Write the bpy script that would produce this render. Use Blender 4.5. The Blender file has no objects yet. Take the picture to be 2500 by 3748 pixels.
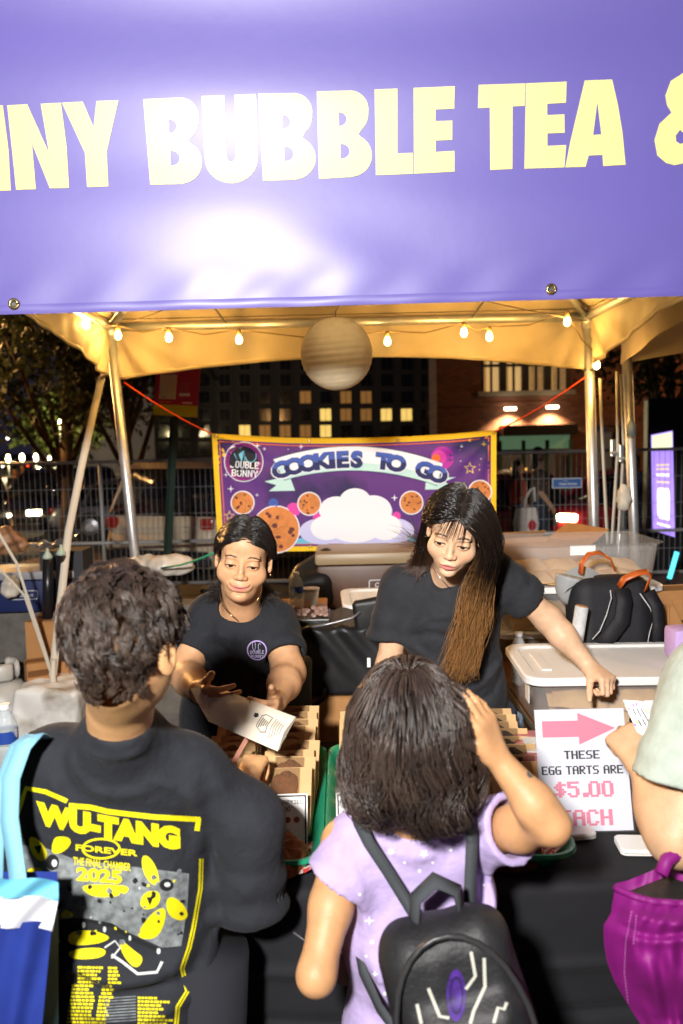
import bpy, bmesh, math, random
import numpy as np
from mathutils import Vector as V, Matrix
from mathutils.bvhtree import BVHTree
from mathutils.geometry import tessellate_polygon
R = math.radians
PI = math.pi
random.seed(7); rng = np.random.default_rng(7)
S = bpy.context.scene
COL = S.collection
# ------------------------------------------------------------------ camera
CH, PITCH, ROLL, LENS = 1.68, -5.0, -1.3, 28.0
CAMM = Matrix.Translation((0, 0, CH)) @ Matrix.Rotation(R(90 + PITCH), 4, 'X') @ Matrix.Rotation(R(ROLL), 4, 'Z')
cd = bpy.data.cameras.new('camera'); cam = bpy.data.objects.new('camera', cd); COL.objects.link(cam)
cam.matrix_world = CAMM
cd.sensor_fit = 'VERTICAL'; cd.sensor_height = 36; cd.lens = LENS; cd.clip_start = 0.05; cd.clip_end = 900
cd.dof.use_dof = True; cd.dof.focus_distance = 2.25; cd.dof.aperture_fstop = 3.2; cd.dof.aperture_blades = 9
S.camera = cam
# ------------------------------------------------------------------ night sky
w = bpy.data.worlds.new('World'); S.world = w; w.use_nodes = True
nt = w.node_tree; bg = nt.nodes['Background']
sky = nt.nodes.new('ShaderNodeTexSky'); sky.sky_type = 'NISHITA'; sky.sun_disc = False
sky.sun_elevation = R(-7.0); sky.sun_rotation = R(200)
mixs = nt.nodes.new('ShaderNodeMix'); mixs.data_type = 'RGBA'; mixs.inputs[0].default_value = 0.75
mixs.inputs[7].default_value = (0.10, 0.085, 0.16, 1)       # city glow on a night sky
nt.links.new(sky.outputs[0], mixs.inputs[6]); nt.links.new(mixs.outputs[2], bg.inputs[0])
bg.inputs[1].default_value = 0.20
# ------------------------------------------------------------------ the photographer's flash, held high to the left of the lens
fl = bpy.data.lights.new('flash', 'AREA'); fl.shape = 'DISK'; fl.size = 0.17; fl.energy = 1; fl.color = (1, 0.965, 0.92)
fl.use_nodes = True
ln = fl.node_tree; em = ln.nodes['Emission']; fo = ln.nodes.new('ShaderNodeLightFalloff'); fo.inputs[0].default_value = 55.0
ln.links.new(fo.outputs['Linear'], em.inputs['Strength'])
flo = bpy.data.objects.new('flash', fl); COL.objects.link(flo)
flo.location = (-0.42, -0.45, 2.20)
flo.rotation_euler = (V((0.05, 2.6, 1.45)) - V(flo.location)).to_track_quat('-Z', 'Y').to_euler()
S.view_settings.view_transform = 'Standard'; S.view_settings.look = 'None'; S.view_settings.exposure = 0.0; S.view_settings.gamma = 1
S.cycles.use_denoising = True
S.cycles.max_bounces = 8; S.cycles.transparent_max_bounces = 24; S.cycles.transmission_bounces = 10
S.cycles.sample_clamp_indirect = 6; S.cycles.caustics_reflective = False; S.cycles.caustics_refractive = False

def P(px, py, D):
    """world point at distance D (metres along +Y) seen at photograph pixel px,py"""
    f = LENS / 36 * 3748
    r = CAMM.to_3x3() @ V(((px - 1250) / f, -(py - 1874) / f, -1))
    return V((0, 0, CH)) + r * (D / r.y)
def PZ(px, py, z):
    """world point at height z seen at photograph pixel px,py"""
    f = LENS / 36 * 3748
    r = CAMM.to_3x3() @ V(((px - 1250) / f, -(py - 1874) / f, -1))
    return V((0, 0, CH)) + r * ((z - CH) / r.z)

# ------------------------------------------------------------------ materials
def s2l(c):
    return tuple(((x / 12.92) if x <= 0.04045 else ((x + 0.055) / 1.055) ** 2.4) for x in c[:3])
def rgb(r, g, b): return s2l((r / 255, g / 255, b / 255))
MATS = {}
def mat(name, col, rough=0.5, metal=0.0, var=0.0, vscale=20, bump=0.0, bscale=200, trans=0.0, alpha=1.0, emit=None, estr=0, sss=0.0,
        attr=None, sheen=0.0, spec=0.5, coat=0.0, ior=1.45, weave=0.0, stain=None, transl=0.0, bdist=0.004):
    if name in MATS: return MATS[name]
    m = bpy.data.materials.new(name); m.use_nodes = True; MATS[name] = m
    n = m.node_tree.nodes; L = m.node_tree.links; b = n['Principled BSDF']
    b.inputs['Roughness'].default_value = rough; b.inputs['Metallic'].default_value = metal
    b.inputs['IOR'].default_value = ior; b.inputs['Alpha'].default_value = alpha
    b.inputs['Transmission Weight'].default_value = trans; b.inputs['Specular IOR Level'].default_value = spec
    b.inputs['Coat Weight'].default_value = coat; b.inputs['Sheen Weight'].default_value = sheen; b.inputs['Sheen Roughness'].default_value = 0.4
    if sss:
        b.inputs['Subsurface Weight'].default_value = sss; b.inputs['Subsurface Radius'].default_value = (1, 0.35, 0.2); b.inputs['Subsurface Scale'].default_value = 0.008
    if emit: b.inputs['Emission Color'].default_value = (*emit, 1); b.inputs['Emission Strength'].default_value = estr
    co = n.new('ShaderNodeTexCoord').outputs['Object']
    src = None
    if attr:
        a = n.new('ShaderNodeAttribute'); a.attribute_name = attr; src = a.outputs['Color']
    base = (*col[:3], 1)
    if var:
        t = n.new('ShaderNodeTexNoise'); t.inputs['Scale'].default_value = vscale; t.inputs['Detail'].default_value = 6; L.new(co, t.inputs['Vector'])
        mr = n.new('ShaderNodeMapRange'); mr.inputs[1].default_value = 0.3; mr.inputs[2].default_value = 0.7; mr.inputs[3].default_value = 1 - var; mr.inputs[4].default_value = 1 + var
        L.new(t.outputs[0], mr.inputs[0])
        mx = n.new('ShaderNodeMix'); mx.data_type = 'RGBA'; mx.blend_type = 'MULTIPLY'; mx.inputs[0].default_value = 1
        if src: L.new(src, mx.inputs[6])
        else: mx.inputs[6].default_value = base
        L.new(mr.outputs[0], mx.inputs[7]); src = mx.outputs[2]
    if stain:
        t = n.new('ShaderNodeTexNoise'); t.inputs['Scale'].default_value = stain[1]; t.inputs['Detail'].default_value = 8; L.new(co, t.inputs['Vector'])
        mr = n.new('ShaderNodeMapRange'); mr.inputs[1].default_value = stain[2]; mr.inputs[2].default_value = stain[2] + 0.15; L.new(t.outputs[0], mr.inputs[0])
        mx = n.new('ShaderNodeMix'); mx.data_type = 'RGBA'; L.new(mr.outputs[0], mx.inputs[0])
        if src: L.new(src, mx.inputs[6])
        else: mx.inputs[6].default_value = base
        mx.inputs[7].default_value = (*stain[0], 1); src = mx.outputs[2]
    if src: L.new(src, b.inputs['Base Color'])
    else: b.inputs['Base Color'].default_value = base
    if bump or weave:
        prev = None
        if bump:
            t = n.new('ShaderNodeTexNoise'); t.inputs['Scale'].default_value = bscale; t.inputs['Detail'].default_value = 5; L.new(co, t.inputs['Vector'])
            bp = n.new('ShaderNodeBump'); bp.inputs['Strength'].default_value = bump; bp.inputs['Distance'].default_value = bdist; L.new(t.outputs[0], bp.inputs['Height']); prev = bp
        if weave:
            t = n.new('ShaderNodeTexNoise'); t.inputs['Scale'].default_value = 900; t.inputs['Detail'].default_value = 2; L.new(co, t.inputs['Vector'])
            bp = n.new('ShaderNodeBump'); bp.inputs['Strength'].default_value = weave; bp.inputs['Distance'].default_value = 0.001; L.new(t.outputs[0], bp.inputs['Height'])
            if prev: L.new(prev.outputs[0], bp.inputs['Normal'])
            prev = bp
        L.new(prev.outputs[0], b.inputs['Normal'])
    if transl:
        tr = n.new('ShaderNodeBsdfTranslucent'); ms = n.new('ShaderNodeMixShader'); ms.inputs[0].default_value = transl
        if src: L.new(src, tr.inputs[0])
        else: tr.inputs[0].default_value = base
        L.new(b.outputs[0], ms.inputs[1]); L.new(tr.outputs[0], ms.inputs[2]); L.new(ms.outputs[0], n['Material Output'].inputs[0])
    return m
def clear_film(name, col, t=0.75, rough=0.15):
    """thin clear plastic: mostly see-through, glossy"""
    if name in MATS: return MATS[name]
    m = bpy.data.materials.new(name); m.use_nodes = True; MATS[name] = m
    n = m.node_tree.nodes; L = m.node_tree.links; b = n['Principled BSDF']
    b.inputs['Base Color'].default_value = (*col, 1); b.inputs['Roughness'].default_value = rough
    tr = n.new('ShaderNodeBsdfTransparent'); tr.inputs[0].default_value = (*[0.5 + 0.5 * c for c in col], 1)
    ms = n.new('ShaderNodeMixShader'); ms.inputs[0].default_value = t
    tx = n.new('ShaderNodeTexNoise'); tx.inputs['Scale'].default_value = 9; bp = n.new('ShaderNodeBump'); bp.inputs['Strength'].default_value = 0.15; bp.inputs['Distance'].default_value = 0.01
    co = n.new('ShaderNodeTexCoord'); L.new(co.outputs['Object'], tx.inputs['Vector']); L.new(tx.outputs[0], bp.inputs['Height']); L.new(bp.outputs[0], b.inputs['Normal'])
    L.new(b.outputs[0], ms.inputs[1]); L.new(tr.outputs[0], ms.inputs[2]); L.new(ms.outputs[0], n['Material Output'].inputs[0])
    return m

# ------------------------------------------------------------------ mesh building
def thing(name, label, cat, loc=(0, 0, 0), rz=0.0, group=None):
    o = bpy.data.objects.new(name, None); COL.objects.link(o); o.empty_display_size = 0.05
    o.location = loc; o.rotation_euler = (0, 0, rz); o['label'] = label; o['category'] = cat
    if group: o['group'] = group
    return o
def tag(o, label, cat, group=None):
    o['label'] = label; o['category'] = cat
    if group: o['group'] = group
    return o
def structure(o): o['kind'] = 'structure'; return o
def link(name, me, m=None, parent=None, local=False, label=None):
    o = bpy.data.objects.new(name, me); COL.objects.link(o)
    if m: me.materials.append(m)
    if parent is not None:
        o.parent = parent
        if not local:                       # the mesh is written in world coordinates
            b = parent; M = Matrix.Identity(4)
            while b is not None:
                M = Matrix.LocRotScale(b.location, b.rotation_euler, b.scale) @ M if b.parent is None else (b.matrix_parent_inverse @ Matrix.LocRotScale(b.location, b.rotation_euler, b.scale)) @ M
                b = b.parent
            o.matrix_parent_inverse = M.inverted()
    if label: o['label'] = label
    return o
def rot2(a):
    c, s = math.cos(a), math.sin(a); return np.array([[c, -s], [s, c]])
def frame(d, up=(0, 0, 1)):
    d = V(d).normalized(); u = V(up)
    if abs(d.dot(u.normalized())) > 0.98: u = V((0, 1, 0)) if abs(d.y) < 0.9 else V((1, 0, 0))
    x = d.cross(u).normalized(); y = x.cross(d).normalized()
    return x, y, d
class MB:
    def __init__(s): s.v = []; s.f = []; s.c = None
    def add(s, vs, fs):
        o = len(s.v); s.v += [tuple(a) for a in vs]; s.f += [tuple(i + o for i in f) for f in fs]; return s
    def box(s, c, h, rz=0.0, M=None, bev=0.0):
        c = V(c); hx, hy, hz = h
        if bev:
            b = min(bev, hx * 0.9, hy * 0.9, hz * 0.9)
            bm = bmesh.new(); bmesh.ops.create_cube(bm, size=1)
            for v in bm.verts: v.co = V((v.co.x * 2 * hx, v.co.y * 2 * hy, v.co.z * 2 * hz))
            bmesh.ops.bevel(bm, geom=bm.edges[:], offset=b, segments=2, affect='EDGES', profile=0.6)
            bm.verts.index_update(); vs = [v.co.copy() for v in bm.verts]; fs = [[v.index for v in f.verts] for f in bm.faces]; bm.free()
        else:
            vs = [V((x * hx, y * hy, z * hz)) for x in (-1, 1) for y in (-1, 1) for z in (-1, 1)]
            fs = [(0, 1, 3, 2), (4, 6, 7, 5), (0, 4, 5, 1), (2, 3, 7, 6), (0, 2, 6, 4), (1, 5, 7, 3)]
        T = M if M is not None else Matrix.Rotation(rz, 3, 'Z')
        return s.add([c + T @ v for v in vs], fs)
    def loft(s, rings, cap=True, close=True):
        n = len(rings[0]); o = []
        fs = []
        for i in range(len(rings) - 1):
            for j in range(n if close else n - 1):
                k = (j + 1) % n
                fs.append((i * n + j, i * n + k, (i + 1) * n + k, (i + 1) * n + j))
        if cap: fs.append(tuple(range(n))[::-1]); fs.append(tuple((len(rings) - 1) * n + j for j in range(n)))
        return s.add([p for r in rings for p in r], fs)
    def tube(s, pts, rad, n=8, cap=True, flat=1.0, up=(0, 0, 1)):
        pts = [V(p) for p in pts]; rings = []
        for i, p in enumerate(pts):
            d = pts[min(i + 1, len(pts) - 1)] - pts[max(i - 1, 0)]
            x, y, _ = frame(d, up); r = rad[i] if isinstance(rad, (list, tuple)) else rad
            rings.append([p + x * (math.cos(2 * PI * j / n) * r) + y * (math.sin(2 * PI * j / n) * r * flat) for j in range(n)])
        return s.loft(rings, cap)
    def strap(s, pts, w, t, up=None, nrm=None):
        """flat band along pts; nrm = normal direction(s) of its broad face"""
        pts = [V(p) for p in pts]; rings = []
        for i, p in enumerate(pts):
            d = (pts[min(i + 1, len(pts) - 1)] - pts[max(i - 1, 0)]).normalized()
            nn = V(nrm[i] if isinstance(nrm, list) else nrm); x = d.cross(nn).normalized(); nn = x.cross(d).normalized()
            rings.append([p + x * w / 2 + nn * t / 2, p - x * w / 2 + nn * t / 2, p - x * w / 2 - nn * t / 2, p + x * w / 2 - nn * t / 2])
        return s.loft(rings)
    def lathe(s, prof, c=(0, 0, 0), n=20, cap=True, M=None):
        c = V(c); T = M or Matrix.Identity(3)
        return s.loft([[c + T @ V((r * math.cos(2 * PI * j / n), r * math.sin(2 * PI * j / n), z)) for j in range(n)] for r, z in prof], cap)
    def grid(s, fn, nu, nv):
        vs = [fn(i / nu, j / nv) for j in range(nv + 1) for i in range(nu + 1)]
        return s.add(vs, [(j * (nu + 1) + i, j * (nu + 1) + i + 1, (j + 1) * (nu + 1) + i + 1, (j + 1) * (nu + 1) + i) for j in range(nv) for i in range(nu)])
    def build(s, name, m=None, parent=None, smooth=False, local=False, solid=0, label=None, bevel=0, auto=None):
        me = bpy.data.meshes.new(name); me.from_pydata(s.v, [], s.f); me.validate(); me.update()
        bm = bmesh.new(); bm.from_mesh(me); bmesh.ops.recalc_face_normals(bm, faces=bm.faces) if not solid else None
        if solid: bmesh.ops.solidify(bm, geom=bm.faces[:], thickness=solid)
        if auto:
            for e in bm.edges:
                e.smooth = not (len(e.link_faces) == 2 and e.calc_face_angle(0) > R(auto))
        bm.to_mesh(me); bm.free()
        if smooth or auto: me.shade_smooth() if not auto else [setattr(p, 'use_smooth', True) for p in me.polygons]
        return link(name, me, m, parent, local, label)
def npmesh(name, v, f, m=None, parent=None, smooth=True, col=None, attr='Col', local=False, label=None):
    me = bpy.data.meshes.new(name); v = np.asarray(v, np.float32); f = np.asarray(f, np.int32)
    me.vertices.add(len(v)); me.vertices.foreach_set('co', v.ravel())
    k = f.shape[1]; me.loops.add(f.size); me.loops.foreach_set('vertex_index', f.ravel())
    me.polygons.add(len(f)); me.polygons.foreach_set('loop_start', np.arange(0, f.size, k, dtype=np.int32))
    me.polygons.foreach_set('use_smooth', np.full(len(f), smooth))
    me.update(calc_edges=True)
    if col is not None:
        a = me.color_attributes.new(attr, 'FLOAT_COLOR', 'POINT'); c = np.ones((len(v), 4), np.float32); c[:, :col.shape[1]] = col; a.data.foreach_set('color', c.ravel())
    return link(name, me, m, parent, local, label)
# ---- 2D print: polygons, discs, strokes, text; laid on a surface by a mapping
def circ(cx, cy, rx, ry=None, n=28, a0=0, a1=360):
    ry = ry or rx
    return [(cx + rx * math.cos(R(a0 + (a1 - a0) * i / n)), cy + ry * math.sin(R(a0 + (a1 - a0) * i / n))) for i in range(n + (a1 - a0 != 360))]
def star(cx, cy, r, n=5, k=0.42, rot=90):
    return [(cx + (r if i % 2 == 0 else r * k) * math.cos(R(rot + i * 180 / n)), cy + (r if i % 2 == 0 else r * k) * math.sin(R(rot + i * 180 / n))) for i in range(2 * n)]
def ring_(cx, cy, r, t, n=36): return [circ(cx, cy, r, n=n), circ(cx, cy, r - t, n=n)]
def stroke(pts, w):
    """open polyline -> polygon outline"""
    pts = [V((p[0], p[1])) for p in pts]; a = []; b = []
    for i, p in enumerate(pts):
        d = (pts[min(i + 1, len(pts) - 1)] - pts[max(i - 1, 0)]).normalized(); nn = V((-d.y, d.x))
        a.append(tuple(p + nn * w / 2)); b.append(tuple(p - nn * w / 2))
    return a + b[::-1]
def poly2d(polys):
    """each item: a polygon, or [outer, hole, ...] -> verts, tris"""
    vs = []; fs = []
    for it in polys:
        loops = it if isinstance(it[0], list) else [it]
        t = tessellate_polygon([[V((x, y, 0)) for x, y in lp] for lp in loops]); flat = [p for lp in loops for p in lp]
        o = len(vs); vs += flat; fs += [tuple(i + o for i in tri) for tri in t]
    return vs, fs
_tc = {}
def text2d(body, x, y, h, bold=0.0, align='CENTER', sx=1.0, shear=0.0, space=1.0):
    """built-in font -> (verts, faces); cap height h, baseline at y"""
    c = bpy.data.curves.new('t', 'FONT'); c.body = body; c.offset = bold; c.align_x = align; c.shear = shear; c.space_character = space; c.resolution_u = 3; c.size = 1
    o = bpy.data.objects.new('t', c); me = bpy.data.meshes.new_from_object(o)
    k = h / 0.72
    vs = [(x + v.co.x * k * sx, y + v.co.y * k) for v in me.vertices]; fs = [tuple(p.vertices) for p in me.polygons]
    bpy.data.objects.remove(o); bpy.data.curves.remove(c); bpy.data.meshes.remove(me)
    return vs, fs
PIX = dict(zip('ABCDEGHIKLNOPRSTUY$50.', '0E11111F111111 1E11111E11111E 0E11101010110E 1E11111111111E 1F10101E10101F 0F10101711110F 1111111F111111 1F04040404041F 11121418141211 1010101010101F 11191915131311 0E11111111110E 1E11111E101010 1E11111E141211 0F10100E01011E 1F040404040404 1111111111110E 11110A04040404 040F140E051E04 1F101E0101110E 0E11111111110E 00000000000C0C'.split()))
def pix2d(body, x, y, h, sx=1.0, fat=0.24):
    """block letters on a 5 x 7 grid: cap height h, baseline y, centred on x"""
    p = h / 7; adv = 6.4 * p * sx; w_ = adv * len(body) - 1.4 * p * sx; vs = []; fs = []; x0 = x - w_ / 2
    for ch in body:
        if ch != ' ':
            rows = [int(PIX[ch][2 * i:2 * i + 2], 16) for i in range(7)]
            for r, bits in enumerate(rows):
                c = 0
                while c < 5:
                    if bits >> (4 - c) & 1:
                        e = c
                        while e < 5 and bits >> (4 - e) & 1: e += 1
                        xa, xb = x0 + (c - fat) * p * sx, x0 + (e + fat) * p * sx; ya, yb = y + (6 - r) * p, y + (7 - r) * p; o = len(vs); vs += [(xa, ya), (xb, ya), (xb, yb), (xa, yb)]; fs.append((o, o + 1, o + 2, o + 3)); c = e
                    else: c += 1
        x0 += adv * (1 if ch not in ' .' else 0.6)
    return vs, fs
def join2d(*parts):
    vs = []; fs = []
    for v, f in parts: o = len(vs); vs += list(v); fs += [tuple(i + o for i in q) for q in f]
    return vs, fs
def decal(name, shp, surf, m, parent, step=None, label=None, smooth=True):
    """lay flat print (verts, faces in 2D) on a surface given by surf(u, v)"""
    vs, fs = shp; bm = bmesh.new(); bv = [bm.verts.new((x, y, 0)) for x, y in vs]
    for f in fs:
        try: bm.faces.new([bv[i] for i in f])
        except ValueError: pass
    if step:
        xs = [p[0] for p in vs]; ys = [p[1] for p in vs]
        for ax, lo, hi in ((0, min(xs), max(xs)), (1, min(ys), max(ys))):
            k = math.floor(lo / step) + 1
            while k * step < hi:
                pc = [0, 0, 0]; pc[ax] = k * step; pn = [0, 0, 0]; pn[ax] = 1
                bmesh.ops.bisect_plane(bm, geom=bm.verts[:] + bm.edges[:] + bm.faces[:], plane_co=pc, plane_no=pn, dist=1e-6); k += 1
    bad = []
    for v in bm.verts:
        q = surf(v.co.x, v.co.y)
        if q is None: bad.append(v)
        else: v.co = q
    if bad: bmesh.ops.delete(bm, geom=bad, context='VERTS')
    me = bpy.data.meshes.new(name); bm.to_mesh(me); bm.free()
    if smooth: me.shade_smooth()
    return link(name, me, m, parent, False, label)
def caster(o, origin, ux, uy, nrm, off=0.002, far=1.0):
    """surf(u,v) that drops print onto object o, looking along -nrm from origin + u ux + v uy"""
    me = o.data; bvh = BVHTree.FromPolygons([v.co.copy() for v in me.vertices], [tuple(p.vertices) for p in me.polygons])
    ux, uy, nrm, origin = V(ux).normalized(), V(uy).normalized(), V(nrm).normalized(), V(origin)
    def f(u, v):
        q = bvh.ray_cast(origin + ux * u + uy * v + nrm * far * 0.5, -nrm, far)
        return None if q[0] is None else q[0] + nrm * off
    return f
# ------------------------------------------------------------------ signed distance modelling (bodies, clothes, soft goods)
def _n3(a): return np.asarray(tuple(a), np.float32)
class SDF:
    def __init__(s): s.ops = []
    def rc(s, a, b, ra, rb, k=0.01): s.ops.append(('rc', _n3(a), _n3(b), ra, rb, k)); return s
    def chain(s, pts, rs, k=0.01):
        for i in range(len(pts) - 1): s.rc(pts[i], pts[i + 1], rs[i], rs[i + 1], k)
        return s
    def ell(s, c, r, M=None, k=0.01, sub=False): s.ops.append(('ell', _n3(c), _n3(r), None if M is None else np.array(M, np.float32), k, sub)); return s
    def box(s, c, h, rad, M=None, k=0.01, sub=False): s.ops.append(('box', _n3(c), _n3(h), rad, None if M is None else np.array(M, np.float32), k, sub)); return s
    def fn(s, f, k=0.0, mode='union'): s.ops.append(('fn', f, k, mode)); return s
    def bounds(s):
        out = []
        for o in s.ops:
            if o[0] == 'rc': out.append((*((o[1] + o[2]) / 2), np.linalg.norm(o[1] - o[2]) / 2 + max(o[3], o[4]), o[5]))
            elif o[0] == 'ell': out.append((*o[1], o[2].max(), o[4]))
            elif o[0] == 'box': out.append((*o[1], np.linalg.norm(o[2]), o[5]))
            else: out.append((0, 0, 0, 1e6, 0))
        s.bd = np.array(out, np.float32)
    def __call__(s, p, band=None):
        d = np.full(len(p), 1e3, np.float32); use = None
        if len(p) < 40000 and len(p) > 400:
            lo_, hi_ = p.min(0), p.max(0); cr_ = float(np.linalg.norm(hi_ - lo_)) / 2
            if cr_ < 0.16:                                   # a compact chunk near the surface: skip far primitives
                if getattr(s, 'bd', None) is None or len(s.bd) != len(s.ops): s.bounds()
                use = np.linalg.norm(s.bd[:, :3] - (lo_ + hi_) / 2, axis=1) - cr_ - s.bd[:, 3] < 0.06 + s.bd[:, 4]
        for oi, o in enumerate(s.ops):
            if use is not None and not use[oi]: continue
            t = o[0]; sub = False
            if t == 'rc':
                a, b, ra, rb, k = o[1:]; ba = b - a; l2 = float(ba @ ba) + 1e-12
                pa = p - a; h = np.clip(pa @ ba / l2, 0, 1); q = pa - h[:, None] * ba
                e = np.sqrt(np.einsum('ij,ij->i', q, q)) - (ra + (rb - ra) * h)
            elif t == 'ell':
                c, r, M, k, sub = o[1:]; q = p - c
                if M is not None: q = q @ M
                k0 = np.sqrt((((q / r)) ** 2).sum(1)); k1 = np.sqrt(((q / (r * r)) ** 2).sum(1)) + 1e-9; e = k0 * (k0 - 1) / k1
            elif t == 'box':
                c, hh, rad, M, k, sub = o[1:]; q = p - c
                if M is not None: q = q @ M
                q = np.abs(q) - (hh - rad); e = np.sqrt((np.maximum(q, 0) ** 2).sum(1)) + np.minimum(q.max(1), 0) - rad
            else:
                f, k, mode = o[1:]
                if mode == 'add': d = d + f(p); continue
                if mode == 'cut': d = np.maximum(d, f(p)); continue
                e = f(p); sub = mode == 'sub'
            if sub:
                hh = np.maximum(k - np.abs(d + e), 0) / max(k, 1e-6); d = np.maximum(d, -e) + hh * hh * k * 0.25
            else:
                hh = np.maximum(k - np.abs(d - e), 0) / max(k, 1e-6); d = np.minimum(d, e) - hh * hh * k * 0.25
        return d
def evalc(fn, p, n=300000):
    p = np.asarray(p, np.float32)
    return np.concatenate([fn(p[i:i + n]) for i in range(0, len(p), n)]) if len(p) else np.zeros(0, np.float32)
def snet(fn, lo, hi, h, B=8, slack=1.5):
    """sparse surface nets: closed quad mesh of fn < 0"""
    lo = np.array(lo, np.float32); hi = np.array(hi, np.float32); nb = np.ceil((hi - lo) / (h * B)).astype(int)
    g = np.stack(np.meshgrid(*[np.arange(x) for x in nb], indexing='ij'), -1).reshape(-1, 3)
    d = evalc(fn, lo + (g + 0.5) * (h * B)); g = g[np.abs(d) < h * B * 0.87 * slack]
    mo = np.zeros(len(g), np.int64)
    for b_ in range(8):
        for a_ in range(3): mo |= ((g[:, a_] >> b_) & 1).astype(np.int64) << (3 * b_ + a_)
    g = g[np.argsort(mo)]
    o = np.stack(np.meshgrid(*[np.arange(B + 1)] * 3, indexing='ij'), -1).reshape(-1, 3)
    pts = (g[:, None, :] * B + o[None]).reshape(-1, 3)
    v = evalc(fn, lo + pts.astype(np.float32) * h, 729 * 16).reshape(-1, B + 1, B + 1, B + 1)
    cn = [(a, b, c) for a in (0, 1) for b in (0, 1) for c in (0, 1)]
    C = np.stack([v[:, a:a + B, b:b + B, c:c + B] for a, b, c in cn], -1)      # Nb,B,B,B,8
    neg = C < 0; act = neg.any(-1) & ~neg.all(-1)
    bi, i, j, k = np.nonzero(act); cell = g[bi] * B + np.stack([i, j, k], 1); c8 = C[bi, i, j, k]
    NY, NZ = int(nb[1]) * B + 2, int(nb[2]) * B + 2
    key = (cell[:, 0].astype(np.int64) * NY + cell[:, 1]) * NZ + cell[:, 2]
    srt = np.argsort(key); key = key[srt]; cell = cell[srt]; c8 = c8[srt]
    acc = np.zeros((len(cell), 3), np.float32); cnt = np.zeros(len(cell), np.float32)
    off = np.array(cn, np.float32)
    for a in range(8):
        for b in range(a + 1, 8):
            if abs(off[a] - off[b]).sum() != 1: continue
            x = (c8[:, a] < 0) != (c8[:, b] < 0); va, vb = c8[x, a], c8[x, b]; t = va / (va - vb)
            acc[x] += off[a] + (off[b] - off[a]) * t[:, None]; cnt[x] += 1
    vert = lo + (cell + acc / cnt[:, None]) * h
    def find(c):
        kk = (c[:, 0].astype(np.int64) * NY + c[:, 1]) * NZ + c[:, 2]; q = np.clip(np.searchsorted(key, kk), 0, len(key) - 1)
        return np.where(key[q] == kk, q, -1)
    faces = []
    for ax, ci in ((0, 4), (1, 2), (2, 1)):
        n0 = c8[:, 0] < 0; n1 = c8[:, ci] < 0; x = np.nonzero(n0 != n1)[0]
        u, w_ = [(1, 2), (2, 0), (0, 1)][ax]; eu = np.zeros(3, int); eu[u] = 1; ew = np.zeros(3, int); ew[w_] = 1
        c = cell[x]; q = np.stack([x, find(c - eu), find(c - eu - ew), find(c - ew)], 1)
        fl_ = n0[x]; q[~fl_] = q[~fl_][:, ::-1]; faces.append(q[(q >= 0).all(1)])
    return vert, np.concatenate(faces)
def vnoise(p, s, seed=0):
    """cheap smooth 3D value field from sines"""
    r = np.random.default_rng(seed); out = np.zeros(len(p), np.float32)
    for i in range(4):
        d = r.normal(size=3); d /= np.linalg.norm(d); out += np.sin((p @ d.astype(np.float32)) * s * (1 + 0.45 * i) + r.uniform(0, 6.28)).astype(np.float32)
    return out / 4
# ------------------------------------------------------------------ ground
def ground_mat():
    m = bpy.data.materials.new('asphalt'); m.use_nodes = True; n = m.node_tree.nodes; L = m.node_tree.links; b = n['Principled BSDF']
    co = n.new('ShaderNodeTexCoord').outputs['Object']
    vo = n.new('ShaderNodeTexVoronoi'); vo.inputs['Scale'].default_value = 110; L.new(co, vo.inputs['Vector'])
    no = n.new('ShaderNodeTexNoise'); no.inputs['Scale'].default_value = 1.3; no.inputs['Detail'].default_value = 8; L.new(co, no.inputs['Vector'])
    cr = n.new('ShaderNodeValToRGB'); e = cr.color_ramp.elements
    e[0].position = 0.0; e[0].color = (0.012, 0.010, 0.009, 1); e[1].position = 1; e[1].color = (0.16, 0.105, 0.055, 1)
    x = e.new(0.45); x.color = (0.04, 0.03, 0.022, 1)
    L.new(vo.outputs['Color'], cr.inputs[0])
    mx = n.new('ShaderNodeMix'); mx.data_type = 'RGBA'; mx.blend_type = 'MULTIPLY'; mx.inputs[0].default_value = 0.7; L.new(cr.outputs[0], mx.inputs[6]); L.new(no.outputs[0], mx.inputs[7])
    L.new(mx.outputs[2], b.inputs['Base Color']); b.inputs['Roughness'].default_value = 0.75
    bp = n.new('ShaderNodeBump'); bp.inputs['Strength'].default_value = 0.7; bp.inputs['Distance'].default_value = 0.006; L.new(vo.outputs['Distance'], bp.inputs['Height']); L.new(bp.outputs[0], b.inputs['Normal'])
    return m
def gz(y): return 0.0 if y < 9.4 else (-0.55 * (y - 9.4) / 7.6 if y < 17 else -0.55)
gy = [-40, 0, 4, 8, 9.4, 11, 13, 15, 17, 30, 60, 120, 420]
gm = MB(); gm.loft([[V((x, y, gz(y))) for x in (-220, -40, -10, 0, 10, 40, 220)] for y in gy], cap=False, close=False); structure(gm.build('ground', ground_mat()))
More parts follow.
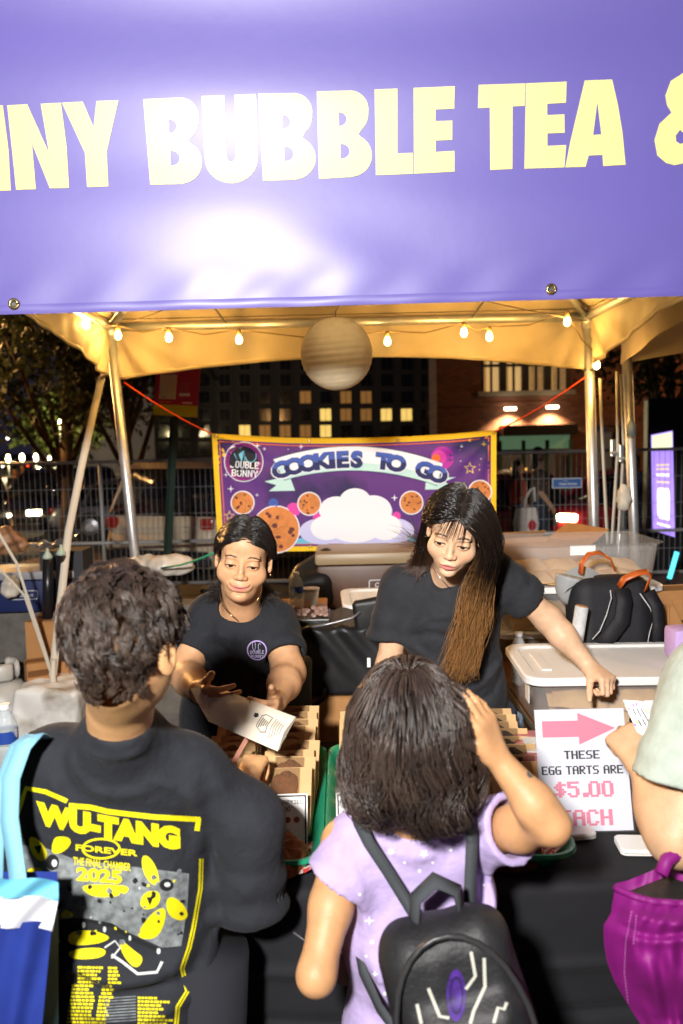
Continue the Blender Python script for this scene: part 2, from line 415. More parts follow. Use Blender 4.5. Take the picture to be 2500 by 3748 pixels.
# ------------------------------------------------------------------ tent
steel = mat('galvanised_steel', (0.66, 0.66, 0.67), 0.40, 0.75, var=0.12, vscale=14, bump=0.05, bscale=60)
darksteel = mat('dark_steel', (0.10, 0.10, 0.11), 0.45, 0.6, var=0.1)
canvas = mat('cream_canopy_vinyl', (0.56, 0.46, 0.30), 0.6, var=0.10, vscale=5, bump=0.45, bscale=7, transl=0.25, stain=((0.46, 0.36, 0.2), 3.0, 0.66))
canvas_edge = mat('canopy_outer_edge', (0.10, 0.09, 0.12), 0.6)
CL, CR = P(402, 1192, 5.0), P(2152, 1165, 5.0); EZ = (CL.z + CR.z) / 2; CL.z = CR.z = EZ
FY = 1.98
tent = thing('canopy_tent', 'cream frame tent canopy lit yellow from inside over the stall', 'tent', (0, 5.0, 0))
PK = V(((CL.x + CR.x) / 2, 3.45, EZ + 1.05))
def canopy_side(a, b):
    def f(u, v):
        p = V(a).lerp(V(b), u); q = p.lerp(PK, v); return (q.x, q.y, q.z - 0.10 * math.sin(PI * v) + 0.02 * math.sin(u * PI * 6) * v * (1 - v))
    return f
FL, FR = V((CL.x, FY, EZ)), V((CR.x, FY, EZ))
rm = MB()
for a, b in ((CL, CR), (FR, FL), (FL, CL), (CR, FR)): rm.grid(canopy_side(a + V((0, 0, 0.05)), b + V((0, 0, 0.05))), 24, 10)
rm.build('roof_sheet', canvas, tent, smooth=True)
def valance(a, b, out, drop_c, drop_m, fold=0.020, seed=0, nm='valance', flare=0.02):
    a, b, out = V(a), V(b), V(out).normalized(); rr = random.Random(seed); ph = [rr.uniform(0, 6.28) for _ in range(4)]
    def f(u, v):
        p = a.lerp(b, u); d = drop_m + (drop_c - drop_m) * abs(2 * u - 1) ** 1.9
        e = min(u, 1 - u); cr = math.exp(-e * 9)
        wv = fold * v * (math.sin(u * 21 + ph[0] + 2 * v) * 0.5 + math.sin(u * 47 + ph[1] - 3 * v) * 0.3 + 0.18 * math.sin(u * 93 + 5 * v + ph[3])) + cr * v * 0.045 * math.sin(14 * math.atan2(v * d, e * (b - a).length + 0.02) + ph[2])
        q = p + out * (flare * v + wv); return (q.x, q.y, q.z + 0.045 - v * d)
    o = MB().grid(f, 90, 14).build(nm, canvas, tent, smooth=True)
    hm = MB()
    pts = [V(f(i / 60, 1.0)) for i in range(61)]
    hm.strap(pts, 0.028, 0.004, nrm=out).build('hem', canvas, tent, smooth=True)
    return f
valance(CL, CR, (0, 1, 0), 0.36, 0.245, seed=1)
valance(CL, FL, (-1, 0, 0), 0.36, 0.16, seed=2)
vr = valance(CR, FR, (1, 0, 0), 0.37, 0.16, seed=3)
for tx, nm in ((CL, 'pole'), (CR, 'pole')):
    g = P(497, 2060, 5.0) if tx is CL else P(2176, 2010, 5.0)
    t = (tx.z) / (tx.z - g.z); foot = tx + (g - tx) * t
    MB().tube([tx, foot], 0.031, 14).build(nm, steel, tent, smooth=True)
    MB().tube([tx + V((0, 0, 0.02)), tx + (foot - tx) * 0.03], 0.038, 14).build('corner_fitting', steel, tent, smooth=True)
    MB().lathe([(0.07, 0), (0.07, 0.008), (0.036, 0.012), (0.036, 0.05)], foot, 16).build('foot_plate', steel, tent)
for fx in (FL, FR):
    MB().tube([fx, V((fx.x, fx.y, 0))], 0.031, 14).build('pole', steel, tent, smooth=True)
for a, b in ((CL, CR), (CL, FL), (CR, FR), (FL, FR)):
    MB().tube([a, b], 0.027, 12).build('eave_rail', steel, tent, smooth=True)
for a in (CL, CR, FL, FR):
    MB().tube([a, PK - V((0, 0, 0.12))], 0.025, 10).build('rafter', steel, tent, smooth=True)
for a in ((CL, 0.33), (CR, -0.33)):
    q = a[0].lerp(PK, 0.35) - V((0, 0, 0.06))
    MB().tube([q, a[0] + V((a[1] * 2.2, 0, 0))], 0.006, 6).build('brace_cable', darksteel, tent)
# neighbouring tent, right
CR2 = P(2288, 1150, 5.15); CR2.z = EZ + 0.02
nb = thing('neighbour_tent', 'neighbouring cream tent corner with steel leg at the right edge', 'tent', (CR2.x, 5.2, 0))
g = P(2326, 2080, 5.15); t = CR2.z / (CR2.z - g.z); foot = CR2 + (g - CR2) * t
MB().tube([CR2, foot], 0.031, 14).build('pole', steel, nb, smooth=True)
def nv(a, b, out, drop_c, drop_m, seed):
    a, b, out = V(a), V(b), V(out)
    f = lambda u, v: tuple(a.lerp(b, u) + out * (0.02 * v + 0.010 * v * math.sin(u * 30 + seed)) - V((0, 0, v * (drop_m + (drop_c - drop_m) * abs(2 * u - 1) ** 1.8) - 0.045)))
    MB().grid(f, 50, 10).build('valance', canvas, nb, smooth=True)
nv(CR2, CR2 + V((3.0, 0, 0)), (0, 1, 0), 0.34, 0.20, 1.0)
nv(CR2, CR2 - V((0, 3.0, 0)), (-1, 0, 0), 0.35, 0.17, 2.0)
MB().grid(lambda u, v: tuple((CR2 + V((0, 0, 0.05))).lerp(CR2 + V((3, 0, 0.05)), u).lerp(CR2 + V((1.5, -1.5, 1.1)), v)), 10, 6).build('roof_sheet', canvas, nb, smooth=True)
MB().grid(lambda u, v: tuple((CR2 + V((0, 0, 0.05))).lerp(CR2 + V((0, -3, 0.05)), u).lerp(CR2 + V((1.5, -1.5, 1.1)), v)), 10, 6).build('roof_sheet', canvas, nb, smooth=True)
MB().tube([CR2, CR2 + V((3, 0, 0))], 0.027, 10).build('eave_rail', steel, nb, smooth=True)
# dark storm gutter strap between the two tents
gp = [P(2090, 1330, 5.06), P(2235, 1345, 5.06), P(2275, 1290, 4.6), P(2500, 1120, 3.9), P(2700, 960, 3.3)]
# ------------------------------------------------------------------ string lights
bulb_m = mat('bulb_glass_lit', (1, 0.8, 0.4), 0.1, emit=(1.0, 0.72, 0.26), estr=28)
sock_m = mat('bulb_socket_plastic', (0.22, 0.15, 0.06), 0.5)
cord_m = mat('cord_brown', (0.16, 0.10, 0.04), 0.6)
sl = thing('string_light', 'warm bulb string light strung along the rear eave under the canopy', 'string light', tuple(P(1250, 1180, 4.8)))
BP = [(316, 1158, 4.55), (431, 1200, 4.82), (617, 1208, 4.84), (874, 1216, 4.84), (1418, 1222, 4.84), (1698, 1190, 4.80), (1791, 1205, 4.82), (2076, 1150, 4.80), (2184, 1310, 4.9)]
cp = []
for i, (x, y, D) in enumerate(BP):
    t = P(x, y, D); cp.append(t + V((0, 0, 0.014)))
    if i < len(BP) - 1:
        q = P(*BP[i + 1]); mid = t.lerp(q, 0.5) - V((0, 0, 0.02 if i != 3 else 0.03)); cp.append(mid)
    s_ = MB().lathe([(0.004, 0.02), (0.013, 0.016), (0.014, -0.012), (0.012, -0.018)], t, 12).build('socket', sock_m, sl, smooth=True)
    MB().lathe([(0.009, -0.018), (0.017, -0.032), (0.020, -0.046), (0.017, -0.060), (0.008, -0.068), (0.001, -0.070)], t, 14).build('bulb', bulb_m, sl, smooth=True)
    L_ = bpy.data.lights.new('bulb_light', 'POINT'); L_.energy = 6.0; L_.color = (1.0, 0.55, 0.13); L_.shadow_soft_size = 0.02
    lo_ = bpy.data.objects.new('bulb_light', L_); COL.objects.link(lo_); lo_.location = t + V((0, -0.03, -0.05)); lo_.parent = None
MB().tube(cp, 0.0035, 6).build('cord', cord_m, sl, smooth=True)
MB().tube([P(402, 1185, 4.9), P(480, 1175, 4.85), P(560, 1150, 4.4), P(700, 1090, 3.8)], 0.003, 6).build('cord', cord_m, sl, smooth=True)
MB().tube([P(2150, 1175, 4.9), P(2000, 1150, 4.7), P(1820, 1112, 4.3), P(1700, 1080, 4.0)], 0.003, 6).build('cord', cord_m, sl, smooth=True)
# unseen extra bulbs hanging free above the stall, added to brighten the paper lantern
for q in ((-1.2, 3.2, 2.36), (1.25, 3.2, 2.36), (0.04, 2.40, 2.30)):
    L_ = bpy.data.lights.new('bulb_light', 'POINT'); L_.energy = 12.0; L_.color = (1.0, 0.75, 0.42); L_.shadow_soft_size = 0.02
    lo_ = bpy.data.objects.new('bulb_light', L_); COL.objects.link(lo_); lo_.location = q
    t = V(q) + V((0, 0.0, 0.06))
    s_ = MB().lathe([(0.004, 0.02), (0.013, 0.016), (0.014, -0.012), (0.012, -0.018)], t, 12).build('socket', sock_m, sl, smooth=True)
    MB().lathe([(0.009, -0.018), (0.017, -0.032), (0.020, -0.046), (0.017, -0.060), (0.001, -0.070)], t + V((0, 0, 0.0)), 14).build('bulb', bulb_m, sl, smooth=True)
# ------------------------------------------------------------------ paper lantern
paper = mat('lantern_paper', (0.90, 0.76, 0.50), 0.8, var=0.05, vscale=30, bump=0.12, bscale=40, transl=0.35)
lc = P(1232, 1296, 2.85); LR = 130 / 2915 * 2.86
lan = thing('paper_lantern', 'round cream ribbed paper lantern hanging under the canopy', 'lantern', tuple(lc))
prof = []
N = 17
for i in range(N * 5 + 1):
    a = -PI / 2 + PI * (0.04 + 0.92 * i / (N * 5)); rib = 1 - 0.016 * abs(math.cos(i / 5 * PI)) ** 0.5
    prof.append((LR * math.cos(a) * (0.985 + 0.015 * abs(math.sin(i / 5 * PI)) ** 0.6), LR * math.sin(a)))
MB().lathe(prof, lc, 64, cap=False, M=Matrix.Rotation(R(-4), 3, 'Y') @ Matrix.Rotation(R(5), 3, 'X')).build('shade', paper, lan, smooth=True)
hk = [lc + V((0, 0, LR * 0.98)), lc + V((0.0, 0, LR + 0.02)), lc + V((0.012, 0, LR + 0.04)), lc + V((0.006, 0, LR + 0.052)), lc + V((-0.012, 0, LR + 0.06)), lc + V((-0.004, 0, LR + 0.10)), lc + V((-0.004, 0, LR + 0.6))]
MB().tube(hk, 0.0022, 6).build('hook', darksteel, lan, smooth=True)
for s in (-0.3, 0.45): MB().tube([lc + V((s * LR * math.cos(a), -0.15 * LR, LR * math.sin(a))) * 1 for a in [R(x) for x in range(-80, 81, 20)]], 0.0012, 5).build('wire_rib', darksteel, lan)
MB().tube([lc + V((LR * 0.22 * math.cos(2 * PI * i / 24), LR * 0.22 * math.sin(2 * PI * i / 24), LR * 0.965)) for i in range(25)], 0.0015, 5).build('wire_rib', darksteel, lan)
# ------------------------------------------------------------------ big vinyl sign over the front
TILT = [(1.9, 2.3), (1.99, 2.3), (2.04, 2.9), (2.09, 4.9), (2.17, 6.3), (2.215, 3.7), (2.25, 1.9), (2.29, 4.3), (2.34, 9.9), (2.4, 11.9), (2.44, 9.8), (2.48, 4.3), (2.56, 2.3), (2.61, 10.3), (2.66, 17.3), (2.8, 17.3), (3.0, 17.3)]
_zz = np.linspace(1.9, 3.0, 551); _tt = np.interp(_zz, [a for a, _ in TILT], [b for _, b in TILT])
_tt = np.convolve(np.pad(_tt, 16, 'edge'), np.ones(33) / 33, 'valid')
_yy = np.concatenate([[0], np.cumsum(np.tan(np.radians(_tt[:-1])) * (_zz[1] - _zz[0]))])
def sign_y(x, z):
    xs = x + 0.22
    zz = z + 0.028 * x - 0.05 * (xs * xs) * 0.4            # ripples sag and climb a little to the right
    y = 1.87 - float(np.interp(zz, _zz, _yy))
    y += 0.010 * math.sin(xs * 1.7 + 0.4) + 0.0035 * math.sin(xs * 5.2 + z * 6) * math.exp(-((z - 2.16) / 0.1) ** 2)
    y += 0.0020 * math.sin((x * 0.8 + z) * 17) * math.exp(-(((x + 0.02) / 0.30) ** 2 + ((z - 2.10) / 0.09) ** 2)) * 1.6
    y += 0.0016 * math.sin((x * 1.3 - z) * 26) * math.exp(-((z - 2.03) / 0.05) ** 2)
    return y
def on_sign(px, py, off=0.0):
    D = 1.8
    for _ in range(6):
        q = P(px, py, D); D = sign_y(q.x, q.z) - off
    return P(px, py, D)
vinyl = mat('purple_banner_vinyl', rgb(92, 82, 158), 0.50, var=0.04, vscale=3, bump=0.10, bscale=24, spec=0.75, coat=0.20)
yel = mat('yellow_sign_ink', rgb(222, 210, 138), 0.50, bump=0.10, bscale=24, spec=0.75, coat=0.20)
for m_ in (vinyl, yel): m_.node_tree.nodes['Principled BSDF'].inputs['Coat Roughness'].default_value = 0.31
sgn = thing('banner_sign', 'large glossy purple vinyl banner with pale yellow BUBBLE TEA lettering across the front', 'banner', (0, 1.86, 2.0))
XL, XR = -1.45, 1.45
def sbot(x): return P(1250 + x / 1.87 * 2915, 0, 1.87).z and (on_sign(1250 + x / 1.87 * 2880, 1150 - (1250 + x / 1.87 * 2880) * 0.0275).z)
zb = [sbot(XL + (XR - XL) * i / 20) for i in range(21)]
def sgrid(u, v):
    x = XL + (XR - XL) * u; b = float(np.interp(u * 20, range(21), zb)); z = b + (2.82 - b) * v; return (x, sign_y(x, z), z)
sheet = MB().grid(sgrid, 160, 150).build('sheet', vinyl, sgn, smooth=True)
hm = MB()
hm.grid(lambda u, v: (lambda x, z: (x, sign_y(x, z) - 0.003 - 0.002 * math.sin(PI * v), z))(XL + (XR - XL) * u, float(np.interp(u * 20, range(21), zb)) - 0.002 + 0.022 * v), 120, 4).build('hem', vinyl, sgn, smooth=True)
k = 0.797
def z1(pts): return [(x * k, 250 + y * k) for x, y in pts]
def z2(pts): return [(1250 + x * k, 250 + y * k) for x, y in pts]
def arc(cx, cy, rx, ry, a0, a1, n=14): return [(cx + rx * math.cos(R(a0 + (a1 - a0) * i / n)), cy + ry * math.sin(R(a0 + (a1 - a0) * i / n))) for i in range(n + 1)]
Nn = [(33, 170), (125, 165), (225, 388), (187, 163), (280, 158), (306, 360), (317, 549), (229, 551), (147, 345), (165, 555), (74, 558), (58, 400)]
def Bb(dx, dy, lt, lb, s=1.0):
    o = [lt] + [(x + dx, y + dy) for x, y in [(835, 134)] + arc(828, 222, 84, 88, -75, 0) + arc(845, 235, 67, 90, 10, 58) + [(866, 335)] + arc(832, 432, 96, 97, -62, 68)[0:] + [(835, 531)]] + [lb]
    h1 = [(775 + dx, 235 + dy)] + [(x + dx, y + dy) for x, y in arc(780, 266, 32, 31, -90, 90, 10)] + [(777 + dx, 297 + dy)]
    h2 = [(783 + dx, 380 + dy)] + [(x + dx, y + dy) for x, y in arc(792, 413, 34, 33, -90, 90, 10)] + [(785 + dx, 447 + dy)]
    return [o, h1, h2]
glyphs = [
    ('N', [z1([(x - 267, y + 12) for x, y in Nn])]), ('N', [z1(Nn)]),
    ('Y', [z1([(284, 158), (380, 153), (430, 270), (443, 150), (544, 147), (490, 382), (498, 542), (400, 545), (390, 388)])]),
    ('B', [z1(q) for q in Bb(0, 0, (658, 142), (690, 535))]),
    ('U', [z1([(926, 128), (1030, 124), (1035, 270)] + arc(1061, 392, 22, 38, 180, 0, 8)[::1] + [(1080, 270), (1077, 122), (1176, 118), (1183, 400)] + arc(1062, 415, 121, 113, 0, 180, 18) + [(933, 280)])]),
    ('B', [z1(q) for q in Bb(522, -20, (1186, 116), (1208, 517))]),
    ('B', [z1(q) for q in Bb(780, -32, (1455, 106), (1465, 508))]),
    ('L', [z2([(152, 97), (257, 93), (257, 391), (328, 388), (329, 484), (158, 491)])]),
    ('E', [z2([(331, 90), (520, 82), (518, 185), (432, 189), (432, 243), (509, 240), (509, 328), (433, 332), (433, 384), (519, 379), (519, 474), (333, 484)])]),
    ('T', [z2([(630, 76), (844, 69), (841, 172), (786, 175), (785, 462), (683, 467), (681, 180), (627, 183)])]),
    ('E', [z2([(847, 69), (1034, 61), (1031, 158), (945, 163), (945, 215), (1024, 211), (1025, 296), (946, 299), (946, 356), (1032, 352), (1024, 455), (840, 461)])]),
    ('A', [z2([(1117, 56), (1243, 51), (1270, 170), (1290, 290), (1305, 443), (1202, 449), (1198, 398), (1135, 401), (1121, 452), (1028, 455), (1050, 340)]), z2([(1175, 155), (1193, 303), (1156, 306)])]),
    ('ampersand', [z2([(1660, 60), (1630, 30), (1568, 22), (1512, 58), (1487, 125), (1495, 170), (1515, 203), (1460, 255), (1437, 330), (1450, 400), (1490, 435), (1530, 445), (1600, 430), (1640, 400), (1700, 440), (1760, 430), (1700, 330), (1720, 250), (1640, 250), (1600, 210), (1650, 150)]),
                   z2([(1555, 283), (1535, 310), (1537, 335), (1555, 347), (1590, 340), (1600, 325)])])]
for nm, lp in glyphs:
    decal('letter', poly2d([lp]), lambda u, v: on_sign(u, v, 0.0022), yel, sgn, step=28)
brass = mat('brass_grommet', (0.80, 0.62, 0.28), 0.25, 1.0)
for x, y in ((52, 1113), (2017, 1059)):
    c = on_sign(x, y, 0.004)
    MB().tube([c + V((0.0095 * math.cos(2 * PI * i / 20), -0.002, 0.0095 * math.sin(2 * PI * i / 20))) for i in range(21)], 0.0042, 8, flat=1).build('grommet', brass, sgn, smooth=True)
    MB().tube([c, c + V((0, 0.002, 0))], 0.007, 12).build('grommet_hole', darksteel, sgn)
# ------------------------------------------------------------------ printed banner at the back of the stall
ban = thing('stall_banner', 'purple space-themed fabric banner reading COOKIES TO GO hung between the rear poles', 'banner', tuple(P(1300, 1990, 4.95)))
def ban_y(x, z):
    c1, c2 = P(775, 1590, 4.95), P(1816, 1575, 4.95)
    y = 4.95 + 0.012 * math.sin(x * 3.1 + 1.0)
    for c, sg in ((c1, 1), (c2, -1)):                          # tension folds fan out of the tied corners
        dx, dz = abs(x - c.x), c.z - z; r = math.hypot(dx, dz) + 0.02; a = math.atan2(dz, dx + 0.001)
        y += 0.011 * math.sin(a * 15) * math.exp(-((r - 0.25) / 0.25) ** 2)
    y += 0.004 * math.sin(x * 13 + z * 4) + 0.003 * math.sin(z * 21 + x * 2)
    return y
def on_ban(px, py, off=0.0):
    D = 4.95
    for _ in range(4): q = P(px, py, D); D = ban_y(q.x, q.z) - off
    return P(px, py, D)
byel = mat('banner_yellow', rgb(250, 200, 30), 0.75, weave=0.2)
bprp = mat('banner_purple', rgb(96, 48, 128), 0.7, weave=0.2, stain=(rgb(46, 36, 84), 2.6, 0.5))
top = [(775, 1587), (900, 1594), (1050, 1602), (1200, 1604), (1350, 1602), (1500, 1597), (1650, 1588), (1760, 1578), (1817, 1573)]
bot = [(1816, 1990), (1650, 2003), (1450, 2010), (1300, 2014), (1130, 2017), (1000, 2019), (803, 2021)]
def inset(d, e):
    t = [(x, y + d) for x, y in top]; b = [(x, y - e) for x, y in bot]
    t[0] = (t[0][0] + d, t[0][1]); t[-1] = (t[-1][0] - d, t[-1][1]); b[0] = (b[0][0] - d, b[0][1]); b[-1] = (b[-1][0] + d - 4, b[-1][1])
    return t + b
ly = lambda o: (lambda u, v: on_ban(u, v, o * 2.4))
o_ = decal('cloth', poly2d([inset(0, 0)]), ly(0), byel, ban, step=18)
def bd(nm, polys, m, o, st=24): return decal(nm, poly2d(polys), ly(o), m, ban, step=st)
bd('printed_ground', [inset(20, 18)], bprp, 0.0016, 18)
borg = mat('banner_orange', rgb(250, 120, 50), 0.7); bwht = mat('banner_white', rgb(244, 243, 250), 0.7, weave=0.2); bblk = mat('banner_black', rgb(24, 20, 34), 0.7)
bmint = mat('banner_mint', rgb(196, 232, 226), 0.7); bnavy = mat('banner_navy', rgb(34, 40, 96), 0.7); bblue = mat('banner_blue', rgb(66, 92, 178), 0.7)
bpnk = mat('banner_pink', rgb(226, 70, 170), 0.7); bmag = mat('banner_magenta', rgb(176, 40, 160), 0.7); bcok = mat('banner_cookie', rgb(214, 132, 66), 0.7, var=0.15, vscale=22)
bchip = mat('banner_chip', rgb(104, 48, 44), 0.7); blil = mat('banner_lilac', rgb(206, 204, 244), 0.7); bsky = mat('banner_sky', rgb(110, 190, 220), 0.7); bgold = mat('banner_gold', rgb(246, 206, 90), 0.7)
i1, i2 = inset(27, 25), inset(30, 27)
bd('border_line', [[i1, i2]], borg, 0.0024, 18)
# round shop emblem
cx, cy = 892, 1690
bd('emblem', [circ(cx, cy, 72, 74)], bwht, 0.0026); bd('emblem', [circ(cx, cy, 69, 71)], bblk, 0.0032)
bd('emblem', [[circ(cx, cy, 66, 68), circ(cx, cy, 62, 64)], [circ(cx, cy, 58, 60), circ(cx, cy, 55, 57)]], bmag, 0.0038)
def ptxt(body, x, y, h, bold, sx=1.0, rot=0.0, **kw):
    vs, fs = text2d(body, 0, 0, h, bold, sx=sx, **kw) if bold else pix2d(body, 0, 0, h, sx); c, s = math.cos(R(rot)), math.sin(R(rot))
    return [(x + (a * c - b * s), y - (a * s + b * c)) for a, b in vs], fs
decal('emblem_lettering', join2d(ptxt('DOUBLE', cx + 3, 1714, 25, 0, 0.78, -3), ptxt('BUNNY', cx + 3, 1745, 25, 0, 0.86, -3)), ly(0.0042), bwht, ban, step=30)
bd('emblem', [stroke([(857, 1660), (868, 1684), (874, 1662), (884, 1690), (893, 1650), (897, 1690)], 3), stroke(arc(918, 1668, 20, 24, 170, -20, 10), 3)], bsky, 0.0042)
# ribbon with the words
def arcp(px, h):                # ribbon curve: x in 995..1640
    u = (px - 1310) / 330.0; return 1632 + 62 * u * u + h + 8 * u
tp = [(x, arcp(x, 0)) for x in range(1000, 1636, 20)]; bt = [(x, arcp(x, 92)) for x in range(1040, 1610, 20)]
bd('ribbon', [[(968, 1762), (1060, 1742), (1080, 1796), (984, 1798), (1012, 1776)]], bmint, 0.0026); bd('ribbon', [[(1560, 1752), (1668, 1746), (1630, 1762), (1655, 1790), (1556, 1792)]], bmint, 0.0026)
bd('ribbon', [tp + bt[::-1]], bblk, 0.0028); 
bd('ribbon', [[(x, y + 2) for x, y in tp[0:]] + [(x, y - 2) for x, y in bt[::-1]]], bmint, 0.0032)
bd('ribbon', [[(x, y + 3) for x, y in tp] + [(x, arcp(x, 62)) for x in range(1600, 1040, -20)]], bwht, 0.0038)
WORDS = 'COOKIES TO GO'; xs_ = [1033, 1082, 1132, 1180, 1217, 1254, 1305, 0, 1400, 1446, 0, 1546, 1594]
for i, ch in enumerate(WORDS):
    if ch == ' ': continue
    x = xs_[i]; rot = -math.degrees(math.atan((arcp(x + 5, 0) - arcp(x - 5, 0)) / 10)) * 0.95; y = arcp(x, 74)
    sx = 1.18 if ch != 'I' else 1.4
    for j, (mm, dx, dy, bo) in enumerate(((bwht, 0, 3, 0.10), (bnavy, 0, 2, 0.065), (bblue, 0, -1, 0.055))):
        vs, fs = ptxt(ch, x + dx, y + dy, 54, bo, sx, rot)
        if j == 2:                                    # two-tone letters: light blue upper half
            bm = bmesh.new(); bv = [bm.verts.new((a, b, 0)) for a, b in vs]
            for f in fs:
                try: bm.faces.new([bv[q] for q in f])
                except ValueError: pass
            bmesh.ops.bisect_plane(bm, geom=bm.verts[:] + bm.edges[:] + bm.faces[:], plane_co=(0, y - 27, 0), plane_no=(0, 1, 0), clear_outer=True)
            bm.verts.index_update(); vs = [(v.co.x, v.co.y) for v in bm.verts]; fs = [[v.index for v in f.verts] for f in bm.faces]; bm.free()
        decal('ribbon_lettering', (vs, fs), ly(0.0044 + 0.0006 * j), mm, ban, step=30)
# plain white rounded shape in the middle, cookies, planets, stars
for ii, (x, y, a, b) in enumerate(((1300, 1905, 120, 84), (1232, 1868, 66, 54), (1366, 1866, 70, 56), (1300, 1838, 62, 54), (1196, 1932, 62, 48), (1410, 1930, 64, 50))): bd('cloud', [circ(x, y + 7, a, b, 40)], blil, 0.0034 + 0.00008 * ii); bd('cloud', [circ(x, y, a - 3, b - 3, 40)], bwht, 0.0041 + 0.00008 * ii)
for x, y in ((1160, 1892), (1452, 1888)): bd('planet', [circ(x, y, 15)], bpnk, 0.0040)
bd('cloud', [circ(1178, 1945, 82, 48, 36)], blil, 0.0030); bd('cloud', [circ(1432, 1943, 84, 48, 36)], blil, 0.0029); bd('cloud', [[(1150, 1990), (1180, 1960), (1300, 1940), (1420, 1960), (1450, 1988)]], blil, 0.0031)
for (x, y, r, o) in ((888, 1840, 40, 0.0030), (1132, 1844, 40, 0.0046), (1506, 1840, 40, 0.0046), (1757, 1800, 40, 0.0030), (1010, 1938, 84, 0.0026)):
    bd('printed_cookie', [circ(x, y, r + 4)], bwht, o); bd('printed_cookie', [circ(x, y, r)], bcok, o + 0.0006)
    rr = random.Random(int(x)); chips = []
    for _ in range(9 if r < 50 else 14):
        a, q = rr.uniform(0, 6.28), r * math.sqrt(rr.uniform(0.02, 0.72)); chips.append(circ(x + q * math.cos(a), y + q * math.sin(a), rr.uniform(0.07, 0.14) * r, rr.uniform(0.07, 0.12) * r, 8))
    for ii, c in enumerate(chips): bd('printed_cookie', [c], bchip, o + 0.0010 + 0.00003 * ii)
bd('planet', [circ(1001, 1842, 18)], bblue, 0.0026); bd('planet', [circ(1074, 1866, 26)], bpnk, 0.0026); bd('planet', [circ(1620, 1676, 42)], bmag, 0.0022); bd('planet', [circ(1606, 1676, 28)], bpnk, 0.0025); bd('planet', [circ(1596, 1678, 16)], borg, 0.0030)
bd('cloud_band', [[(1075, 1990), (1090, 1972), (1130, 1964), (1165, 1990)]], bsky, 0.0024); bd('cloud_band', [[(1455, 1985), (1480, 1960), (1520, 1966), (1530, 1984)]], bsky, 0.0024)
for x, y, r, m_ in ((1720, 1714, 24, bgold), (840, 1888, 20, bgold)): bd('star', [[star(x, y, r, rot=-90), star(x, y, r * 0.72, rot=-90)]], m_, 0.0026)
for x, y, r in ((942, 1631, 13), (968, 1643, 8), (1102, 1635, 11), (845, 1789, 14), (941, 1812, 8), (1690, 1634, 8), (1771, 1626, 12), (827, 1738, 10), (1444, 1822, 14), (1097, 1953, 9), (1760, 1680, 4), (1686, 1688, 4), (1055, 1645, 4)):
    bd('star', [star(x, y, r, 4, 0.22, 90)], bwht if r != 12 else bgold, 0.0024)
for x, y in ((790, 1596), (1131, 1613), (1457, 1611), (1808, 1584), (1137, 2003), (1460, 1996)):
    c = on_ban(x, y, 0.008); MB().tube([c + V((0.008 * math.cos(2 * PI * i / 14), 0, 0.008 * math.sin(2 * PI * i / 14))) for i in range(15)], 0.003, 6).build('grommet', brass, ban, smooth=True)
orng = mat('orange_cord', rgb(226, 70, 26), 0.6, bump=0.4, bscale=300)
for a, b, lb in ((P(455, 1400, 5.0), P(788, 1594, 4.945), 'orange cord tying the banner corner to the left tent pole'), (P(2145, 1378, 4.97), P(1812, 1580, 4.945), 'orange cord tying the banner corner to the right tent pole')):
    pts = [a.lerp(b, t / 12) - V((0, 0, 0.02 * math.sin(PI * t / 12))) for t in range(13)]
    tag(MB().tube(pts, 0.0045, 8).build('banner_rope', orng, smooth=True), lb, 'cord', 'banner tie cords')
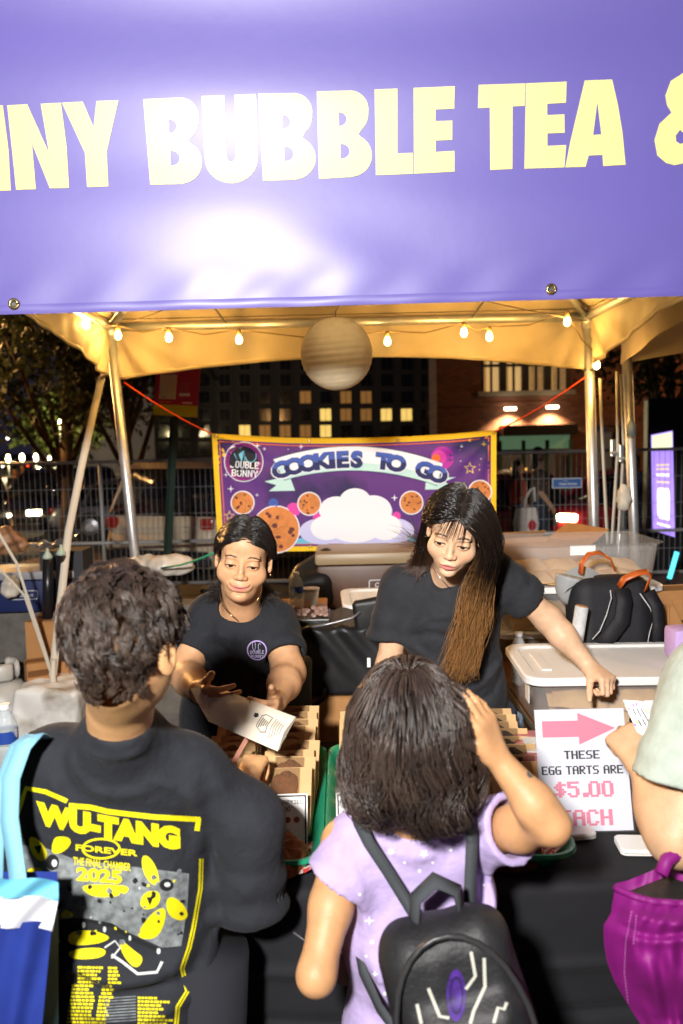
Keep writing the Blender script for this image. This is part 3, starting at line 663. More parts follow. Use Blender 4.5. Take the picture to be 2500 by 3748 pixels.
# ------------------------------------------------------------------ people
def mirrored(fn):
    for sx in (-1, 1): fn(sx)
class Head:
    """head frame: x to the person's left, -y out of the face, z up; origin between the ears at eye level"""
    def __init__(s, c, yaw=0, pitch=0, roll=0, size=1.0):
        s.c = V(c); s.k = size
        s.M = Matrix.Rotation(R(yaw), 3, 'Z') @ Matrix.Rotation(R(roll), 3, 'Y') @ Matrix.Rotation(R(pitch), 3, 'X')
    def __call__(s, x, y, z): return s.c + s.M @ (V((x, y, z)) * s.k)
    def local(s, v): return ((v - np.array(s.c, np.float32)) @ np.array(s.M, np.float32)) / s.k
    def ell(s, S_, c, r, k=0.01, sub=False, rot=None):
        M = s.M if rot is None else s.M @ rot
        S_.ell(s(*c), [q * s.k for q in r], M, k * s.k, sub)
    def build(s, S_, face=True, full=1.0, jaw=1.0, smile=0.0, lid=0.0042, lidz=0.0, part=0.0, ears=True, es=1.0, nose=1.0, cheek=0.0, mw=1.0):
        E = lambda *a, **k: s.ell(S_, *a, **k)
        E((0, 0.012, 0.034), (0.072, 0.090, 0.078)); E((0, -0.040, 0.045), (0.056, 0.042, 0.048), k=0.02)
        E((0, -0.026, -0.030), (0.061 * full, 0.060, 0.076), k=0.02); E((0, -0.040, -0.076), (0.043 * jaw, 0.044, 0.036), k=0.025)
        E((0, -0.076, -0.097), (0.019, 0.016, 0.014), k=0.022)
        if face:
            def side(x):
                E((x * 0.038 * full, -0.052 - cheek * 0.4, -0.036), (0.027 + cheek, 0.026, 0.029), k=0.018)
                E((x * 0.028, -0.0735, 0.0215), (0.022, 0.010, 0.007), k=0.014)
                E((x * 0.032, -0.0970, 0.002), (0.0215, 0.0140, 0.0110), k=0.012, sub=True)
                E((x * 0.0320, -0.0715, 0.000), (0.0175, 0.0150, 0.0145), k=0.007)
                E((x * 0.0320, -0.091, -0.0015 + lidz), (0.0150, 0.0120, lid), k=0.0010, sub=True)
                E((x * 0.0115 * nose, -0.0905, -0.0340), (0.0074 * nose, 0.0095, 0.0070), k=0.006)
            S_.rc(s(0, -0.080, 0.010), s(0, -0.0955, -0.025), 0.0055 * s.k, 0.0078 * s.k, 0.014 * s.k)
            E((0, -0.0970, -0.0300), (0.0108 * nose, 0.0108, 0.0092), k=0.007)
            mirrored(side)
            mirrored(lambda x: E((x * 0.0060 * nose, -0.0965, -0.0400), (0.0034, 0.0050, 0.0024), k=0.001, sub=True))
            E((0, -0.082, -0.064), (0.026 * mw, 0.0145, 0.017), k=0.012)                       # muzzle
            mirrored(lambda x: E((x * 0.0085 * mw, -0.0910, -0.0590), (0.0140 * mw, 0.0078, 0.0055), k=0.004, rot=Matrix.Rotation(R(x * 11 - x * smile * 20), 3, 'Y')))
            E((0, -0.0900, -0.0710), (0.0165 * mw, 0.0088, 0.0070), k=0.005)
            def slit(p):
                q = s.local(p); zz = q[:, 2] + 0.0650 - smile * (q[:, 0] * q[:, 0]) * 9.0
                return (np.sqrt((q[:, 0] / (0.0245 * mw)) ** 2 + ((q[:, 1] + 0.0990) / 0.0115) ** 2 + (zz / (0.0013 + part)) ** 2) - 1) * (0.0013 + part) * s.k
            S_.fn(slit, 0.0015 * s.k, 'sub')
            E((0, -0.089, -0.083), (0.018, 0.006, 0.004), k=0.006, sub=True)
        if ears:
            for x in (-1, 1):
                rt = Matrix.Rotation(R(x * 18), 3, 'Z') @ Matrix.Rotation(R(-10), 3, 'X')
                E((x * 0.0735 * full, 0.012, -0.012), (0.0080 * es, 0.0170 * es, 0.0300 * es), k=0.008, rot=rt); E((x * 0.0730 * full, 0.004, -0.036), (0.006, 0.009, 0.011), k=0.006)
                E((x * 0.0805 * full, 0.008, -0.010), (0.0050, 0.0100, 0.0190), k=0.004, sub=True, rot=rt)
    def paint(s, v, skin, lip, brow=(0.02, 0.012, 0.01), lid=0.0042, lidz=0.0, smile=0.0, scalp=None, hairline=None, blush=0.5, mw=1.0):
        q = s.local(v); x, y, z = np.abs(q[:, 0]), q[:, 1], q[:, 2]; col = np.tile(np.array(skin, np.float32), (len(v), 1))
        front = y < -0.055; sm = lambda a, b, t: np.clip((t - a) / (b - a), 0, 1) ** 2 * (3 - 2 * np.clip((t - a) / (b - a), 0, 1))
        def mix(c, m): col[:] = col * (1 - m[:, None]) + np.array(c, np.float32) * m[:, None]
        sk = np.array(skin)
        mix(sk * np.array([1.04, 0.80, 0.74]), blush * 0.6 * np.exp(-(((x - 0.042) / 0.020) ** 2 + ((z + 0.034) / 0.018) ** 2)) * front)
        mix(sk * np.array([1.0, 0.78, 0.72]), blush * 0.6 * np.exp(-((x / 0.013) ** 2 + ((z + 0.03) / 0.012) ** 2)) * front)
        zc = z - smile * x * x * 9.0
        up = -0.0545 - 0.0022 * np.cos(np.clip(x / 0.008, 0, PI)) * 0.6 - 0.0105 * (x / (0.024 * mw)) ** 2; lo = -0.0775 + 0.0125 * (x / (0.024 * mw)) ** 2
        m = sm(0, 0.0022, np.minimum(up - zc, zc - lo)) * (y < -0.07) * (x < 0.0255 * mw); mix(lip, m)
        mix(np.array(lip) * 0.30, np.exp(-((zc + 0.0650) / 0.0011) ** 2) * (x < 0.0235 * mw) * (y < -0.075) * 0.8)
        # brows (the hairs themselves are separate strands)
        bx = (x - 0.0335) / 0.021; bz = 0.0240 + 0.0035 * (1 - bx * bx) - 0.0018 * bx
        m = np.exp(-((z - bz) / 0.0024) ** 2) * sm(-1.1, -0.8, bx) * (1 - sm(0.75, 1.0, bx)) * front; mix(sk * 0.45, np.clip(m * 0.6, 0, 1))
        # lids: lash line over the opening, crease above
        ex = (x - 0.0320) / 0.0155; et = lid * np.sqrt(np.clip(1 - ex * ex, 0, 1)) - 0.0015 + lidz
        near = (np.abs(ex) < 1.12) * (y < -0.062)
        mix(np.array([0.012, 0.009, 0.008]), np.exp(-((z - et - 0.0006) / 0.0014) ** 2) * near * 0.97)
        mix(sk * 0.55, np.exp(-((z - (-0.0015 + lidz - lid * np.sqrt(np.clip(1 - ex * ex, 0, 1)) - 0.0004)) / 0.0011) ** 2) * near * 0.6)
        mix(sk * np.array([0.74, 0.60, 0.56]), np.exp(-((z - et - 0.0070) / 0.0040) ** 2) * (np.abs(ex) < 1.1) * (y < -0.062) * 0.35)
        mix(sk * 0.16, np.exp(-(((x - 0.0062) / 0.0034) ** 2 + ((z + 0.0415) / 0.0022) ** 2)) * (y < -0.088) * 0.9)
        if scalp is not None and hairline is not None: mix(scalp, sm(-0.004, 0.006, hairline(q)))
        return col
def hand(S_, w, d, n, thumb=1, s=1.0, curl=((20, 25, 15),) * 4, spread=4.0, th=(0.62, 0.62, -0.45), thc=20, k=0.006):
    """w wrist, d finger direction, n back-of-hand normal; thumb=+1: thumb towards d x n"""
    d = V(d).normalized(); n = V(n); n = (n - d * n.dot(d)).normalized(); x = d.cross(n).normalized() * thumb; w = V(w)
    T = lambda a, b, c: w + (x * a + d * b + n * c) * s
    bx = Matrix((x, d, n)).transposed()
    for a0, a1, r0, r1 in ((0.014, 0.026, 0.0165, 0.0125), (0.004, 0.008, 0.017, 0.0125), (-0.006, -0.010, 0.0165, 0.012), (-0.014, -0.026, 0.015, 0.011)):
        S_.rc(T(a0, 0.008, 0), T(a1, 0.080, 0.001), r0 * s, r1 * s, 0.014 * s)
    S_.rc(T(0.020, 0.018, -0.008), T(0.028, 0.050, -0.010), 0.0155 * s, 0.0125 * s, 0.014 * s)
    base = ((0.0275, 0.084), (0.0092, 0.088), (-0.0095, 0.085), (-0.0270, 0.078)); seg = ((0.041, 0.024, 0.020), (0.045, 0.028, 0.021), (0.041, 0.026, 0.020), (0.032, 0.019, 0.018)); rad = (0.0088, 0.0090, 0.0086, 0.0076)
    tips = []
    for i in range(4):
        p = T(base[i][0], base[i][1], 0.001); a = 0.0; sp = R((1.5 - i) * spread)
        for j in range(3):
            a += R(curl[i][j]); dd = (d * math.cos(a) - n * math.sin(a)) * math.cos(sp) + x * math.sin(sp) * math.cos(a)
            q = p + dd * seg[i][j] * s; r0 = rad[i] * (1 - 0.09 * j) * s; S_.rc(p, q, r0, r0 * 0.92, 0.0025 * s if j else 0.006 * s); p = q
        tips.append((p, dd, i))
    t0 = T(0.026, 0.030, -0.008); v = (x * th[0] + d * th[1] + n * th[2]).normalized(); ax = v.cross(n).normalized()
    for j, (l, r) in enumerate(((0.038, 0.0120), (0.030, 0.0104), (0.024, 0.0092))):
        if j: v = (Matrix.Rotation(R(-thc), 3, n) @ v) if thumb > 0 else (Matrix.Rotation(R(thc), 3, n) @ v)
        q = t0 + v * l * s; S_.rc(t0, q, r * s, r * 0.9 * s, 0.006 * s); t0 = q
    tips.append((t0, v, 4))
    return tips
def body_mesh(S_, lo, hi, h, head=None, hh=0.0017, cut=-0.115):
    """one skin surface; a finer net over the head, same field"""
    if head is None: return snet(S_, lo, hi, h)
    def cutv(v): return head.local(v)[:, 2] - cut + 0.35 * head.local(v)[:, 1]
    c = np.array(head.c); r = 0.155 * head.k
    v1, f1 = snet(S_, c - r, c + r, hh); k1 = cutv(v1) > -0.004; f1 = f1[k1[f1].any(1)]
    v2, f2 = snet(S_, lo, hi, h); k2 = cutv(v2) < 0.0; f2 = f2[k2[f2].any(1)]
    v = np.concatenate([v1, v2]); f = np.concatenate([f1, f2 + len(v1)]); u, inv = np.unique(f, return_inverse=True)
    return v[u], inv.reshape(f.shape)
skin_m = mat('skin', (0.5, 0.3, 0.2), 0.44, attr='Col', var=0.10, vscale=38, bump=0.22, bscale=300, sss=0.16, spec=0.42)
def strands(name, pts, rad, m, parent, col=None, label=None, taper=0.35):
    """pts N,T,3 -> three-sided tubes; attribute Col = (random, t, 0)"""
    pts = np.asarray(pts, np.float32); N, T, _ = pts.shape; tg = np.gradient(pts, axis=1); tg /= np.linalg.norm(tg, axis=2, keepdims=True) + 1e-9
    ref = np.array([0.31, -0.9, 0.3], np.float32); x = np.cross(tg, ref); x /= np.linalg.norm(x, axis=2, keepdims=True) + 1e-9; y = np.cross(tg, x)
    t = np.linspace(0, 1, T)[None, :, None]; r = (np.asarray(rad, np.float32).reshape(-1, 1, 1) if np.ndim(rad) else rad) * (1 - (1 - taper) * t ** 2)
    ring = np.stack([pts + r * (x * math.cos(a) + y * math.sin(a)) for a in (0, 2.094, 4.189)], 2)
    idx = np.arange(N * T * 3).reshape(N, T, 3); f = []
    for a in range(3):
        b = (a + 1) % 3; f.append(np.stack([idx[:, :-1, a], idx[:, :-1, b], idx[:, 1:, b], idx[:, 1:, a]], -1).reshape(-1, 4))
    c = np.zeros((N, T, 3, 3), np.float32); c[..., 0] = rng.random((N, 1, 1)) if col is None else np.asarray(col).reshape(N, 1, 1); c[..., 1] = np.linspace(0, 1, T)[None, :, None]
    return npmesh(name, ring.reshape(-1, 3), np.concatenate(f), m, parent, True, c.reshape(-1, 3), label=label)
def hair_mat(name, dark, light, tip=None, rough=0.30, tp=0.45, spec=0.95):
    m = bpy.data.materials.new(name); m.use_nodes = True; n = m.node_tree.nodes; L = m.node_tree.links; b = n['Principled BSDF']; b.inputs['Roughness'].default_value = rough; b.inputs['Specular IOR Level'].default_value = spec
    a = n.new('ShaderNodeAttribute'); a.attribute_name = 'Col'; sp = n.new('ShaderNodeSeparateColor'); L.new(a.outputs['Color'], sp.inputs[0])
    mx = n.new('ShaderNodeMix'); mx.data_type = 'RGBA'; mx.inputs[6].default_value = (*dark, 1); mx.inputs[7].default_value = (*light, 1); L.new(sp.outputs[0], mx.inputs[0]); out = mx.outputs[2]
    if tip:
        mr = n.new('ShaderNodeMapRange'); mr.inputs[1].default_value = tp; mr.inputs[2].default_value = tp + 0.28; L.new(sp.outputs[1], mr.inputs[0])
        mm = n.new('ShaderNodeMath'); mm.operation = 'MULTIPLY'; L.new(mr.outputs[0], mm.inputs[0]); ad = n.new('ShaderNodeMapRange'); ad.inputs[3].default_value = 0.35; ad.inputs[4].default_value = 1.0; L.new(sp.outputs[0], ad.inputs[0]); L.new(ad.outputs[0], mm.inputs[1])
        m2 = n.new('ShaderNodeMix'); m2.data_type = 'RGBA'; L.new(mm.outputs[0], m2.inputs[0]); L.new(out, m2.inputs[6]); m2.inputs[7].default_value = (*tip, 1); out = m2.outputs[2]
    L.new(out, b.inputs['Base Color']); return m
def grow(roots, steps, step, field, col, clear, lift=0.0):
    """walk strands along field(p, i), kept outside the collider"""
    p = roots.copy().astype(np.float32); out = [p.copy()]; e = 0.003
    for i in range(steps):
        d = field(p, i); d /= np.linalg.norm(d, axis=1, keepdims=True) + 1e-9; q = p + d * (step if np.ndim(step) == 0 else step[:, None])
        cl = clear(i) if callable(clear) else clear
        for _ in range(2):
            s = col(q); bad = s < cl
            if bad.any():
                b = q[bad]; g = np.stack([col(b + np.eye(3, dtype=np.float32)[a] * e) - col(b - np.eye(3, dtype=np.float32)[a] * e) for a in range(3)], 1); g /= np.linalg.norm(g, axis=1, keepdims=True) + 1e-9
                q[bad] += g * ((cl if np.ndim(cl) == 0 else cl[bad]) - s[bad])[:, None]
        p = q; out.append(p.copy())
    return np.stack(out, 1)
def scalp_points(head, S_, n, region, seed=0, r=0.13):
    g = np.random.default_rng(seed); pts = []; c = np.array(head.c, np.float32) + np.array(head.M @ V((0, 0.012, 0.03))) * head.k
    tot = 0
    while tot < n:
        d = g.normal(size=(n * 3, 3)); d /= np.linalg.norm(d, axis=1, keepdims=True); lo = np.zeros(len(d)); hi = np.full(len(d), r)
        for _ in range(14):
            mid = (lo + hi) / 2; s = S_((c + d * mid[:, None]).astype(np.float32)); lo = np.where(s < 0, mid, lo); hi = np.where(s < 0, hi, mid)
        p = (c + d * lo[:, None]).astype(np.float32); p = p[region(head.local(p))]; pts.append(p); tot += len(p)
    return np.concatenate(pts)[:n]
def wrinkles(piv, amp, freq, R0, axis):
    """folds that fan out of a pivot (armpit, waist, tied corner)"""
    piv = _n3(piv); a = V(axis).normalized(); x, y, _ = frame(a); x, y = _n3(x), _n3(y)
    def f(p):
        q = p - piv; r = np.sqrt((q * q).sum(1)); an = np.arctan2(q @ y, q @ x); return (amp * np.sin(an * freq + 3 * r / R0) * np.exp(-r / R0) * np.clip(r / (0.25 * R0), 0, 1)).astype(np.float32)
    return f
def folds(lst, D, side=-1, yc=None):
    """cloth ridges (+) and valleys (-) along polylines given in photograph pixels at depth D; side=-1: on the near face only"""
    segs = []
    for pts, amp, wd in lst:
        w3 = [P(x, y, D) for x, y in pts]
        for i in range(len(w3) - 1): segs.append((w3[i].x, w3[i].z, w3[i + 1].x, w3[i + 1].z, amp, wd, 0.6 if 0 < i < len(w3) - 2 else 1.0))
    def f(p):
        o = np.zeros(len(p), np.float32); x, z = p[:, 0], p[:, 2]
        for ax, az, bx, bz, am, wd, _ in segs:
            dx, dz = bx - ax, bz - az; h = np.clip(((x - ax) * dx + (z - az) * dz) / (dx * dx + dz * dz + 1e-9), 0, 1); r2 = (x - ax - h * dx) ** 2 + (z - az - h * dz) ** 2
            o -= 1.6 * am * np.exp(-r2 / (wd * wd)) * (1 - 0.7 * np.abs(2 * h - 1) ** 3)
        return o if yc is None else o * (p[:, 1] < yc)
    return f
def tube_cut(a, b, r0, r1):
    """inside of an open sleeve"""
    a, b = _n3(a), _n3(b); ba = b - a; l2 = float(ba @ ba)
    def f(p):
        pa = p - a; h = pa @ ba / l2; q = pa - h[:, None] * ba; rr = r0 + (r1 - r0) * np.clip(h, 0, 2)
        return np.maximum(np.sqrt((q * q).sum(1)) - rr, -h * math.sqrt(l2))
    return f
def plane_cut(pt, nrm):
    pt, nrm = _n3(pt), _n3(V(nrm).normalized()); return lambda p: ((p - pt) @ nrm).astype(np.float32)
def lim_cut(pt, nrm, c, r):
    """cut only near a limb end"""
    pl = plane_cut(pt, nrm); c = _n3(c)
    return lambda p: np.where(((p - c) ** 2).sum(1) < r * r, pl(p), -1.0).astype(np.float32)
def sleeve(t, pts, rs, k=0.05, thick=0.006, hollow=0.10, tilt=None, amp=0.003, seed=0):
    """open tube of cloth round an arm: pts joints, rs radii; the far end is cut square and hollow"""
    q = SDF(); q.chain(pts, rs, 0.03); e = V(pts[-1]); d = (e - V(pts[-2])).normalized(); cutn = V(tilt) if tilt is not None else d
    pl = plane_cut(e, cutn); L = hollow; ins = tube_cut(e - d * L, e + d * 0.12, rs[-1] - thick - 0.010, rs[-1] - thick + 0.002)
    dd = _n3(d); e_ = _n3(e)
    def f(p):
        al = (p - e_) @ dd
        o = q(p) + amp * np.sin(al * 85 + 3 * vnoise(p, 11, seed)) * np.clip(1 + al * 6, 0, 1) + amp * vnoise(p, 22, seed + 1)
        return np.maximum(o, np.where(al > -0.3, pl(p), -1)).astype(np.float32)
    t.fn(f, k, 'union'); t.fn(ins, 0.004, 'sub')
def knit(name, col, rough=0.85): return mat(name, col, rough, var=0.10, vscale=28, bump=0.9, bscale=13, bdist=0.014, weave=0.5, sheen=0.04, spec=0.22)
eye_w = mat('eye_white', (0.50, 0.46, 0.43), 0.3); eye_i = mat('iris_dark', (0.025, 0.013, 0.008), 0.06)
def eyes(head, parent, gaze=(0, 0), z=0.0):
    for x in (-1, 1):
        c = head(x * 0.0320, -0.0725, 0.000); r = 0.0126 * head.k
        g = head.M @ (Matrix.Rotation(R(gaze[0]), 3, 'Z') @ Matrix.Rotation(R(gaze[1]), 3, 'X') @ V((0, -1, 0))); T = Matrix([*frame(g)]).transposed()
        e = MB().lathe([(r * math.sin(a), r * math.cos(a)) for a in [PI * i / 16 for i in range(17)]], c, 20, True, T).build('eye', eye_w, parent, smooth=True)
        MB().lathe([(r * 1.025 * math.sin(a), r * 1.03 * math.cos(a)) for a in [R(33) * i / 5 for i in range(6)]][::-1], c, 18, True, T).build('iris', eye_i, e, smooth=True)

def brows(head, S_, parent, m, n=110, lift=0.0, thick=1.0, seed=1, rad=0.00036):
    g = np.random.default_rng(seed); st = []
    for sx in (-1, 1):
        t = g.uniform(-1, 0.85, n); x = 0.0320 + 0.0170 * t; z = 0.0240 + 0.0035 * (1 - t * t) - 0.0018 * t + lift + g.normal(0, 0.0011 * thick, n) * (1.15 - 0.5 * t)
        L = 0.005; pts = []
        for i in range(4):
            xx = (x + L * i / 3 * 0.9) * sx; zz = z + L * i / 3 * (0.32 * (0.4 - t)); yy = np.full(n, -0.12)
            lo = np.full(n, -0.11); hi = np.full(n, -0.03)
            for _ in range(12):
                mid = (lo + hi) / 2; w_ = np.stack([xx, mid, zz], 1) @ np.array(head.M.transposed()) * head.k + np.array(head.c); s = S_(w_.astype(np.float32)); lo = np.where(s > 0, mid, lo); hi = np.where(s > 0, hi, mid)
            pts.append(np.stack([xx, hi - 0.0006 - 0.0003 * i, zz], 1) @ np.array(head.M.transposed()) * head.k + np.array(head.c))
        st.append(np.stack(pts, 1))
    return strands('eyebrow', np.concatenate(st), rad, m, parent)

def lashes(head, S_, parent, lid, lidz):
    m = mat('eyelash', (0.008, 0.006, 0.006), 0.6, spec=0.1); st = []; R_ = np.array(head.M.transposed())
    for sx in (-1, 1):
        ex = np.linspace(-1.04, 1.08, 11); xx = (0.032 + 0.0150 * ex) * sx; zz = -0.0015 + lidz + lid * np.sqrt(np.clip(1 - ex * ex, 0, 1)) + 0.0004; lo = np.full(11, -0.11); hi = np.full(11, -0.05)
        for _ in range(12):
            mid = (lo + hi) / 2; s = S_((np.stack([xx, mid, zz + 0.0012], 1) @ R_ * head.k + np.array(head.c)).astype(np.float32)); lo = np.where(s > 0, mid, lo); hi = np.where(s > 0, hi, mid)
        st.append(np.stack([xx, hi - 0.0009, zz], 1) @ R_ * head.k + np.array(head.c))
    return strands('eyelash', np.stack(st), 0.0009, m, parent, taper=0.8)
# ---- vendor with her hair tied back, handing over a paper bag
blacktee = knit('black_cotton', rgb(40, 42, 47)); blacktee2 = knit('washed_black_cotton', rgb(48, 49, 53))
def vendor_left():
    hd = Head(P(894, 2035, 2.22), yaw=3, pitch=12, roll=8, size=0.95)
    per = thing('person', 'vendor in black logo t-shirt with tied back black hair, handing over a paper bag', 'person', (hd.c.x, 2.5, 0))
    b = SDF(); kw = dict(lid=0.0046, lidz=-0.0022, smile=1.35, mw=1.30)
    hd.build(b, full=1.08, jaw=1.04, es=0.86, cheek=0.004, nose=1.12, **kw)
    hd.ell(b, (0, -0.030, -0.103), (0.038, 0.038, 0.024), k=0.03)
    nb_ = P(880, 2290, 2.36); shl, shr = P(768, 2258, 2.38), P(1012, 2280, 2.38)
    b.chain([hd(0, 0.025, -0.06), hd(0, 0.03, -0.11), nb_], [0.052, 0.052, 0.060], 0.025)
    b.rc(shl, shr, 0.050, 0.050, 0.05); b.rc(P(880, 2330, 2.41), P(880, 2500, 2.46), 0.085, 0.10, 0.05)
    el, wl = P(676, 2462, 2.30), P(728, 2530, 2.07); er, wr = P(1056, 2462, 2.26), P(1012, 2568, 2.05)
    b.chain([shl, el], [0.052, 0.046], 0.03).chain([el, el.lerp(wl, 0.4), wl], [0.045, 0.043, 0.029], 0.03)
    b.chain([shr, er], [0.052, 0.046], 0.03).chain([er, er.lerp(wr, 0.4), wr], [0.045, 0.043, 0.028], 0.03)
    tl = hand(b, wl, P(800, 2590, 1.93) - wl, V((-0.85, -0.4, -0.2)), thumb=-1, s=0.98, curl=((30, 30, 15), (32, 34, 16), (34, 36, 18), (36, 36, 18)), spread=2, th=(0.45, 0.85, -0.12), thc=3)
    tr = hand(b, wr, P(985, 2625, 1.93) - wr, V((0.85, -0.3, -0.3)), thumb=1, s=0.95, curl=((34, 40, 20), (36, 42, 20), (38, 44, 20), (40, 44, 20)), spread=2, th=(0.45, 0.85, -0.12), thc=3)
    hl = lambda q: (q[:, 2] - 0.062 + 1.35 * np.abs(q[:, 0]) ** 1.0 * 0.55) * 0.6 + np.maximum(q[:, 1] + 0.035, -0.03) * 0.62 + np.where(q[:, 2] < -0.03, -0.4, 0)
    v, f = body_mesh(b, (-0.55, 1.75, 0.75), (0.12, 2.68, 1.66), 0.0038, hd)
    col = hd.paint(v, (0.66, 0.365, 0.195), (0.52, 0.19, 0.14), scalp=(0.016, 0.012, 0.010), hairline=lambda q: np.where(q[:, 2] > -0.045, q[:, 2] - (0.080 - 0.40 * np.abs(q[:, 0]) - 0.7 * np.maximum(q[:, 1] + 0.045, 0)), -1), **kw)
    npmesh('body', v, f, skin_m, per, col=col); eyes(hd, per, gaze=(6, 14))
    # t-shirt
    t = SDF(); waist = P(872, 2640, 2.52); chest = P(880, 2400, 2.40)
    t.ell(chest, (0.165, 0.118, 0.19), k=0.05).ell(P(880, 2560, 2.47), (0.18, 0.135, 0.21), k=0.08).ell(P(872, 2720, 2.52), (0.20, 0.15, 0.2), k=0.08)
    t.rc(shl + V((0.02, 0, -0.01)), shr + V((-0.02, 0, -0.01)), 0.062, 0.062, 0.05).rc(nb_ + V((0, 0.01, -0.015)), chest, 0.085, 0.10, 0.05).rc(P(882, 2190, 2.37), nb_, 0.072, 0.10, 0.04)
    sl_, sr_ = shl.lerp(el, 0.62), shr.lerp(er, 0.68)
    t.fn(folds([([(720, 2330), (800, 2300), (870, 2330)], 0.006, 0.012), ([(735, 2370), (810, 2345), (850, 2380)], -0.005, 0.012), ([(742, 2400), (770, 2480), (780, 2600)], 0.007, 0.013), ([(1010, 2350), (960, 2330)], 0.005, 0.012), ([(1005, 2400), (985, 2480), (990, 2600)], 0.006, 0.014), ([(855, 2290), (850, 2390), (870, 2440)], 0.005, 0.014), ([(800, 2270), (815, 2330), (850, 2370)], 0.004, 0.011), ([(830, 2450), (850, 2560), (840, 2660)], 0.006, 0.016), ([(930, 2460), (915, 2580)], -0.006, 0.016)], 2.3, yc=2.42), mode='add')
    t.fn(lambda p: 0.0035 * np.sin(p[:, 0] * 55 + 2.2 * np.sin(p[:, 2] * 9)) * np.clip((1.30 - p[:, 2]) * 4, 0, 1) + 0.004 * vnoise(p, 16, 3), mode='add')
    sleeve(t, [shl, sl_], [0.064, 0.066], seed=1); sleeve(t, [shr, sr_], [0.064, 0.068], seed=2)
    nk = SDF(); nk.rc(hd(0, 0.02, -0.06), nb_ + V((0, -0.02, 0.04)), 0.066, 0.062, 0.02).chain([P(872, 2170, 2.25), P(862, 2215, 2.24), P(856, 2252, 2.24)], [0.062, 0.042, 0.016], 0.02)
    t.fn(nk, 0.006, 'sub')
    v, f = snet(t, (-0.6, 2.05, 0.6), (0.16, 2.78, 1.5), 0.005)
    tee = npmesh('t_shirt', v, f, blacktee, per)
    # printed emblem on the chest
    cs = caster(tee, P(943, 2380, 2.28), (1, 0, 0), (0, 0, 1), (0, -1, 0.25), 0.0012, 0.8); neon = mat('lilac_print', rgb(206, 196, 235), 0.7); neon2 = mat('purple_print', rgb(150, 120, 190), 0.7); k_ = 0.00077
    r0 = 39 * k_
    decal('print', poly2d([[circ(0, 0, r0), circ(0, 0, r0 - 0.0042)]]), cs, neon2, tee, 0.008); decal('print', poly2d([[circ(0, 0, r0 - 0.0015), circ(0, 0, r0 - 0.0029)]]), (lambda u, v: (lambda q: None if q is None else q + V((0, -0.0005, 0)))(cs(u, v))), neon, tee, 0.008)
    decal('print', join2d(pix2d('DOUBLE', 0, -0.010, 0.0095, 0.82, 0.05), pix2d('BUNNY', 0, -0.0225, 0.0095, 0.88, 0.05)), cs, neon, tee, 0.01)
    for lp in (arc(-0.0085, 0.014, 0.0042, 0.014, 0, 360, 16), arc(0.0085, 0.010, 0.0046, 0.010, 40, 300, 12)): decal('print', poly2d([stroke(lp, 0.0011)]), cs, neon, tee, 0.006)
    # chain
    ch = SDF(); gold = mat('gold_chain', (0.85, 0.62, 0.30), 0.25, 1.0); links = []
    cpts = [P(803, 2170, 2.27), P(808, 2196, 2.235), P(822, 2226, 2.215), P(842, 2248, 2.205), P(858, 2262, 2.20)]
    cpts2 = [P(955, 2160, 2.25), P(950, 2182, 2.235), P(938, 2205, 2.225)]
    nkl = thing('necklace', 'thin gold chain round the neck of the vendor handing over the bag', 'necklace', tuple(cpts[2]))
    MB().tube(cpts, 0.0017, 6).build('chain', gold, nkl, smooth=True); MB().tube(cpts2, 0.0017, 6).build('chain', gold, nkl, smooth=True)
    eb = MB().lathe([(0.001, -0.004), (0.004, 0), (0.001, 0.004)], hd(0.083, -0.008, -0.048), 10).build('earring', gold, per, smooth=True)
    # hair: centre part, combed back behind the ears into a low tail
    hm = hair_mat('black_hair', (0.006, 0.005, 0.005), (0.022, 0.016, 0.014), rough=0.34, spec=0.55)
    col_ = SDF(); hd.build(col_, face=False, ears=False, full=1.10, jaw=1.2); Mh = np.array(hd.M, np.float32); c0 = np.array(hd.c, np.float32)
    Lc = lambda x, y, z: np.array(hd(x, y, z), np.float32)
    def region(q): return ((q[:, 2] > 0.074 - 0.40 * np.abs(q[:, 0]) - 0.7 * np.maximum(q[:, 1] + 0.045, 0)) & (q[:, 2] > -0.05) & (q[:, 1] > -0.078))
    roots = scalp_points(hd, col_, 2600, region, 3); q = hd.local(roots); sgn_ = np.where(q[:, 0] > 0.006, 1.0, -1.0).astype(np.float32)
    ctrl = np.where(sgn_[:, None] > 0, Lc(0.078, 0.026, -0.018), Lc(-0.078, 0.026, -0.018)); nape = Lc(0, 0.088, -0.060); low = Lc(-0.03, 0.085, -0.17)
    jit = rng.normal(0, 0.006, roots.shape).astype(np.float32)
    def field(p, i):
        t_ = i / 16; a = ctrl + jit - p; b_ = nape + jit - p; d = np.where((np.linalg.norm(a, axis=1) < 0.035)[:, None] | (hd.local(p)[:, 1] > 0.025)[:, None], b_, a)
        nn = np.stack([q for q in d]); s = sgn_[:, None] * Mh[:, 0][None]; up = Mh[:, 2][None] * 0.004
        return d / (np.linalg.norm(d, axis=1, keepdims=True) + 1e-6) + (0.55 * s if i < 3 else 0)
    S1 = grow(roots, 17, 0.0125, field, col_, 0.0045 + rng.random(len(roots)).astype(np.float32) * 0.006)
    lashes(hd, b, per, kw['lid'], kw['lidz']); brows(hd, b, per, hm, n=80, rad=0.0003); hr = strands('hair', S1, 0.0011, hm, per)
    # loose tail over the shoulder, flyaways
    n2 = 220; rt = (nape + rng.normal(0, 0.012, (n2, 3))).astype(np.float32); sh = SDF(); hd.build(sh, face=False, ears=False, full=1.10, jaw=1.2); sh.ell(chest, (0.2, 0.14, 0.21), k=0.05).rc(shl, shr, 0.085, 0.085, 0.06)
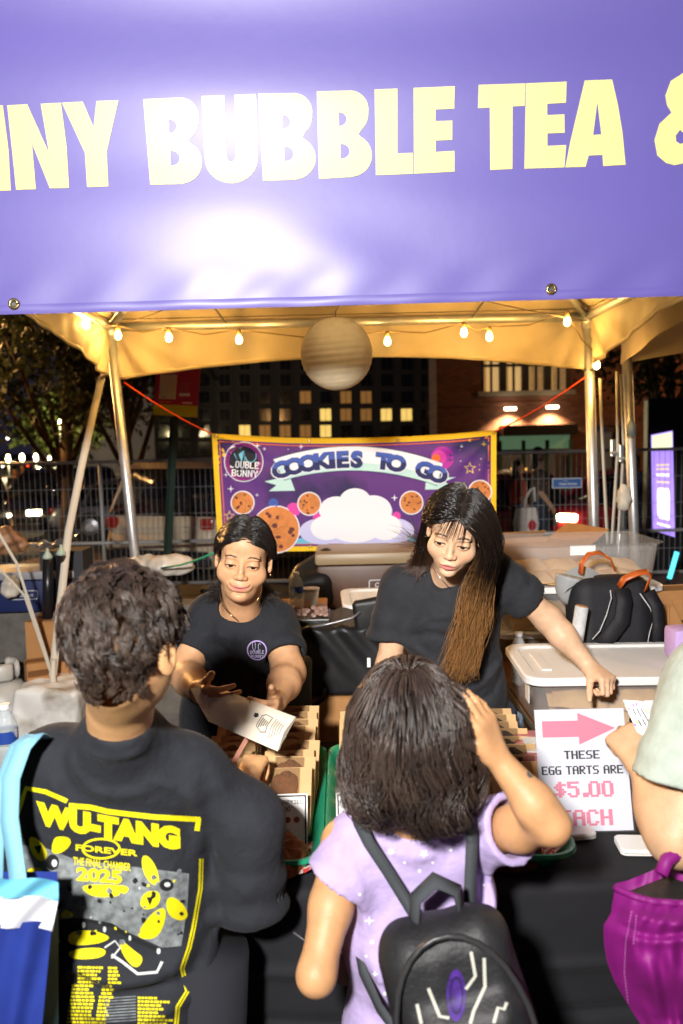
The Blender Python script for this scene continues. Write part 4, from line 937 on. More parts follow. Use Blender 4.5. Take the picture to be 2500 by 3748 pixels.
    end = np.where((rng.random(n2) < 0.62)[:, None], np.array(P(785, 2160, 2.32)), np.array(P(985, 2195, 2.36))).astype(np.float32) + rng.normal(0, 0.014, (n2, 3)).astype(np.float32)
    wph = rng.uniform(0, 6.28, n2).astype(np.float32)
    def f2(p, i):
        d = end - p; d = d / (np.linalg.norm(d, axis=1, keepdims=True) + 0.02); d[:, 2] -= 0.5 * (i > 10); d[:, 0] += 0.12 * np.sin(i * 0.8 + wph); return d
    strands('loose_hair', grow(rt, 20, 0.0125, f2, sh, 0.006), 0.0007, hm, per)
    n3 = 60; rt = scalp_points(hd, col_, n3, lambda q: (q[:, 2] > 0.03) & (q[:, 1] > -0.02), 5); wob = rng.normal(0, 1, (n3, 3)).astype(np.float32)
    def f3(p, i): d = p - c0; d /= np.linalg.norm(d, axis=1, keepdims=True); return d * 0.25 + wob * 0.5 + np.array([0, 0.4, -0.25], np.float32) * (0.3 + i * 0.12)
    strands('flyaway_hair', grow(rt, 9, 0.008, f3, col_, 0.006), 0.00035, hm, per)
    lg = mat('dark_trousers', rgb(30, 32, 40), 0.85, weave=0.4)
    for x0 in (-0.36, -0.20): MB().tube([(x0, 2.52, 0.98), (x0, 2.54, 0.5), (x0, 2.56, 0.06)], [0.095, 0.075, 0.06], 14).build('trouser_leg', lg, per, smooth=True); MB().box((x0, 2.50, 0.035), (0.045, 0.12, 0.034), bev=0.02).build('shoe', mat('black_shoe', (0.03, 0.03, 0.03), 0.5), per, smooth=True)
    return per, tee, hd
VL = vendor_left()
# ---- vendor with long brown hair, leaning one arm on the storage bin
def vendor_right():
    hd = Head(P(1668, 1935, 2.20), yaw=-12, pitch=27, roll=11, size=0.99)
    per = thing('person', 'vendor in black t-shirt with long brown hair, leaning a fist on a lidded bin', 'person', (0.32, 2.55, 0))
    b = SDF(); kw = dict(lid=0.0054, lidz=-0.0010, smile=0.1)
    hd.build(b, full=1.0, jaw=0.96, cheek=0.002, nose=1.05, part=0.0006, **kw)
    nb_ = P(1640, 2130, 2.42); shl, shr = P(1462, 2140, 2.44), P(1802, 2082, 2.42)
    b.chain([hd(0, 0.028, -0.06), hd(0, 0.036, -0.11), nb_], [0.047, 0.047, 0.056], 0.025)
    b.rc(shl, shr, 0.045, 0.045, 0.05); b.rc(P(1640, 2200, 2.45), P(1655, 2450, 2.5), 0.075, 0.09, 0.05)
    el, wl = P(1424, 2440, 2.46), P(1455, 2600, 2.36); er, wr = P(2008, 2268, 2.45), P(2158, 2440, 2.40)
    b.chain([shl, el], [0.046, 0.038], 0.03).chain([el, wl], [0.038, 0.026], 0.03)
    b.chain([shr, er], [0.047, 0.039], 0.03).chain([er, er.lerp(wr, 0.35), wr], [0.039, 0.038, 0.0255], 0.03)
    hand(b, wl, V((0.05, -0.3, -0.9)), V((-0.6, -0.5, 0.3)), thumb=-1, s=0.92)
    hand(b, wr, P(2222, 2486, 2.335) - wr, V((0.25, -0.30, 0.9)), thumb=1, s=0.94, curl=((62, 80, 45), (66, 84, 45), (68, 86, 45), (68, 86, 45)), spread=1, th=(0.42, 0.72, -0.62), thc=2)
    b.chain([P(1600, 2560, 2.52), P(1600, 2800, 2.5), V((0.28, 2.56, 0.45))], [0.10, 0.085, 0.055], 0.04).chain([P(1735, 2560, 2.55), P(1775, 2760, 2.55), V((0.46, 2.6, 0.45))], [0.10, 0.08, 0.055], 0.04)
    v, f = body_mesh(b, (-0.05, 2.0, 0.0), (0.98, 2.75, 1.70), 0.0042, hd)
    col = hd.paint(v, (0.76, 0.475, 0.30), (0.60, 0.20, 0.17), blush=0.6, scalp=(0.030, 0.020, 0.016), hairline=lambda q: np.where(q[:, 2] < -9, -1, np.where(q[:, 2] > -0.04, q[:, 2] - (0.076 - 0.45 * np.abs(q[:, 0]) - 0.75 * np.maximum(q[:, 1] + 0.05, 0)), -1)), **kw)
    npmesh('body', v, f, skin_m, per, col=col); eyes(hd, per, gaze=(-10, 16))
    mole = MB().lathe([(0.0005, -0.0008), (0.0011, 0), (0.0005, 0.0008)], hd(-0.052, -0.072, -0.028), 8).build('mole', mat('mole', (0.05, 0.02, 0.015), 0.6), per)
    t = SDF(); chest = P(1648, 2260, 2.44); wst = P(1670, 2470, 2.50); hip = P(1685, 2560, 2.52)
    t.ell(chest, (0.155, 0.105, 0.20), Matrix.Rotation(R(-6), 3, 'Y'), k=0.05).ell(wst, (0.145, 0.115, 0.19), k=0.07).ell(hip, (0.150, 0.125, 0.13), k=0.06)
    t.rc(shl + V((0.02, 0, -0.01)), shr + V((-0.02, 0, -0.01)), 0.056, 0.056, 0.05).rc(nb_ + V((0, 0.01, -0.02)), chest, 0.085, 0.10, 0.05)
    t.fn(folds([([(1500, 2290), (1560, 2240), (1640, 2230)], 0.006, 0.013), ([(1495, 2330), (1570, 2300), (1650, 2320)], -0.006, 0.014), ([(1500, 2360), (1560, 2400), (1600, 2480)], 0.007, 0.014), ([(1835, 2200), (1790, 2260), (1780, 2330)], 0.006, 0.013), ([(1845, 2420), (1790, 2480), (1720, 2520)], 0.007, 0.014), ([(1845, 2480), (1800, 2540), (1740, 2570)], -0.006, 0.013), ([(1600, 2420), (1640, 2520), (1630, 2590)], 0.006, 0.015), ([(1520, 2460), (1540, 2560)], 0.006, 0.014)], 2.4, yc=2.5), mode='add')
    t.fn(lambda p: 0.0035 * np.sin((p[:, 0] * 0.8 - p[:, 2] * 0.5) * 42 + 2.0 * np.sin(p[:, 2] * 8)) * np.clip((1.30 - p[:, 2]) * 4, 0, 1) + 0.004 * vnoise(p, 15, 5), mode='add')
    t.fn(plane_cut(P(1690, 2625, 2.5), (0.06, 0.1, -1)), mode='cut')
    sl_, sr_ = P(1424, 2338, 2.46), P(1938, 2198, 2.445)
    sleeve(t, [shl, sl_], [0.060, 0.070], seed=3, tilt=(-0.05, -0.1, -1)); sleeve(t, [shr, sr_], [0.060, 0.070], seed=4)
    nk = SDF(); nk.rc(hd(0, 0.02, -0.06), nb_ + V((0, -0.01, 0.04)), 0.060, 0.058, 0.02).chain([P(1622, 2090, 2.33), P(1606, 2128, 2.33)], [0.050, 0.034], 0.02)
    t.fn(nk, 0.006, 'sub'); t.fn(tube_cut(P(1690, 2560, 2.52), P(1690, 2660, 2.52), 0.13, 0.13), 0.004, 'sub')
    v, f = snet(t, (-0.05, 2.1, 0.75), (0.95, 2.80, 1.62), 0.005); tee = npmesh('t_shirt', v, f, blacktee2, per)
    cs = caster(tee, P(1772, 2228, 2.33), (1, 0, 0.12), (-0.12, 0, 1), (0, -1, 0.2), 0.0012, 0.8); neon = mat('lilac_print', rgb(206, 196, 235), 0.7); neon2 = mat('purple_print', rgb(150, 120, 190), 0.7)
    decal('print', poly2d([[circ(0, 0, 0.030, 0.034), circ(0, 0, 0.0288, 0.0328)]]), cs, neon2, tee, 0.008)
    decal('print', join2d(pix2d('DOUBLE', 0, -0.009, 0.0085, 0.8, 0.05), pix2d('BUNNY', 0, -0.0205, 0.0085, 0.86, 0.05)), cs, neon, tee, 0.01)
    for lp in (arc(-0.0075, 0.013, 0.0040, 0.012, 0, 360, 16), arc(0.008, 0.010, 0.0042, 0.009, 40, 300, 12)): decal('print', poly2d([stroke(lp, 0.0010)]), cs, neon, tee, 0.006)
    # denim shorts with a turned cuff
    sh = SDF(); a_, b_ = P(1735, 2560, 2.55), P(1775, 2700, 2.55)
    sh.rc(P(1690, 2540, 2.52), P(1690, 2580, 2.52), 0.115, 0.125, 0.05); sleeve(sh, [a_, P(1790, 2650, 2.55)], [0.105, 0.100], hollow=0.05); sleeve(sh, [P(1600, 2560, 2.52), P(1595, 2680, 2.51)], [0.105, 0.105], hollow=0.05)
    v, f = snet(sh, (0.1, 2.3, 0.7), (0.75, 2.8, 1.15), 0.006); den = mat('denim', rgb(56, 66, 88), 0.85, var=0.2, vscale=120, weave=0.6); so = npmesh('shorts', v, f, den, per)
    cf = SDF(); c0, c1 = P(1788, 2640, 2.55), P(1797, 2690, 2.55); q0 = SDF(); q0.rc(c0, c1, 0.108, 0.109, 0.01); pa, pb = plane_cut(c1, c1 - c0), plane_cut(c0, c0 - c1)
    cf.fn(lambda p: np.maximum(np.maximum(q0(p), pa(p)), pb(p)) - 0.004); cf.fn(tube_cut(c0 + (c0 - c1), c1 + (c1 - c0), 0.098, 0.098), 0.003, 'sub')
    v, f = snet(cf, np.array(c0) - 0.2, np.array(c1) + 0.2, 0.005); npmesh('cuff', v, f, mat('denim_inside', rgb(132, 150, 172), 0.85, var=0.15, vscale=150, weave=0.6), so)
    silver = mat('silver_chain', (0.8, 0.78, 0.75), 0.2, 1.0)
    nkl = thing('necklace', 'fine silver necklace on the long haired vendor', 'necklace', tuple(P(1600, 2100, 2.3)))
    MB().tube([P(1560, 2035, 2.36), P(1578, 2070, 2.33), P(1600, 2100, 2.31), P(1620, 2126, 2.305), P(1646, 2152, 2.305)], 0.0011, 5).build('chain', silver, nkl, smooth=True)
    MB().lathe([(0.0005, -0.003), (0.003, 0), (0.0005, 0.003)], hd(-0.081, 0.0, -0.045), 8).build('earring', silver, per)
    # long straight hair, dark at the crown and bleached brown towards the ends
    hm = hair_mat('brown_ombre_hair', (0.006, 0.0042, 0.004), (0.020, 0.011, 0.007), tip=(0.42, 0.20, 0.065), rough=0.33, tp=0.36)
    hk = hair_mat('dark_brown_hair', (0.006, 0.0042, 0.004), (0.020, 0.011, 0.008), tip=(0.10, 0.042, 0.02), rough=0.33, tp=0.55)
    cs_ = SDF(); hd.build(cs_, face=False, ears=False); c2 = SDF(); hd.build(c2, face=False, ears=False); c2.rc(nb_, chest, 0.085, 0.11, 0.05).ell(chest, (0.165, 0.115, 0.21), k=0.05).ell(wst, (0.155, 0.125, 0.19), k=0.06).rc(shl, shr, 0.068, 0.068, 0.05)
    Mh = np.array(hd.M, np.float32); X, Y, Z = Mh[:, 0], Mh[:, 1], Mh[:, 2]; px = 0.012                    # part line, towards her left
    def region(q): return ((q[:, 2] > 0.072 - 0.45 * np.abs(q[:, 0]) - 0.75 * np.maximum(q[:, 1] + 0.05, 0)) & (q[:, 2] > -0.045) & (q[:, 1] > -0.076))
    roots = scalp_points(hd, cs_, 4300, region, 8); q = hd.local(roots); right = q[:, 0] > px; n = len(roots); u = rng.random(n).astype(np.float32); ph = rng.uniform(0, 6.28, n).astype(np.float32)
    cid = rng.integers(0, 46, n); jit = (rng.normal(0, 1, (46, 3))[cid] * 0.95 + rng.normal(0, 0.30, (n, 3))).astype(np.float32)
    # her left (image right): sweeps forward over the shoulder and down the chest; her right: behind the ear and down the back
    goalR = np.array(P(1722, 2180, 2.25), np.float32) + jit * np.array([0.026, 0.012, 0.02], np.float32); endR = np.array(P(1678, 2480, 2.27), np.float32) + jit * np.array([0.026, 0.010, 0.03], np.float32)
    backR = (q[:, 1] > 0.045) & right & (u < 0.45)
    earL = np.array(hd(-0.078, 0.024, -0.02), np.float32) + jit * 0.005; dnL = np.array(P(1545, 2110, 2.43), np.float32) + jit * np.array([0.02, 0.015, 0.02], np.float32); endL = np.array(P(1560, 2300, 2.60), np.float32) + jit * 0.02
    loc = hd.local
    def field(p, i):
        l = loc(p); d = np.zeros_like(p)
        fr = goalR - p; fr2 = endR - p; low = (p[:, 2] < goalR[:, 2] + 0.05)[:, None]
        dR = np.where(low, fr2 / (np.linalg.norm(fr2, axis=1, keepdims=True) + 0.02), 0.75 * fr / (np.linalg.norm(fr, axis=1, keepdims=True) + 1e-5) + np.array([0, 0, -0.35], np.float32))
        dR = dR + (X[None] * 1.1 if i < 3 else (X[None] * 0.40 if i < 7 else 0)) + (Y[None] * 0.15 if i < 6 else 0)
        st = (l[:, 2] < 0.0)[:, None]; a = earL - p; b_ = dnL - p; c_ = endL - p
        dL = np.where(st, np.where((p[:, 2] < dnL[:, 2] + 0.03)[:, None], c_, b_), a); dL = dL / (np.linalg.norm(dL, axis=1, keepdims=True) + 1e-5) - (X[None] * 0.9 if i < 3 else 0)
        d = np.where((right & ~backR)[:, None], dR, np.where(backR[:, None], np.array([0.1, 0.5, -1], np.float32) + X[None] * (0.8 if i < 4 else 0), dL))
        d[:, 0] += 0.17 * np.sin(i * 0.42 + ph * 0.4 + cid) * (i > 12); d[:, 1] += 0.08 * np.cos(i * 0.5 + ph * 2) * (i > 12)
        return d
    stp = np.where(right & ~backR, (0.0150 + 0.0035 * u) * (1 + 0.10 * np.clip(jit[:, 2], -1, 1)), 0.0120).astype(np.float32)
    ST = grow(roots, 30, stp, field, c2, 0.0045 + 0.011 * u)
    lashes(hd, b, per, kw['lid'], kw['lidz']); brows(hd, b, per, hk, n=90, lift=0.0005)
    strands('hair', ST[right & ~backR], 0.00095, hm, per); strands('back_hair', ST[~(right & ~backR)], 0.0010, hk, per)
    # thin fringe across the forehead, and wisps blown to the left
    nf = 46; g = np.random.default_rng(4); fx = g.uniform(-0.050, 0.03, nf); fr0 = np.stack([fx * 0.5 + 0.008, np.full(nf, -0.052) + g.normal(0, 0.006, nf), np.full(nf, 0.088) + g.normal(0, 0.004, nf)], 1)
    rt = (fr0 @ Mh.T * hd.k + np.array(hd.c)).astype(np.float32); tgt = np.stack([fx * 1.25 - 0.004, np.full(nf, -0.088), 0.012 + g.normal(0, 0.010, nf)], 1) @ Mh.T * hd.k + np.array(hd.c)
    strands('fringe', grow(rt, 10, 0.0095, lambda p, i: (tgt.astype(np.float32) - p), cs_, 0.0035), 0.00055, hk, per)
    nw = 90; w0 = np.array(hd(-0.075, 0.05, -0.05), np.float32) + g.normal(0, 0.008, (nw, 3)).astype(np.float32); we = np.array(P(1480, 2030, 2.38), np.float32) + g.normal(0, 0.030, (nw, 3)).astype(np.float32); wl_ = g.uniform(0.6, 1.0, nw).astype(np.float32)
    strands('wisps', grow(w0, 18, 0.0105 * wl_, lambda p, i: (we - p) + np.array([0, 0, -0.10 if i < 6 else 0.05], np.float32), c2, 0.006), 0.0006, hk, per)
    return per, tee, hd
VR = vendor_right()
# ---- boy at the counter, back to the camera
def boy():
    hd = Head(P(462, 2352, 1.27), yaw=163, pitch=4, roll=0, size=1.0)
    per = thing('person', 'boy with short curly brown hair in black printed t-shirt, back turned at the counter', 'person', (hd.c.x, 1.42, 0))
    b = SDF(); hd.build(b, face=False, full=1.08, es=1.2)
    hd.ell(b, (0, -0.099, -0.03), (0.011, 0.012, 0.012), k=0.01)
    nb_ = P(440, 2710, 1.39); shl, shr = P(150, 2800, 1.44), P(745, 2815, 1.45)
    b.chain([hd(0, 0.030, -0.05), P(440, 2600, 1.345), nb_], [0.052, 0.049, 0.062], 0.03); b.rc(shl, shr, 0.04, 0.04, 0.05); b.rc(nb_ + V((0, 0.06, -0.10)), P(440, 3300, 1.48), 0.055, 0.07, 0.03)
    er, wr = P(958, 3120, 1.50), P(905, 2850, 1.74); el = P(40, 3250, 1.45)
    b.chain([shr, er], [0.034, 0.034], 0.02).chain([er, er.lerp(wr, 0.4), wr], [0.037, 0.036, 0.025], 0.02).chain([shl, el, P(20, 3500, 1.58)], [0.042, 0.036, 0.026], 0.02)
    hand(b, wr, P(958, 2728, 1.86) - wr, V((-0.1, -0.45, 0.9)), thumb=-1, s=0.86, curl=((52, 55, 30), (54, 58, 30), (58, 60, 30), (60, 60, 30)), spread=3, th=(0.55, 0.75, -0.35), thc=12)
    v, f = body_mesh(b, (-0.72, 1.2, 0.5), (0.02, 2.02, 1.62), 0.0045)
    ql = hd.local(v); hair_ = (ql[:, 2] > -0.074 + 0.25 * np.abs(ql[:, 0])) & ((ql[:, 1] > 0.030) | (ql[:, 2] > 0.012) | (np.abs(ql[:, 0]) < 0.05)) & ~((ql[:, 1] < -0.03) & (ql[:, 2] < 0.05)) & (np.abs(ql[:, 0]) < 0.079)
    col = np.tile(np.array((0.74, 0.41, 0.19), np.float32), (len(v), 1)); col[hair_] = (0.05, 0.032, 0.024); npmesh('body', v, f, skin_m, per, col=col)
    t = SDF(); c1 = P(440, 3010, 1.47); c2 = P(430, 3420, 1.47); c3 = P(440, 3800, 1.46)
    t.box(c1, (0.160, 0.105, 0.16), 0.10, k=0.05).box(c2, (0.166, 0.115, 0.19), 0.11, k=0.08).box(c3, (0.185, 0.12, 0.25), 0.11, k=0.08)
    t.rc(P(440, 2680, 1.35), nb_, 0.050, 0.066, 0.03).rc(P(250, 2800, 1.45), P(640, 2812, 1.455), 0.066, 0.066, 0.06).rc(nb_ + V((0, 0.01, 0.0)), c1, 0.068, 0.09, 0.05).rc(shl, P(440, 2740, 1.42), 0.040, 0.052, 0.04).rc(shr, P(440, 2740, 1.42), 0.040, 0.052, 0.04)
    t.fn(folds([([(250, 2760), (300, 2850), (420, 2900), (560, 2890)], 0.005, 0.014), ([(180, 2830), (240, 2960), (260, 3100)], 0.006, 0.013), ([(758, 2960), (765, 3100), (765, 3300)], -0.006, 0.012), ([(700, 2850), (720, 3000), (715, 3200)], 0.007, 0.018), ([(250, 3480), (420, 3560), (620, 3545), (700, 3480)], 0.012, 0.020), ([(260, 3540), (430, 3610), (640, 3590)], -0.010, 0.018), ([(330, 3640), (500, 3680), (700, 3640)], 0.010, 0.018), ([(760, 3300), (770, 3500), (740, 3700)], 0.010, 0.020), ([(150, 3300), (180, 3500)], 0.008, 0.02), ([(330, 2720), (440, 2735), (550, 2722)], 0.003, 0.007), ([(770, 2900), (850, 2980), (900, 3080)], 0.006, 0.014), ([(780, 2980), (850, 3080), (880, 3200)], -0.006, 0.014), ([(800, 3080), (900, 3180), (960, 3200)], 0.006, 0.012), ([(560, 2850), (650, 2900), (720, 2980)], 0.005, 0.014), ([(180, 3180), (300, 3230)], 0.005, 0.013), ([(480, 2960), (620, 3000), (700, 3080)], -0.004, 0.014), ([(820, 3250), (900, 3300)], 0.006, 0.013)], 1.36, yc=1.46), mode='add')
    t.fn(lambda p: 0.004 * vnoise(p, 14, 9) + 0.002 * vnoise(p, 33, 10), mode='add')
    sleeve(t, [shr + V((-0.02, 0, 0)), P(905, 3010, 1.475), P(925, 3330, 1.49)], [0.052, 0.066, 0.073], seed=6, tilt=(0.1, 0.05, -1), hollow=0.12, amp=0.005, k=0.03)
    sleeve(t, [shl + V((0.02, 0, 0)), P(20, 3200, 1.45)], [0.060, 0.075], seed=7)
    nk = SDF(); nk.rc(P(440, 2500, 1.33), P(440, 2588, 1.34), 0.058, 0.058, 0.02).rc(P(440, 2560, 1.38), P(445, 2640, 1.42), 0.060, 0.055, 0.02); t.fn(nk, 0.005, 'sub')
    v, f = snet(t, (-0.72, 1.2, 0.45), (0.08, 1.72, 1.42), 0.0055); tee = npmesh('t_shirt', v, f, knit('faded_black_cotton', rgb(44, 46, 52)), per)
    # --- back print, written in photograph pixels and dropped on the cloth
    bvh = BVHTree.FromPolygons([q.co.copy() for q in tee.data.vertices], [tuple(p.vertices) for p in tee.data.polygons]); cp_ = V((0, 0, CH))
    def onb(off):
        def fn(u, v):
            d = (P(u, v, 1.3) - cp_).normalized(); h = bvh.ray_cast(cp_, d, 3.0)
            return None if h[0] is None or h[0].y > 1.62 else h[0] - d * off
        return fn
    yl = mat('yellow_ink', rgb(240, 226, 10), 0.75, weave=0.3); gr = mat('grey_ink', rgb(120, 126, 128), 0.8, var=0.5, vscale=70); wh = mat('white_ink', rgb(206, 210, 208), 0.8); bk = mat('black_ink', rgb(22, 23, 26), 0.85)
    Z = lambda pts: [(x * 0.638, 2550 + y * 0.638) for x, y in pts]
    def soft_(p):
        for _ in range(2): p = [((a[0] * w0 + b[0] * (1 - w0)), (a[1] * w0 + b[1] * (1 - w0))) for a, b in zip(p, p[1:] + p[:1]) for w0 in (0.75, 0.25)]
        return p
    def ink(polys, m, off=0.0012, st=14): decal('print', poly2d([Z(p) if not isinstance(p[0], list) else [Z(q) for q in p] for p in polys]), onb(off), m, tee, st)
    ink([stroke([(95, 690), (120, 610), (150, 525), (260, 545), (385, 600)], 26)], yl); ink([stroke([(395, 625), (520, 635), (620, 660), (880, 690), (1150, 705)], 30)], yl); ink([stroke([(1140, 700), (1130, 770)], 30)], yl, 0.0016)
    ink([stroke([(1155, 930), (1150, 1100), (1110, 1330), (1085, 1440), (1045, 1560), (1075, 1690), (1020, 1780), (1010, 1890)], 26)], yl)
    ink([stroke([(1158, 930), (1152, 1100), (1112, 1330), (1086, 1440), (1046, 1560), (1076, 1690), (1022, 1780), (1012, 1890)], 5)], bk, 0.0018)
    ink([[(640, 960), (1085, 1015), (1075, 1220), (1040, 1430), (930, 1440), (800, 1380), (600, 1290), (430, 1270), (330, 1280), (140, 1060), (120, 850), (240, 860), (420, 930)]], gr, 0.0010)
    def wt(body, xy0, xy1, h, bold, m, off=0.0018, sx=1.0, arch=0.0):
        vs, fs = text2d(body, 0, 0, 1.0, bold, 'LEFT', sx); w_ = max(a for a, _ in vs); (x0, y0), (x1, y1) = xy0, xy1
        out = [(x0 + (x1 - x0) * a / w_, y0 + (y1 - y0) * a / w_ - bb * h + arch * math.sin(PI * a / w_)) for a, bb in vs]
        decal('print', ([((x) * 0.638, 2550 + y * 0.638) for x, y in out], fs), onb(off), m, tee, 14)
    wt('WU-TANG', (228, 722), (1035, 868), 112, 0.085, yl, arch=10); wt('THE FINAL CHAMBER', (420, 962), (750, 1000), 44, 0.02, yl, 0.0026); wt('2025', (440, 1050), (700, 1070), 72, 0.05, yl, 0.0026)
    ink([[circ(580, 872, 112, 62, 30), circ(580, 872, 100, 50, 30)]], yl, 0.0018); wt('FOREVER', (430, 880), (790, 915), 34, 0.03, yl, 0.0024)
    for wing in ([(160, 800), (215, 810), (270, 880), (270, 930), (230, 950), (180, 900)], [(320, 800), (400, 805), (410, 850), (350, 900), (295, 900), (300, 840)], [(150, 985), (240, 975), (255, 1060), (240, 1110), (150, 1080)],
                 [(810, 915), (850, 910), (900, 980), (920, 1080), (870, 1080), (820, 1010)], [(800, 1180), (830, 1120), (900, 1110), (925, 1150), (900, 1210), (820, 1225)], [(950, 1160), (1000, 1145), (1070, 1210), (1080, 1270), (1030, 1290), (960, 1250)],
                 [(790, 1350), (870, 1240), (950, 1200), (950, 1290), (900, 1390), (800, 1390)], [(470, 1080), (600, 1075), (750, 1085), (720, 1140), (560, 1155), (480, 1120)],
                 [(390, 1350), (520, 1335), (650, 1380), (560, 1420), (390, 1430)], [(390, 1450), (610, 1435), (600, 1500), (400, 1510)], [(680, 1380), (760, 1450), (830, 1500), (780, 1570), (700, 1480)], [(350, 1240), (380, 1215), (440, 1260), (350, 1280)]): ink([soft_(wing)], yl, 0.0022)
    for e in (circ(300, 950, 38, 46, 14), circ(955, 1080, 40, 36, 14)): ink([e], bk, 0.0030)
    for e in (circ(312, 955, 16, 22, 10), circ(960, 1078, 18, 14, 10), circ(480, 1310, 10, 18, 8), circ(600, 1335, 10, 18, 8), circ(745, 1385, 8, 16, 8), circ(910, 1460, 12, 18, 8)): ink([e], wh, 0.0036)
    ink([stroke([(340, 1430), (350, 1320), (480, 1280), (640, 1310), (760, 1390), (900, 1450)], 22)], bk, 0.0020); ink([stroke([(640, 1480), (700, 1520), (790, 1590), (900, 1580), (930, 1520)], 16)], wh, 0.0020); ink([stroke([(600, 1440), (660, 1400), (690, 1440), (640, 1500)], 10)], wh, 0.0028)
    for e in ([(195, 860), (240, 850), (225, 905)], [(840, 1150), (880, 1150), (860, 1200)]): ink([e], bk, 0.0030)
    rr = random.Random(3)
    for i in range(95):                                        # broken texture of the printed picture
        x, y = rr.uniform(150, 1060), rr.uniform(900, 1420); r_ = rr.uniform(8, 26)
        if y > 1000 + (x < 300) * 0 and not (300 < x < 760 and y < 1090): ink([[(x + r_ * rr.uniform(0.4, 1) * math.cos(a), y + r_ * rr.uniform(0.4, 1) * math.sin(a)) for a in [k * PI / 4 for k in range(8)]]], (gr, bk, bk, wh, yl)[i % 5] if r_ < 15 else (bk, gr)[i % 2], 0.0024 + 0.00001 * i, 30)
    for r in range(17):                                         # the columns of small tour dates
        y = 1545 + r * 21; x0 = 415 - max(0, r - 4) * 3 + (30 if r < 5 else 0); dashes = []
        for cx, w_ in ((x0, rr.uniform(90, 150)), (x0 + 175, rr.uniform(40, 70))) if r < 8 else ((x0, rr.uniform(110, 150)), (x0 + 165, rr.uniform(40, 60)), (790, rr.uniform(100, 180))):
            x = cx
            while x < cx + w_: l = rr.uniform(10, 30); dashes.append([(x, y + (x - 400) * 0.02), (x + l, y + (x + l - 400) * 0.02), (x + l, y + 13 + (x + l - 400) * 0.02), (x, y + 13 + (x - 400) * 0.02)]); x += l + 5
        ink(dashes, yl, 0.0016, 30)
    for r in range(9): ink([[(600, 1728 + r * 17), (780, 1716 + r * 17), (780, 1722 + r * 17), (600, 1734 + r * 17)]], gr, 0.0016, 20)
    # short curls round a crown whorl
    hm = hair_mat('curly_brown_hair', (0.014, 0.009, 0.007), (0.11, 0.072, 0.052), rough=0.42)
    cs_ = SDF(); hd.build(cs_, face=False, ears=False)
    def region(q): return (q[:, 2] > -0.082 + 0.25 * np.abs(q[:, 0])) & ((q[:, 1] > 0.030) | (q[:, 2] > 0.012) | (np.abs(q[:, 0]) < 0.05)) & ~((q[:, 1] < -0.03) & (q[:, 2] < 0.05)) & (np.abs(q[:, 0]) < 0.079)
    roots = scalp_points(hd, b, 7600, region, 12, 0.15); q = hd.local(roots); N = len(roots); wl = hd.local(np.array([[*P(482, 2218, 1.27)]], np.float32))[0]
    Mh = np.array(hd.M, np.float32); low = np.clip((q[:, 2] + 0.075) / 0.075, 0, 1); side_ = np.clip(1 - (np.abs(q[:, 0]) - 0.058) / 0.02 * (q[:, 2] < 0.04), 0.35, 1)
    L = (0.012 + 0.050 * low * side_) * rng.uniform(0.8, 1.2, N); cid = np.argmin(((q[:, None, :] - q[None, ::14, :]) ** 2).sum(2), 1); g = np.random.default_rng(5); NC = len(q[::14]); q = q * 0.72 + q[::14][cid] * 0.28; ph = g.uniform(0, 6.28, NC)[cid] + g.normal(0, 0.35, N); rr_ = g.uniform(0.0028, 0.0056, NC)[cid] * (0.4 + 0.6 * low)
    nrm = q - np.array([0, 0.012, 0.034]); nrm /= np.linalg.norm(nrm, axis=1, keepdims=True); away = q - wl; away -= nrm * (away * nrm).sum(1, keepdims=True); away /= np.linalg.norm(away, axis=1, keepdims=True) + 1e-6; sw = np.cross(nrm, away)
    ax = away * 0.8 + sw * 0.55 + np.array([0, 0, -0.25]) * (1 - low)[:, None] + g.normal(0, 0.45, (NC, 3))[cid]; ax -= nrm * (ax * nrm).sum(1, keepdims=True); ax /= np.linalg.norm(ax, axis=1, keepdims=True); bx = np.cross(nrm, ax)
    pts = []
    for i in range(9):
        s = i / 8; th = ph + s * 4.2; rad = rr_ * min(1, s * 3)
        hgt = 0.004 + (0.008 * np.sin(s * PI * 0.75) * (0.3 + 0.7 * low) + 0.004 * g.random(N) * 0) + 0.004 * low * side_
        o = q + nrm * (hgt + rad * np.cos(th) + rr_ * 0.4 * low)[:, None] + ax * (L * s * 0.55)[:, None] + bx * (rad * np.sin(th))[:, None]
        pts.append(o @ Mh.T * hd.k + np.array(hd.c))
    strands('hair', np.stack(pts, 1), 0.00095, hm, per, col=g.random(NC)[cid] * 0.6 + g.random(N) * 0.3, taper=0.5)
    jn = mat('dark_trousers', rgb(30, 32, 40), 0.85, weave=0.4)
    for x0 in (-0.44, -0.28): MB().tube([(x0, 1.44, 0.72), (x0, 1.43, 0.4), (x0, 1.42, 0.06)], [0.085, 0.065, 0.055], 14).build('trouser_leg', jn, per, smooth=True); MB().box((x0, 1.47, 0.035), (0.042, 0.11, 0.034), bev=0.02).build('shoe', mat('black_shoe', (0.03, 0.03, 0.03), 0.5), per, smooth=True)
    # paper wristband
    bd_ = thing('wristband', 'pale pink paper wristband on the reaching boy', 'wristband', tuple(P(880, 2860, 1.8)))
    a0 = P(905, 2700, 1.90)
    MB().strap([P(852, 2796, 1.80), P(866, 2770, 1.82), P(885, 2735, 1.85), P(902, 2706, 1.87)], 0.012, 0.0012, nrm=(0.6, -0.8, 0.3)).build('band', mat('pink_paper', rgb(222, 160, 138), 0.6), bd_)
    return per, tee, hd
BOY = boy()
